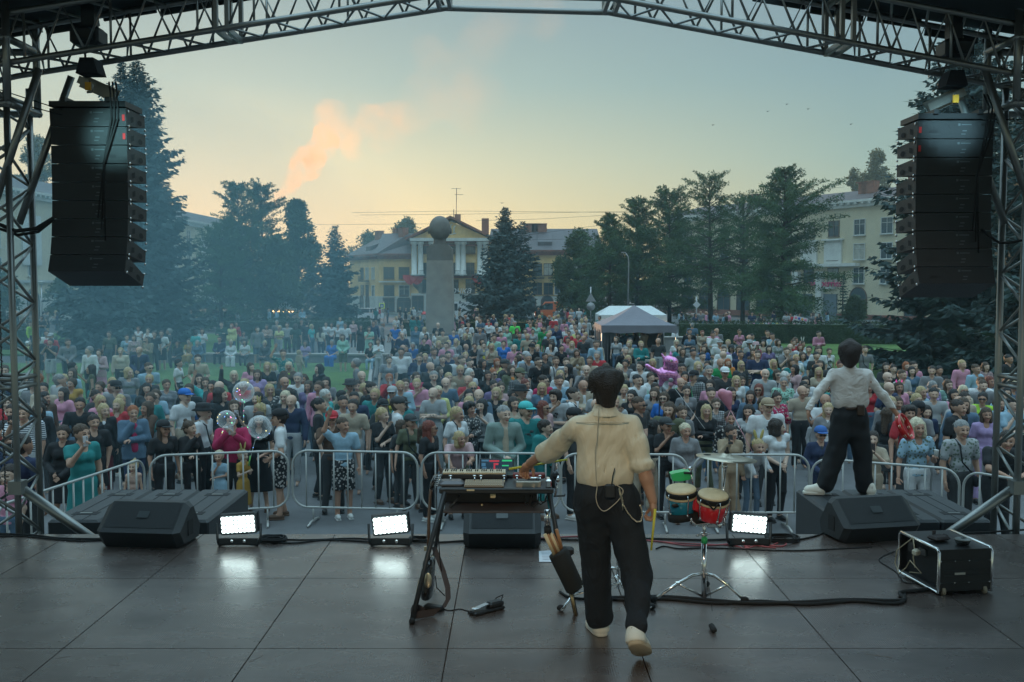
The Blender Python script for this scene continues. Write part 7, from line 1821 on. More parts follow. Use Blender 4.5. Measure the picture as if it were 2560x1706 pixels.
S = [cps(J(2090, 938, Y), J(2160, 938, Y), .078, .078, .75, .05), cps(J(2105, 955, Y), J(2145, 955, Y), .125, .125, .72, .06), cps(J(2108, 985, Y), J(2140, 985, Y), .128, .128, .74, .06), cps(J(2105, 1004, Y), J(2142, 1004, Y), .118, .118, .8, .05), cps(J(2123, 925, Y), J(2123, 910, Y), .07, .062, 1, .03),
     cps(shL, elL, .056, .047, 1, .03), cps(elL, lerp(elL, wrL, .96), .047, .033, 1, .02), cps(shR, elR, .056, .047, 1, .03), cps(elR, lerp(elR, wrR, .96), .047, .033, 1, .02)]
for (a_, c_, r_) in (((2090, 950), (2120, 965), .010), ((2150, 950), (2128, 975), .010), ((2095, 985), (2135, 992), .009), ((2100, 1000), (2110, 1010), .009), ((2150, 975), (2120, 1000), .009), ((2060, 955), (2052, 975), .008), ((2190, 960), (2200, 985), .008)): S.append((J(a_[0], a_[1], Y-.098), J(c_[0], c_[1], Y-.100), r_, r_*.5, 1, 0, 1))
V, Q = field(S, .009, .05, clips=[lambda X, Y_, Z: (J(2123, 1019, Y)[2]+.012*np.sin(X*38)-Z)+0*Y_], noise=.0042, seed=8); link('shirt', mesh('shirt', V-B, Q, shirtB, smooth=True), T.o)
Tr = [cps(J(2110, 1022, Y), J(2136, 1022, Y), .112, .112, .85, .04), cps(J(2107, 1045, Y), J(2143, 1045, Y), .118, .118, .85, .05), cps(J(2104, 1050, Y), J(2090, 1130, Y), .115, .105, 1, .04), cps(J(2090, 1130, Y), J(2063, 1212, Y-.0), .105, .095, 1, .03), cps(J(2145, 1050, Y), J(2155, 1130, Y), .115, .105, 1, .04), cps(J(2155, 1130, Y), J(2161, 1215, Y), .105, .092, 1, .03), cps(J(2100, 1080, Y), J(2140, 1080, Y), .10, .10, 1, .05), cps(J(2118, 1150, Y-.02), J(2116, 1240, Y-.02), .008, .035, 1, 0, True)]
V, Q = field(Tr, .011, .05, clips=[lambda X, Y_, Z: np.maximum(Z-J(2123, 1014, Y)[2], ZS+.01-Z)+0*X+0*Y_], noise=.005, seed=6); link('trousers', mesh('trousers', V-B, Q, mat('black_trousers2', (.010, .012, .016), .8), smooth=True), T.o)
b = MB(); b.lathe([(.128, J(2123, 1023, Y)[2]), (.130, J(2123, 1016, Y)[2])], (J(2123, 1000, Y)[0], Y, 0), 20); b.V = [(v[0]-B[0], (v[1]-Y)*.85, v[2]-B[2]) for v in b.V]; b.box(tuple(J(2152, 1026, Y-.12)-B), (.08, .04, .12), bev=.01); build('belt', b, mat('belt_brown', (.05, .03, .02), .5), T.o)
shoe(T, B, np.array([J(2064, 1240, 10.95)[0], 10.98, ZS]), np.array([J(2016, 1232, 10.9)[0], 11.03, ZS]), wd=.046); x = J(2172, 1240, 11)[0]; shoe(T, B, np.array([x, 10.90, ZS]), np.array([x+.02, 11.17, ZS]), wd=.046)
# tambourine
c = J(2262, 1068, 10.88); ax = norm(np.array([.72, -.52, .46])); Rm = np.array(Vector((0, 0, 1)).rotation_difference(Vector(ax)).to_matrix()); T = Thing('tambourine', 'red tambourine held low in the singer\'s right hand', 'tambourine', tuple(c)); b = MB(); n = 32; ri = .145
V = []
for i in range(n):
    a = 2*math.pi*i/n
    for (r_, z_) in ((ri, -.03), (ri+.010, -.03), (ri+.010, .03), (ri, .03)): V.append(Rm@np.array([r_*math.cos(a), r_*math.sin(a), z_])+c)
b.add(V, [(i*4+j, i*4+(j+1) % 4, ((i+1) % n)*4+(j+1) % 4, ((i+1) % n)*4+j) for i in range(n) for j in range(4)], True); T.part('frame', b, mat('tambourine_red', (.60, .015, .02), .35, coat=.4))
for i in range(8):
    b = MB(); a = 2*math.pi*i/8; p = Rm@np.array([(ri+.004)*math.cos(a), (ri+.004)*math.sin(a), 0])+c
    for z_ in (-.010, .006): b.lathe([(.022, z_-.002), (.022, z_+.002)], tuple(p), 12, Matrix(Rm.tolist()))
    T.part('jingle', b, goldm)
# ---------------------------------------------------------------- instruments and loose gear on the stage
def cable(label, pts, r, m, cat='cable', group='cables on the stage floor', z=None):
    pts = [gnd(p[0], p[1], STAGE+(z or r)+ (p[2] if len(p) > 2 else 0)) for p in pts]; P = [2*pts[0]-pts[1]]+pts+[2*pts[-1]-pts[-2]]; out = []
    for i in range(1, len(P)-2):
        for k in range(6):
            t = k/6; out.append(.5*((2*P[i])+(-P[i-1]+P[i+1])*t+(2*P[i-1]-5*P[i]+4*P[i+1]-P[i+2])*t*t+(-P[i-1]+3*P[i]-3*P[i+1]+P[i+2])*t**3))
    out.append(P[-2]); b = MB(); b.tube([tuple(p) for p in out], r, 6); return single('cable', b, m, label, cat, group)
redc = mat('red_cable', (.40, .09, .10), .6); palec = mat('pale_cable', (.42, .36, .24), .6)
cable('black cable along the front edge left of the left wedge', [(-20, 1334), (80, 1338), (150, 1346), (260, 1348)], .010, rub)
cable('thinner black cable beside the left wedge', [(-20, 1342), (60, 1341), (180, 1352), (262, 1351)], .007, rub)
cable('cable joining the left floodlight and the middle floodlight', [(640, 1352), (730, 1358), (820, 1350), (945, 1356)], .008, rub)
cable('second cable between the left and middle floodlights', [(650, 1346), (760, 1350), (880, 1346), (950, 1350)], .007, rub)
cable('cable from the middle floodlight to the centre wedge', [(1010, 1348), (1080, 1356), (1170, 1352)], .009, rub)
cable('black cable behind the drummer along the stage edge', [(1340, 1348), (1480, 1350), (1620, 1347), (1760, 1350), (1860, 1347)], .010, rub)
cable('red cable running behind the bongo stand', [(1345, 1346), (1480, 1341), (1640, 1353), (1720, 1364), (1800, 1362), (1850, 1356), (1868, 1368), (1880, 1352), (1860, 1350), (1866, 1370), (1900, 1362), (1950, 1366), (1966, 1360), (1950, 1356), (1930, 1364)], .006, redc)
cable('second red cable knotted under the right floodlight', [(1600, 1350), (1700, 1358), (1830, 1364), (1860, 1372), (1872, 1360), (1890, 1364), (1940, 1370)], .005, redc)
cable('thin black cable crossing before the bongo stand', [(1640, 1372), (1660, 1366), (1700, 1372), (1760, 1370), (1840, 1372), (1930, 1376), (2020, 1376), (2180, 1368)], .006, rub)
cable('thick black cable snake from the drummer to the rack case', [(1480, 1496), (1560, 1494), (1650, 1492), (1720, 1496), (1790, 1502), (1880, 1508), (2000, 1506), (2120, 1500), (2230, 1502), (2262, 1498), (2250, 1482), (2300, 1476), (2342, 1470)], .015, rub)
cable('second cable of the snake running to the rack case', [(1470, 1489), (1560, 1500), (1660, 1497), (1790, 1508), (1900, 1503), (2010, 1511), (2130, 1503), (2220, 1509), (2256, 1505), (2262, 1488)], .012, rub)
cable('thin cables looping left of the rack case', [(2238, 1378), (2206, 1392), (2200, 1404), (2240, 1430), (2260, 1455), (2300, 1458), (2345, 1448)], .005, rub)
cable('black cable at the right front edge of the stage', [(2180, 1355), (2300, 1338), (2440, 1332), (2580, 1324)], .010, rub)
cable('cable trailing from the right wedge', [(2130, 1330, .1), (2085, 1325), (2040, 1340), (1990, 1350), (1930, 1352), (1860, 1352)], .008, rub)
cable('black cable loop on the floor behind the drummer', [(1400, 1480), (1420, 1492), (1460, 1497), (1510, 1494)], .009, rub)
cable('thin wire from guitar stand to sustain pedal', [(1090, 1515), (1120, 1526), (1150, 1523), (1172, 1528), (1187, 1524)], .003, rub)
def coil(label, px, py, r, n, th=.006):
    c = gnd(px, py, STAGE); b = MB(); g = rng(int(px)); 
    for k in range(n):
        o_ = g.normal(0, .012, 2); rr = r*g.uniform(.82, 1.08); b.tube([(c[0]+o_[0]+rr*math.cos(a), c[1]+o_[1]+rr*.85*math.sin(a), STAGE+.008+.006*k*.6+.004*math.sin(3*a)) for a in np.linspace(0, 6.283, 22)[:-1]], th, 5, closed=True)
    single('coiled_cable', b, rub, label, 'cable', 'coiled cables')
coil('coiled black cable right of the left floodlight', 680, 1354, .115, 9); coil('coiled black cable behind the keyboard rig leg', 1052, 1352, .09, 6); coil('coiled black cable right of the right floodlight', 1955, 1352, .13, 9)
# paper sheet
b = MB(); P = [gnd(1347, 1378, STAGE+.004), gnd(1388, 1376, STAGE+.004), gnd(1398, 1405, STAGE+.004), gnd(1348, 1405, STAGE+.004)]; b.add([tuple(p) for p in P]+[(p[0], p[1], p[2]-.001) for p in P], [(0, 1, 2, 3), (4, 7, 6, 5)]); 
T = Thing('paper_sheet', 'white set list paper on the floor right of the centre wedge', 'paper', tuple(P[0])); T.part('sheet', b, mat('paper', (.6, .62, .66), .8)); b = MB()
for k in range(6): t = .15+.13*k; a_ = P[0]*(1-t)+P[3]*t; c_ = P[1]*(1-t)+P[2]*t; b.box(tuple((a_+c_)/2+np.array([0, 0, .001])), (.10, .006, .0006))
T.part('printed_lines', b, mat('ink', (.2, .2, .25), .8))
# --- sustain pedal
c = gnd(1218, 1530, STAGE); yaw = R(38); T = Thing('sustain_pedal', 'chrome-topped sustain pedal on the floor right of the guitar', 'pedal', (c[0], c[1], STAGE), yaw, local=True)
b = MB(); b.box((0, 0, .014), (.26, .075, .026), bev=.008); b.box((.065, 0, .045), (.12, .07, .04), bev=.012); T.part('housing', b, blk2)
b = MB(); b.box((-.055, 0, .048), (.12, .045, .008), ry=R(-8), bev=.003); b.ell((-.10, 0, .045), (.03, .026, .006)); T.part('treadle', b, chrome); b = MB(); b.tube([(.12, .0, .05), (.16, .03, .08), (.13, .06, .06), (.07, .07, .01), (-.12, .06, .006), (-.14, .0, .006)], .004, 6); T.part('lead', b, rub)
# --- keyboard rig
Y = 6.95; T = Thing('keyboard_stand', 'black folding stand with keyboard, pad controller and mixer left of the drummer', 'keyboard stand', (J(1240, 1500, Y)[0], Y, STAGE)); RK = T
def bxp(px0, px1, py0, py1, Yc, dy, bev=0, b=None, rx=0):
    a = at(px0, py0, Yc); c = at(px1, py1, Yc); b = b or MB(); b.box(((a[0]+c[0])/2, Yc, (a[2]+c[2])/2), (abs(c[0]-a[0]), dy, abs(a[2]-c[2])), bev=bev, rx=rx); return b
b = bxp(1098, 1384, 1220, 1234, 6.85, .04, .008); x0, x1 = at(1104, 1, 6.95)[0], at(1380, 1, 6.95)[0]; zt = at(1240, 1220, 6.85)[2]
b.box(((x0+x1)/2, 7.05, zt-.012), (x1-x0, .44, .022), bev=.006); T.part('tabletop', b, blk2)
def leg(T, pts, r, m, nm='leg'): b = MB(); b.tube([tuple(p) for p in pts], r, 10); return T.part(nm, b, m)
lx = at(1110, 1234, 6.85)
leg(T, [J(1112, 1230, 6.84), J(1070, 1385, 6.70), gnd(1030, 1552, STAGE+.02)], .017, blk2); leg(T, [J(1112, 1230, 7.2), J(1095, 1330, 7.35), J(1078, 1440, 7.5)], .015, blk2)
leg(T, [J(1372, 1232, 6.9), J(1392, 1330, 6.8), J(1410, 1400, 6.75), J(1442, 1548, 6.68)], .016, blk2); leg(T, [J(1375, 1232, 7.2), J(1390, 1340, 7.3), J(1402, 1440, 7.4)], .014, blk2)
leg(T, [J(1050, 1452, 6.68), gnd(1031, 1549, STAGE+.02)], .011, mat('brass_tube', (.45, .33, .18), .35, .9), 'leg_extension'); b = MB(); b.tube([gnd(1030, 1552, STAGE+.03), gnd(1030, 1556, STAGE)], .02, 8); b.tube([J(1441, 1540, 6.68), J(1443, 1558, 6.66)], .02, 8); T.part('rubber_foot', b, rub)
leg(T, [J(1112, 1290, 6.95), J(1150, 1238, 6.95)], .008, blk2, 'strut')
b = bxp(1112, 1342, 1234, 1266, 7.15, .02); T.part('hanging_shelf', b, mat('shelf_dark', (.05, .04, .038), .6)); b = bxp(1112, 1370, 1266, 1270, 7.0, .34, .004); T.part('lower_shelf', b, mat('shelf_brown', (.07, .05, .045), .6))
b = bxp(1167, 1186, 1224, 1228, 6.82, .004); T.part('name_plate', b, mat('plate_cream', (.65, .52, .30), .5)); b = bxp(1226, 1239, 1233, 1245, 6.9, .03, .004); T.part('adapter', b, MATS['plate_cream']); b = MB(); b.ell(tuple(J(1205, 1263, 6.96)), (.008, .008, .008)); T.part('knob', b, MATS['plate_cream'])
b = MB()
for k, (a_, c_, d_) in enumerate((((1312, 1240), (1318, 1262), (1332, 1240)), ((1326, 1238), (1334, 1268), (1348, 1242)), ((1340, 1238), (1352, 1262), (1366, 1240)), ((1352, 1236), (1358, 1258), (1376, 1246)))): b.tube([J(*a_, 6.95), J((a_[0]+c_[0])/2-3, c_[1]-6, 6.94), J(*c_, 6.93), J((d_[0]+c_[0])/2+3, c_[1]-8, 6.94), J(*d_, 6.95)], .005, 6)
T.part('hanging_cables', b, rub)
# keyboard
kt = Thing('keyboard', 'slim keyboard with cream keys on the rear of the rig', 'keyboard', tuple(J(1186, 1190, 7.15))); b = MB(); a, c = at(1103, 1188, 7.12), at(1268, 1188, 7.12); zk = at(1186, 1184, 7.12)[2]; b.box(((a[0]+c[0])/2, 7.20, zk-.022), (c[0]-a[0], .20, .04), bev=.008); kt.part('case', b, blk2)
n = 29
for i in range(n):
    b = MB(); b.box((a[0]+.012+(c[0]-a[0]-.024)*(i+.5)/n, 7.165, zk+.004), ((c[0]-a[0]-.024)/n-.0016, .13, .012)); kt.part('white_key', b, mat('key_cream', (.62, .52, .36), .4))
b = MB()
for i in range(n-1):
    if i % 7 in (0, 1, 3, 4, 5): b.box((a[0]+.012+(c[0]-a[0]-.024)*(i+1)/n, 7.19, zk+.014), (.008, .08, .012))
kt.part('black_keys', b, blk2)
# grid controller
kt = Thing('pad_controller', 'grid pad controller propped in front of the cream-keyed keyboard', 'controller', tuple(J(1210, 1212, 6.9))); a, c = at(1161, 1210, 6.9), at(1260, 1210, 6.9); z0, z1 = at(1, 1216, 6.86)[2], at(1, 1203, 6.98)[2]; ang = math.atan2(z1-z0, .12)
b = MB(); b.box(((a[0]+c[0])/2, 6.92, (z0+z1)/2), (c[0]-a[0], .15, .012), rx=ang, bev=.003); kt.part('case', b, mat('controller_tan', (.22, .17, .12), .5)); b = MB(); M_ = Matrix.Rotation(ang, 3, 'X')
for i in range(16):
    for j in range(4): p = M_ @ Vector((-(c[0]-a[0])/2+.012+i*.0163, -.055+j*.034, .009)); b.box((p[0]+(a[0]+c[0])/2, p[1]+6.92, p[2]+(z0+z1)/2), (.012, .026, .005), rx=ang)
kt.part('pad_grid', b, mat('pads', (.34, .27, .18), .6))
def clampbar(px, py, Yc): 
    b = MB(); p = J(px, py, Yc); b.tube([p, p+np.array([.004, -.02, -.07])], .006, 6); b.ell(tuple(p), (.014, .01, .006)); b.ell(tuple(p+np.array([.004, -.02, -.072])), (.012, .01, .006)); return b
for (x, y) in ((1126, 1190), (1186, 1190), (1202, 1190), (1260, 1190), (1292, 1190), (1350, 1190)): RK.part('clamp', clampbar(x, y, 6.98), chrome)
b = bxp(1098, 1160, 1200, 1218, 6.95, .12, .02); RK.part('side_module', b, mat('module_grey', (.12, .12, .13), .35, .5)); b = bxp(1364, 1378, 1196, 1218, 6.9, .1, .01); RK.part('interface_box', b, chrome)
kt = Thing('effects_unit', 'red-backed sampler box at the right end of the keyboard rig', 'sampler', tuple(J(1322, 1195, 7.1))); kt.part('case', bxp(1282, 1363, 1182, 1196, 7.1, .05, .008), mat('case_darkred', (.16, .03, .03), .5)); kt.part('front_panel', bxp(1290, 1352, 1204, 1219, 6.9, .02, .004), mat('panel_silver', (.42, .38, .32), .4, .5))
b = MB(); b.tube([J(1318, 1197, 7.0), J(1352, 1197, 7.0)], .012, 8); kt.part('roller', b, chrome)
# laptop
kt = Thing('laptop', 'open laptop showing coloured music software behind the keyboard', 'laptop', tuple(J(1240, 1180, 7.4))); kt.part('lid', bxp(1200, 1284, 1147, 1182, 7.42, .012, .004), blk2)
scm = lambda n_, c_, e: mat('screen_'+n_, (.01, .01, .01), .3, emit=c_, es=e)
kt.part('screen', bxp(1202, 1282, 1149, 1180, 7.410, .003), scm('dark', (.01, .03, .05), 1)); s_ = kt.o
for (x0_, x1_, y0_, y1_, nm, col, e) in ((1204, 1222, 1150, 1154, 'blue', (.04, .12, .2), 1.0), (1223, 1248, 1151, 1155, 'redbar', (.5, .05, .08), .7), (1255, 1280, 1150, 1154, 'greenbar', (.03, .5, .2), .8), (1204, 1214, 1158, 1166, 'blue', (.04, .12, .2), 1), (1234, 1238, 1158, 1176, 'redbar', (.5, .05, .08), 1), (1238, 1246, 1158, 1163, 'redbar', (.5, .05, .08), 1), (1232, 1246, 1173, 1177, 'redbar', (.5, .05, .08), 1), (1255, 1272, 1163, 1166, 'greenbar', (.03, .5, .2), .5), (1206, 1216, 1168, 1174, 'blue', (.04, .12, .2), 1)): kt.part('screen_block', bxp(x0_, x1_, y0_, y1_, 7.406, .002), scm(nm, col, e))
kt.part('base', bxp(1200, 1284, 1181, 1184, 7.30, .22), blk2)
# tall mic holder at right of rig
b = MB(); b.tube([J(1386, 1150, 7.1), J(1382, 1192, 7.0), J(1384, 1220, 6.95)], [.012, .02, .012], 8); b.ell(tuple(J(1388, 1190, 7.0)), (.03, .03, .035)); RK.part('side_clamp', b, blk2); b = MB(); b.tube([J(1384, 1241, 6.9), J(1412, 1240, 6.9), J(1412, 1235, 6.9)], .006, 6); RK.part('hook', b, blk2)
b = MB(); b.tube([J(1396, 1190, 6.95), J(1388, 1240, 6.9)], .008, 6); b.ell(tuple(J(1395, 1200, 6.93)), (.014, .014, .02)); RK.part('chrome_fitting', b, chrome)
# --- guitar leaning edge-on against the rig
GT = Thing('electric_guitar', 'black electric guitar seen edge-on leaning on the left leg of the keyboard rig', 'guitar', tuple(gnd(1068, 1500, STAGE)))
def lofted(pts, w_, d_, m, nm, T, parent=None):      # pts along the neck; w_ half width in x, d_ half depth in y
    b = MB(); n = 12
    V = [tuple(np.array(p)+np.array([w_[i]*math.cos(a), d_[i]*math.sin(a), 0])) for i, p in enumerate(pts) for a in np.linspace(0, 2*math.pi, n+1)[:-1]]
    b.add(V, [(i*n+j, i*n+(j+1) % n, (i+1)*n+(j+1) % n, (i+1)*n+j) for i in range(len(pts)-1) for j in range(n)]+[tuple(range(n-1, -1, -1)), tuple(range((len(pts)-1)*n, len(pts)*n))], True); return T.part(nm, b, m, parent)
gb = mat('guitar_black', (.02, .018, .018), .2, coat=.6)
lofted([J(1066, 1494, 6.9), J(1067, 1485, 6.9), J(1068, 1460, 6.9), J(1070, 1430, 6.9), J(1073, 1405, 6.9), J(1075, 1392, 6.9)], [.035, .046, .052, .048, .044, .03], [.08, .15, .17, .13, .15, .06], gb, 'body', GT)
lofted([J(1071, 1400, 6.85), J(1072, 1300, 6.92), J(1076, 1235, 6.97), J(1078, 1222, 6.98)], [.014, .012, .012, .014], [.03, .026, .022, .03], mat('neck_wood', (.10, .06, .04), .4), 'neck', GT)
hd = lofted([J(1078, 1224, 6.98), J(1083, 1205, 7.0), J(1090, 1188, 7.02)], [.014, .02, .016], [.03, .05, .03], gb, 'headstock', GT)
for k in range(6): b = MB(); p = J(1084+k*1.3, 1215-k*5, 6.95); b.tube([p, p+np.array([.03, -.01, .004])], .004, 5); b.ell(tuple(p+np.array([.032, -.01, .004])), (.008, .006, .008), 6, 4); GT.part('tuning_peg', b, chrome, hd)
b = MB(); b.ell(tuple(J(1070, 1452, 6.72)), (.028, .006, .055)); b.ell(tuple(J(1066, 1414, 6.74)), (.012, .006, .012)); b.box(tuple(J(1064, 1372, 6.85)), (.02, .02, .03)); GT.part('hardware', b, goldm)
# strap
sp_ = [(1084, 1368, 6.9), (1097, 1400, 6.85), (1108, 1430, 6.8), (1119, 1470, 6.75), (1120, 1498, 6.7), (1108, 1520, 6.66)]; fl = [(1085, 1532), (1060, 1536), (1036, 1540), (1026, 1532), (1030, 1522), (1046, 1522), (1060, 1530)]
PT = [J(*p) for p in sp_]+[gnd(p[0], p[1], STAGE+.03) for p in fl]; b = MB(); V = []
for i, p in enumerate(PT):
    if i < 6: V += [p+np.array([-.016, -.01, 0]), p+np.array([.016, .01, 0])]
    else: V += [p+np.array([0, 0, -.022]), p+np.array([.004, 0, .026])]
b.add([tuple(v) for v in V]+[tuple(v+np.array([.002, .003, .001])) for v in V], [(2*i, 2*i+1, 2*i+3, 2*i+2) for i in range(len(PT)-1)]+[(2*len(PT)+2*i, 2*len(PT)+2*i+2, 2*len(PT)+2*i+3, 2*len(PT)+2*i+1) for i in range(len(PT)-1)], True); GT.part('strap', b, mat('strap_leather', (.065, .045, .042), .7))
b = MB(); b.tube([J(1090, 1220, 6.9), J(1093, 1300, 6.85), J(1100, 1400, 6.82), J(1104, 1430, 6.8)], .004, 5); b.tube([J(1088, 1440, 6.8), J(1092, 1470, 6.75), J(1112, 1490, 6.72)], .004, 5); GT.part('lead', b, rub)
c = gnd(1085, 1524, STAGE); b = MB(); b.box((c[0], c[1], STAGE+.016), (.14, .06, .03), rz=R(-25), bev=.008); single('foot_switch', b, blk2, 'small black foot controller under the guitar strap', 'foot switch')
# --- stick holder
T = Thing('stick_bag', 'black drumstick quiver with sticks and chrome shaker right of the centre wedge', 'stick bag', tuple(gnd(1440, 1552, STAGE)))
b = MB(); b.tube([J(1441, 1475, 6.6), J(1437, 1470, 6.6), J(1397, 1385, 6.62), J(1394, 1380, 6.62)], [.05, .066, .07, .066], 16); T.part('pouch', b, mat('pouch_cloth', (.018, .020, .020), .85)); b = MB(); b.box(tuple(J(1418, 1378, 6.66)), (.09, .06, .06), bev=.015); T.part('clamp', b, blk2)
wood = mat('hickory', (.38, .19, .09), .5); pale = mat('pale_stick', (.72, .58, .36), .45); i = 0
for (a_, c_, m_) in (((1362, 1336), (1386, 1388), pale), ((1369, 1335), (1393, 1390), wood), ((1376, 1333), (1400, 1388), pale), ((1381, 1336), (1404, 1386), wood), ((1391, 1324), (1408, 1386), wood)): b = MB(); b.tube([J(a_[0], a_[1], 6.57+.01*i), J(c_[0], c_[1], 6.60+.01*i)], .012, 8); T.part('drumstick', b, m_); i += 1
b = MB(); b.tube([J(1368, 1274, 6.6), J(1369, 1318, 6.6)], .022, 12); T.part('shaker', b, chrome); b = MB(); b.tube([J(1369, 1318, 6.6), J(1370, 1336, 6.6)], .026, 12); T.part('shaker_grip', b, rub)
leg(T, [J(1426, 1474, 6.64), J(1441, 1548, 6.66)], .011, mat('brass_tube', (.45, .33, .18), .35, .9), 'rod')
# small tripod behind
T = Thing('snare_stand', 'low chrome tripod stand partly hidden behind the drummer', 'drum stand', tuple(gnd(1500, 1500, STAGE))); 
leg(T, [gnd(1404, 1527, STAGE+.02), J(1432, 1488, 6.9), J(1462, 1458, 7.0)], .010, chrome); leg(T, [gnd(1628, 1520, STAGE+.02), J(1560, 1470, 7.0), J(1538, 1440, 7.05)], .010, chrome); leg(T, [J(1462, 1458, 7.0), J(1530, 1420, 7.05), J(1560, 1425, 7.05)], .010, chrome); leg(T, [J(1432, 1488, 6.9), J(1500, 1470, 7.0), J(1560, 1455, 7.0)], .008, chrome); b = MB(); b.tube([J(1545, 1250, 7.05), J(1545, 1470, 7.05)], .012, 8); T.part('tube', b, chrome)
for (x, y) in ((1402, 1528), (1630, 1524)): b = MB(); p = gnd(x, y, STAGE); b.ell((p[0], p[1], STAGE+.022), (.028, .028, .022), 10, 6); T.part('rubber_foot', b, rub)
# --- bongo stand
X0 = J(1760, 1300, 7.05); T = Thing('percussion_stand', 'chrome double-braced tripod stand holding the bongos, cymbal and green block', 'drum stand', (X0[0], 7.05, STAGE)); BS = T
b = MB(); b.tube([J(1760, 1352, 7.05), J(1760, 1500, 7.05)], .019, 14); T.part('lower_tube', b, chrome); b = MB(); b.tube([J(1761, 1300, 7.05), J(1760, 1352, 7.05)], .013, 12); T.part('upper_tube', b, chrome)
b = MB(); b.lathe([(.022, -.02), (.022, .02)], tuple(J(1761, 1351, 7.05)), 16); T.part('green_memory_lock', b, mat('green_tape', (.03, .42, .14), .5)); b = MB(); b.ell(tuple(J(1760, 1336, 7.05)), (.03, .03, .018)); b.tube([J(1746, 1338, 7.0), J(1775, 1334, 7.0)], .007, 6); b.ell(tuple(J(1744, 1339, 7.0)), (.014, .006, .01)); T.part('wing_collar', b, chrome)
hub = J(1760, 1434, 7.05); hub2 = J(1760, 1500, 7.05); ft = [gnd(1634, 1500, STAGE+.02), gnd(1862, 1502, STAGE+.02), gnd(1765, 1462, STAGE+.02)]; mids = [J(1694, 1459, 6.98), J(1818, 1461, 6.98), J(1763, 1445, 7.4)]
for f_, m_ in zip(ft, mids): leg(T, [hub, hub*.55+m_*.45+np.array([0, 0, .018]), m_, f_], .012, chrome); leg(T, [hub2+np.array([0, 0, .02]), m_], .009, chrome, 'brace'); b = MB(); b.ell(tuple(f_+np.array([0, 0, .005])), (.03, .02, .025), 10, 6); T.part('rubber_foot', b, rub); b = MB(); b.box(tuple(m_), (.035, .02, .03), bev=.006); T.part('joint_bolt', b, mat('joint_bright', (.8, .8, .75), .15, 1))
b = MB(); b.tube([J(1768, 1440, 7.0), J(1778, 1500, 6.95), J(1782, 1548, 6.62)], .002, 5); b.tube([J(1764, 1500, 7.0), J(1776, 1545, 6.65)], .002, 5); T.part('drop_cord', b, rub); c = gnd(1782, 1578, STAGE); b = MB(); b.box((c[0], c[1], STAGE+.02), (.035, .11, .035), bev=.01); T.part('cord_weight', b, rub)
b = MB(); b.box(tuple(J(1760, 1310, 7.05)), (.16, .04, .035), bev=.008); b.box(tuple(J(1785, 1314, 7.03)), (.10, .03, .03), bev=.006); b.tube([J(1726, 1300, 7.0), J(1740, 1312, 7.03), J(1802, 1306, 7.0), J(1803, 1290, 7.0)], .009, 8); b.ell(tuple(J(1799, 1314, 6.98)), (.018, .012, .022)); b.ell(tuple(J(1728, 1300, 6.98)), (.012, .01, .014)); T.part('bracket', b, chrome)
b = MB(); b.tube([J(1808, 1312, 7.1), J(1808, 1224, 7.15), J(1814, 1172, 7.2)], [.009, .009, .008], 8); b.ell(tuple(J(1812, 1166, 7.2)), (.022, .022, .022)); b.tube([J(1812, 1160, 7.2), J(1815, 1128, 7.2)], .006, 6); T.part('cymbal_arm', b, chrome)
def drum(label, px, py, r, hpx, Yd, shell, tilt):
    c = J(px, py, Yd); h = hpx*Yd/F; M_ = Matrix.Rotation(tilt[0], 3, 'X') @ Matrix.Rotation(tilt[1], 3, 'Y'); T = Thing('bongo_drum', label, 'bongo', tuple(c), group='pair of bongos')
    def L_(prof, nm, m, parent=None, n=32): b = MB(); b.lathe(prof, tuple(c), n, M_); return T.part(nm, b, m, parent)
    sh_ = L_([(r*.80, -h), (r*.83, -h+.004), (r*.90, -h*.6), (r*.95, -.03)], 'shell', shell); b = MB()
    L_([(r*1.0, -.034), (r*1.03, -.030), (r*1.03, -.004), (r*.99, .004)], 'rim_band', rub); L_([(r*1.04, -.012), (r*1.05, -.004), (r*1.0, .001)], 'hoop', rub)
    L_([(r*.995, -.002), (r*.99, .010), (r*.93, .018), (r*.5, .021), (.003, .022)], 'drum_head', mat('drum_skin', (.60, .47, .28), .55, var=.14, vs=9)); L_([(r*1.02, -.05), (r*1.03, -.046), (r*.97, -.032)], 'skin_collar', MATS['drum_skin'])
    for k in range(5):
        a = k*2*math.pi/5-math.pi/2+.25; b = MB(); u = np.array([math.cos(a), math.sin(a), 0]); P = [u*r*1.05+[0, 0, -.008], u*r*1.12+[0, 0, -.03], u*r*1.0+[0, 0, -h*.75], u*r*.93+[0, 0, -h*.9]]; b.tube([tuple(M_ @ Vector(p)+Vector(c)) for p in P], .005, 6); p = M_ @ Vector(u*r*.95+np.array([0, 0, -h*.88]))+Vector(c); b.ell(tuple(p), (.010, .010, .014), 8, 5); T.part('tension_rod', b, chrome)
    b = MB(); a = -math.pi/2-.6; P = [Vector((r*1.0*math.cos(a+d), r*1.0*math.sin(a+d), z)) for d, z in ((-.12, -.08), (.12, -.08), (.12, -.10), (-.12, -.10))]; return T, M_, c
cyan = mat('shell_blue', (.015, .22, .34), .25, coat=.6); redd = mat('shell_red', (.62, .02, .03), .25, coat=.6)
T1, M_, c = drum('blue bongo drum, left of the red one', 1703, 1226, .108, 62, 7.05, cyan, (R(9), R(-3))); b = MB(); p = J(1688, 1265, 6.955); b.ell(tuple(p), (.026, .006, .015), 14, 8); T1.part('badge', b, mat('badge_dark', (.03, .03, .03), .4, .6))
T2_, M_, c = drum('red bongo drum at the centre of the stand', 1783, 1240, .108, 62, 6.95, redd, (R(12), R(3))); b = MB()
for s_ in (-1, 1): b.tube([J(1783+s_*16, 1256, 6.83), J(1784, 1275, 6.83)], .006, 4)
T2_.part('strap_mark', b, rub)
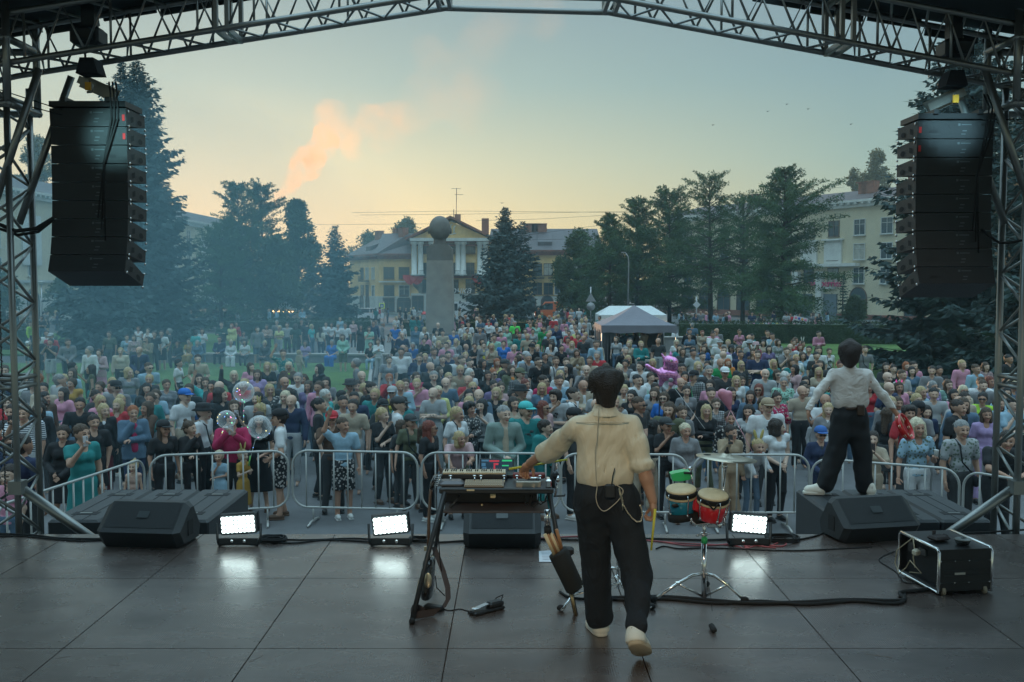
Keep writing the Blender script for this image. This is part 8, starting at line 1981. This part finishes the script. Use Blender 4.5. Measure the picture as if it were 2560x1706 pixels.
b = MB(); b.box(tuple(J(1744, 1262, 7.02)), (.08, .08, .10), bev=.02); BS.part('bongo_block', b, redd); b = MB(); b.box(tuple(J(1745, 1292, 7.05)), (.12, .08, .09), bev=.02); b.tube([J(1700, 1283, 7.05), J(1702, 1300, 7.05)], .09, 14); BS.part('mount_clamp', b, rub)
T = Thing('jam_block', 'green crescent percussion block clamped behind the blue bongo', 'percussion block', tuple(J(1705, 1192, 7.25))); b = MB(); a, c_ = J(1678, 1193, 7.25), J(1731, 1190, 7.25); n = 14; V = []
P = [(1678, 1187), (1690, 1183), (1712, 1179), (1731, 1181), (1733, 1192), (1724, 1200), (1700, 1204), (1682, 1203)]
V = [tuple(J(p[0], p[1], 7.22)) for p in P]+[tuple(J(p[0], p[1], 7.22)+np.array([0, .1, .0])) for p in P]; k = len(P); b.add(V, [tuple(range(k-1, -1, -1)), tuple(range(k, 2*k))]+[(i, (i+1) % k, k+(i+1) % k, k+i) for i in range(k)]); T.part('body', b, mat('block_green', (.03, .52, .16), .35, coat=.3)); b = MB(); b.box(tuple(J(1720, 1183, 7.2)), (.06, .02, .012)); T.part('slot', b, rub)
b = MB(); b.tube([J(1734, 1222, 7.2), J(1726, 1174, 7.2)], .007, 8); b.ell(tuple(J(1726, 1172, 7.2)), (.02, .014, .016)); T.part('clamp_rod', b, chrome)
c = J(1816, 1145, 7.2); M_ = Matrix.Rotation(R(4.5), 3, 'Y') @ Matrix.Rotation(R(-1), 3, 'X'); r = 76*7.2/F; cm = mat('cymbal_bronze', (.50, .45, .36), .32, 1.0, bump=.12, bs=90)
T = Thing('cymbal', 'thin pale cymbal tilted above the red bongo', 'cymbal', tuple(c)); b = MB(); b.lathe([(r, -.004), (r, -.001), (r*.6, .008), (r*.24, .013), (r*.16, .030), (r*.06, .036), (.004, .036)], tuple(c), 40, M_); T.part('plate', b, cm); b = MB(); b.lathe([(.018, .034), (.020, .045), (.010, .055), (.008, .075), (.004, .08)], tuple(c), 12, M_); b.tube([J(1812, 1138, 7.18), J(1822, 1146, 7.15), J(1834, 1148, 7.14)], .006, 6); T.part('felt_and_wing_nut', b, rub)
b = MB()
for (u, v) in ((-.62, .1),): p = M_ @ Vector((u*r, v*r, .009)); b.ell((p[0]+c[0], p[1]+c[1], p[2]+c[2]), (.028, .028, .003), 12, 4)
T.part('vent_hole', b, rub)
# --- rack case
A_, B_, C_ = gnd(2246, 1436, STAGE), gnd(2343, 1490, STAGE), gnd(2478, 1484, STAGE); T = Thing('rack_case', 'black rolling rack case with aluminium edges and loose cables at right', 'flight case', tuple(A_)); H_ = .335
D_ = A_+(C_-B_); ux = norm(C_-B_); uy = norm(A_-B_); Wc = np.linalg.norm(C_-B_); Dc = np.linalg.norm(A_-B_)
def Q3(u, v, z): return tuple(B_*[1, 1, 0]+ux*u+uy*v+np.array([0, 0, STAGE+z]))
def boxq(u0, u1, v0, v1, z0, z1, b=None): b = b or MB(); b.add([Q3(u, v, z) for z in (z0, z1) for v in (v0, v1) for u in (u0, u1)], [(0, 2, 3, 1), (4, 5, 7, 6), (0, 1, 5, 4), (2, 6, 7, 3), (0, 4, 6, 2), (1, 3, 7, 5)]); return b
b = boxq(.012, Wc-.01, 0, Dc, .03, .045); boxq(.012, Wc-.01, 0, Dc, H_-.015, H_, b); boxq(.012, Wc-.01, 0, .012, .045, H_-.015, b); boxq(.012, Wc-.01, Dc-.012, Dc, .045, H_-.015, b); boxq(Wc-.022, Wc-.01, .012, Dc-.012, .045, H_-.015, b); T.part('shell', b, mat('case_black', (.014, .014, .015), .4))
b = boxq(.06, .07, .012, Dc-.012, .045, H_-.015); T.part('rear_panel', b, rub)
def edge(u):
    b = MB(); P = [Q3(u, -.004, .02), Q3(u, -.004, H_-.02), Q3(u, .02, H_+.004), Q3(u, Dc-.02, H_+.004), Q3(u, Dc+.004, H_-.02), Q3(u, Dc+.004, .04), Q3(u, Dc-.02, .022), Q3(u, .02, .022)]; b.tube(P, .011, 8, closed=True); return b
T.part('edge_trim', edge(.005), chrome); T.part('edge_trim', edge(Wc-.005), chrome)
b = boxq(.13, .21, -.008, -.002, .15, .165); T.part('handle', b, mat('handle_pale', (.45, .42, .36), .5)); b = boxq(.05, Wc-.04, -.006, -.001, .14, .145); boxq(.05, Wc-.04, -.006, -.001, .18, .184, b); boxq(.02, Wc-.02, -.006, -.001, .25, .253, b); boxq(.02, Wc-.02, -.006, -.001, .09, .093, b); T.part('ribs', b, blk2)
for u in (.02, .13, .24, Wc-.02):
    for z in (.09, .25): b = MB(); b.ell(Q3(u, -.006, z), (.005, .003, .005), 6, 4); T.part('rivet', b, chrome)
for u in (.05, Wc-.05): b = MB(); b.lathe([(.028, -.012), (.030, 0), (.028, .012)], Q3(u, .01, .028), 14, Matrix.Rotation(R(90), 3, 'Y')); T.part('caster', b, mat('caster_tan', (.3, .24, .17), .6))
b = boxq(.055, .058, Dc*.08, Dc*.16, .24, .29); T.part('red_switch', b, mat('switch_red', (.5, .03, .04), .4, emit=(.8, .02, .05), es=.3)); b = boxq(.045, .058, Dc*.45, Dc*.62, .22, .27); T.part('rear_connector', b, blk2); b = boxq(.045, .058, Dc*.75, Dc*.9, .20, .28); T.part('rear_connector', b, blk2)
b = MB(); b.tube([Q3(.0, Dc*.62, H_+.01), Q3(-.02, Dc*.7, .3), Q3(-.03, Dc*.95, .2), Q3(-.03, Dc, .09), Q3(-.04, Dc*.85, .03), Q3(-.03, Dc*.7, .10), Q3(-.03, Dc*.6, .17), Q3(-.03, Dc*.3, .12), Q3(-.03, Dc*.6, .08)], .0045, 6); b.tube([Q3(-.01, Dc*.6, H_+.005), Q3(-.02, Dc*.52, .27), Q3(-.02, Dc*.55, .2), Q3(-.02, Dc*.5, .13)], .005, 6); T.part('loose_cable', b, palec); b = MB(); b.box(Q3(-.02, Dc*.48, .25), (.05, .05, .05), rz=.5, bev=.012); T.part('plug', b, mat('plug_pale', (.5, .46, .36), .5))
c = Q3(Wc*.62, Dc*.22, H_+.008); b = MB(); b.lathe([(.045, 0), (.058, .03), (.062, .036), (.058, .036), (.045, .028), (.01, .024)], c, 20); single('metal_bowl', b, mat('bowl_metal', (.25, .26, .25), .25, .9), 'round metal bowl on top of the rack case', 'bowl')
c = Q3(Wc*.35, Dc*.45, H_+.008); b = MB(); b.box((c[0], c[1], c[2]+.016), (.14, .11, .03), rz=.4, bev=.014); b.box((c[0]-.01, c[1]+.06, c[2]+.035), (.015, .02, .04), rz=.4); b.box((c[0]+.06, c[1]+.03, c[2]+.02), (.03, .05, .03), rz=.2, bev=.008); single('cable_pouch', b, mat('pouch_brown', (.04, .03, .03), .8), 'dark pouch and clips heaped on top of the rack case', 'pouch')
# ---------------------------------------------------------------- balloons
def string(T, pts, r=.004, m=None, nm='string'): b = MB(); b.tube([tuple(p) for p in pts], r, 5); T.part(nm, b, m or mat('string_pale', (.5, .5, .5), .6))
clear = mat('clear_film', (.9, .95, .97), .04, spec=1.0, coat=1)
_n = clear.node_tree.nodes; _l = clear.node_tree.links; _w = _n.new('ShaderNodeLayerWeight'); _w.inputs[0].default_value = .35; _r = _n.new('ShaderNodeMapRange'); _r.inputs[3].default_value = .05; _r.inputs[4].default_value = .75; _l.new(_w.outputs['Facing'], _r.inputs[0]); _l.new(_r.outputs[0], _n['Principled BSDF'].inputs['Alpha'])
ledc = [(1, .8, .3), (.2, .4, 1), (.2, 1, .5), (1, .3, .6)]
def clearball(label, px, py, rpx, Y, tail, nled):
    c = J(px, py, Y); r = rpx*Y/F; T = Thing('clear_balloon', label, 'balloon', tuple(c), group='clear bubble balloons'); b = MB(); b.ell(tuple(c), (r, r, r), 32, 20); T.part('film', b, clear); b = MB(); b.ell((c[0], c[1]-.01, c[2]-r+.01), (.04, .03, .03), 10, 6); T.part('knot', b, mat('film_neck', (.5, .55, .55), .3)); string(T, [(c[0], c[1], c[2]-r)]+[J(*q, Y) for q in tail], .007, mat('stick_pale', (.5, .52, .5), .5)); g = rng(int(px))
    for k in range(nled): u = norm(g.normal(0, 1, 3)); b = MB(); p = c+u*r*.97 if k < nled*.6 else np.array(J(*tail[0], Y))+(np.array(J(*tail[-1], Y))-np.array(J(*tail[0], Y)))*g.random(); b.ell(tuple(p), (.008, .008, .008), 6, 4); T.part('fairy_light', b, mat('fairy%d' % (k % 4), ledc[k % 4], .4, emit=ledc[k % 4], es=2))
clearball('upper clear bubble balloon with lights on its string', 609, 980, 27, 16.0, [(609, 1010), (609, 1058)], 12)
clearball('left clear bubble balloon with coloured fairy lights', 566, 1049, 23.5, 15.9, [(558, 1075), (551, 1095)], 16)
clearball('lowest clear bubble balloon held on a green stick', 649, 1068, 30, 15.75, [(638, 1100), (622, 1160)], 6)
b = MB(); b.tube([J(626, 1140, 15.75), J(622, 1165, 15.75)], .012, 8); single('balloon_handle', b, mat('handle_green', (.15, .5, .12), .4), 'green handle of the lowest clear balloon', 'balloon stick')
foil = mat('pink_foil', (.75, .30, .58), .22, .75, bump=.5, bs=8); T = Thing('cat_balloon', 'pink foil animal-shaped balloon with pointed ears floating over the crowd', 'balloon', tuple(J(1665, 930, 17))); Yb = 17.0
def blob(nm, prims, m, h=.012, **k): V, Q = field(prims, h, .03, **k); return link(nm, mesh(nm, V-np.array(T.loc), Q, m, smooth=True), T.o)
blob('body', [cps(J(1660, 935, Yb), J(1680, 938, Yb), .115, .10, 1, .03), cps(J(1655, 950, Yb), J(1652, 962, Yb), .05, .035, 1, .04), cps(J(1685, 950, Yb), J(1690, 960, Yb), .05, .03, 1, .04), cps(J(1648, 932, Yb), J(1625, 920, Yb), .045, .025, 1, .03), cps(J(1625, 920, Yb), J(1617, 914, Yb), .028, .028, 1, .02)], foil, noise=.004)
blob('head', [cps(J(1672, 903, Yb-.05), J(1682, 906, Yb-.05), .10, .10, 1, .02), cps(J(1664, 920, Yb-.05), J(1688, 920, Yb-.05), .05, .05, 1, .04)], foil, noise=.003); blob('ear', [cps(J(1660, 895, Yb-.05), J(1654, 884, Yb-.05), .03, .008, 1, .0)], foil); blob('ear', [cps(J(1677, 888, Yb-.05), J(1677, 879, Yb-.05), .028, .008, 1, .0)], foil)
b = MB(); b.ell(tuple(J(1679, 902, Yb-.155)), (.020, .006, .026)); T.part('eye', b, mat('balloon_eye', (.7, .75, .5), .3)); b = MB(); b.ell(tuple(J(1680, 903, Yb-.162)), (.010, .004, .016)); T.part('pupil', b, rub); b = MB(); b.ell(tuple(J(1691, 904, Yb-.14)), (.012, .006, .010)); T.part('nose', b, mat('balloon_nose', (.8, .15, .1), .3)); b = MB(); b.ell(tuple(J(1677, 951, Yb-.10)), (.045, .02, .04)); T.part('grey_patch', b, mat('balloon_patch', (.3, .32, .32), .3, .5)); string(T, [J(1682, 965, Yb), J(1720, 1015, Yb-.3), J(1762, 1072, Yb-.6)])
heart = mat('heart_pink', (.55, .20, .27), .3, .2, coat=.5); T = Thing('heart_balloon', 'dusty pink heart-shaped balloon on a pink ribbon right of the cat balloon', 'balloon', tuple(J(1815, 1000, 16))); blob('heart', [cps(J(1806, 984, 16), J(1824, 1022, 16), .078, .02, .7, .02), cps(J(1822, 986, 16), J(1825, 1022, 16), .060, .02, .7, .03), cps(J(1812, 990, 16), J(1820, 1005, 16), .08, .06, .7, .03)], heart, .010)
string(T, [J(1827, 1026, 16), J(1852, 1075, 15.8), J(1882, 1132, 15.5)], .006, mat('ribbon_pink', (.6, .28, .32), .5)); string(T, [J(1827, 1026, 16), J(1818, 1045, 16), J(1816, 1058, 16)], .006, MATS['ribbon_pink'])
# birds
for i, (x, y) in enumerate(((1967, 261), (2020, 273), (1919, 279), (1782, 313), (2127, 311), (1255, 508))):
    c = J(x, y, 60); b = MB(); b.ell(tuple(c), (.04, .08, .03), 8, 5)
    for s_ in (-1, 1): b.add([tuple(c), tuple(c+np.array([s_*.14, .02, .06])), tuple(c+np.array([s_*.08, -.04, .012]))], [(0, 1, 2)])
    single('bird', b, rub, 'tiny bird in the sky, '+['above the larches', 'left of the right speakers', 'higher over the larches', 'farthest left of the right group', 'closest to the right speakers', 'low beside the twin-topped spruce'][i], 'bird', 'birds')
# ---------------------------------------------------------------- air: even haze, and the orange smoke rising behind the trees
def volmat(name, dens, colr, an):
    m = bpy.data.materials.new(name); m.use_nodes = True; n = m.node_tree.nodes; l = m.node_tree.links
    for q in list(n): n.remove(q)
    o = n.new('ShaderNodeOutputMaterial'); v = n.new('ShaderNodeVolumePrincipled'); v.inputs['Color'].default_value = col4(colr); v.inputs['Density'].default_value = dens; v.inputs['Anisotropy'].default_value = an; l.new(v.outputs[0], o.inputs['Volume']); return m, v
b = MB(); b.box((0, 110, 24), (300, 250, 56)); hz_ = build('haze', b, volmat('haze_air', .0010, (.50, .84, .98), .25)[0]); hz_['kind'] = 'stuff'; hz_['label'] = 'thin teal evening haze filling the square'
def softmat(name, dens, colr, ns, lo, hi, an=.4):
    """smoke with an uneven, noise-thinned density"""
    m, v = volmat(name, dens, colr, .65); n = m.node_tree.nodes; l = m.node_tree.links; tc = n.new('ShaderNodeTexCoord'); t = n.new('ShaderNodeTexNoise'); t.inputs['Scale'].default_value = ns; t.inputs['Detail'].default_value = 5; t.inputs['Roughness'].default_value = .6
    l.new(tc.outputs['Object'], t.inputs['Vector']); r = n.new('ShaderNodeMapRange'); r.inputs[1].default_value = lo; r.inputs[2].default_value = hi; r.inputs[3].default_value = 0; r.inputs[4].default_value = dens; l.new(t.outputs[0], r.inputs[0]); l.new(r.outputs[0], v.inputs['Density']); return m
def smoke(label, blobs, dens, colr, seed, h, ns, lo, hi):
    Ys = 420.0; S = .05; prims = []
    for (x, y, r) in blobs: c = at(x, y, Ys)*S; prims.append((tuple(c), tuple(c+np.array([.01, 0, 0])), r*Ys/F*S, r*Ys/F*S, 1.2, .5*r*Ys/F*S))
    V, Q = field(prims, h, .25, noise=h*.5, seed=seed); V = V/S; o = link('smoke', mesh('smoke', V, Q, softmat('smoke_mat%d' % seed, dens, colr, ns, lo, hi), smooth=True)); tagp(o, label, 'smoke', None, 'stuff'); return o
smoke('dense orange smoke plume rising from behind the larches', [(690, 506, 12), (700, 492, 15), (712, 478, 19), (722, 462, 23), (735, 440, 26), (752, 425, 30), (768, 402, 34), (752, 415, 24), (788, 392, 32), (778, 425, 26), (803, 370, 32), (815, 350, 30), (808, 332, 26)], .085, (1, .50, .18), 1, .035, .15, .43, .68)
smoke('broad pale orange smoke puff drifting above the plume', [(812, 345, 30), (812, 310, 36), (840, 300, 44), (822, 280, 30), (870, 330, 44), (905, 340, 46), (940, 345, 44), (960, 320, 50), (995, 300, 48), (915, 300, 44), (880, 370, 32)], .028, (1, .55, .24), 2, .06, .055, .44, .66)
smoke('faint smoke veil spreading toward the top of the sky', [(1030, 290, 50), (1060, 230, 54), (1070, 130, 44), (1110, 180, 50), (1120, 240, 65), (1170, 210, 65), (1210, 240, 58), (1180, 290, 50), (1240, 60, 54), (1270, 20, 56), (1360, 40, 60), (1200, 120, 60)], .0065, (1, .62, .36), 3, .09, .045, .40, .70)
P_s = [(-6, 20, 2.0, 4.5), (-6, 25, 2.5, 4.5), (-10, 27, 3, 6), (-2.2, 18, .8, 2.4), (-13, 35, 4, 7), (-11, 40, 4, 6)]
V, Q = field([((x*.1, y*.1, z*.1), (x*.1+.001, y*.1, z*.1), r*.1, r*.1, 1, .3) for x, y, z, r in P_s], .035, .1, clips=[lambda X, Y_, Z: .003-Z+0*X+0*Y_], noise=.02, seed=4)
o = link('stage_smoke', mesh('stage_smoke', V*10, Q, volmat('smoke_stage', .011, (.50, .86, 1), .1)[0], smooth=True)); tagp(o, 'pale teal stage smoke drifting over the left half of the audience', 'smoke', None, 'stuff')
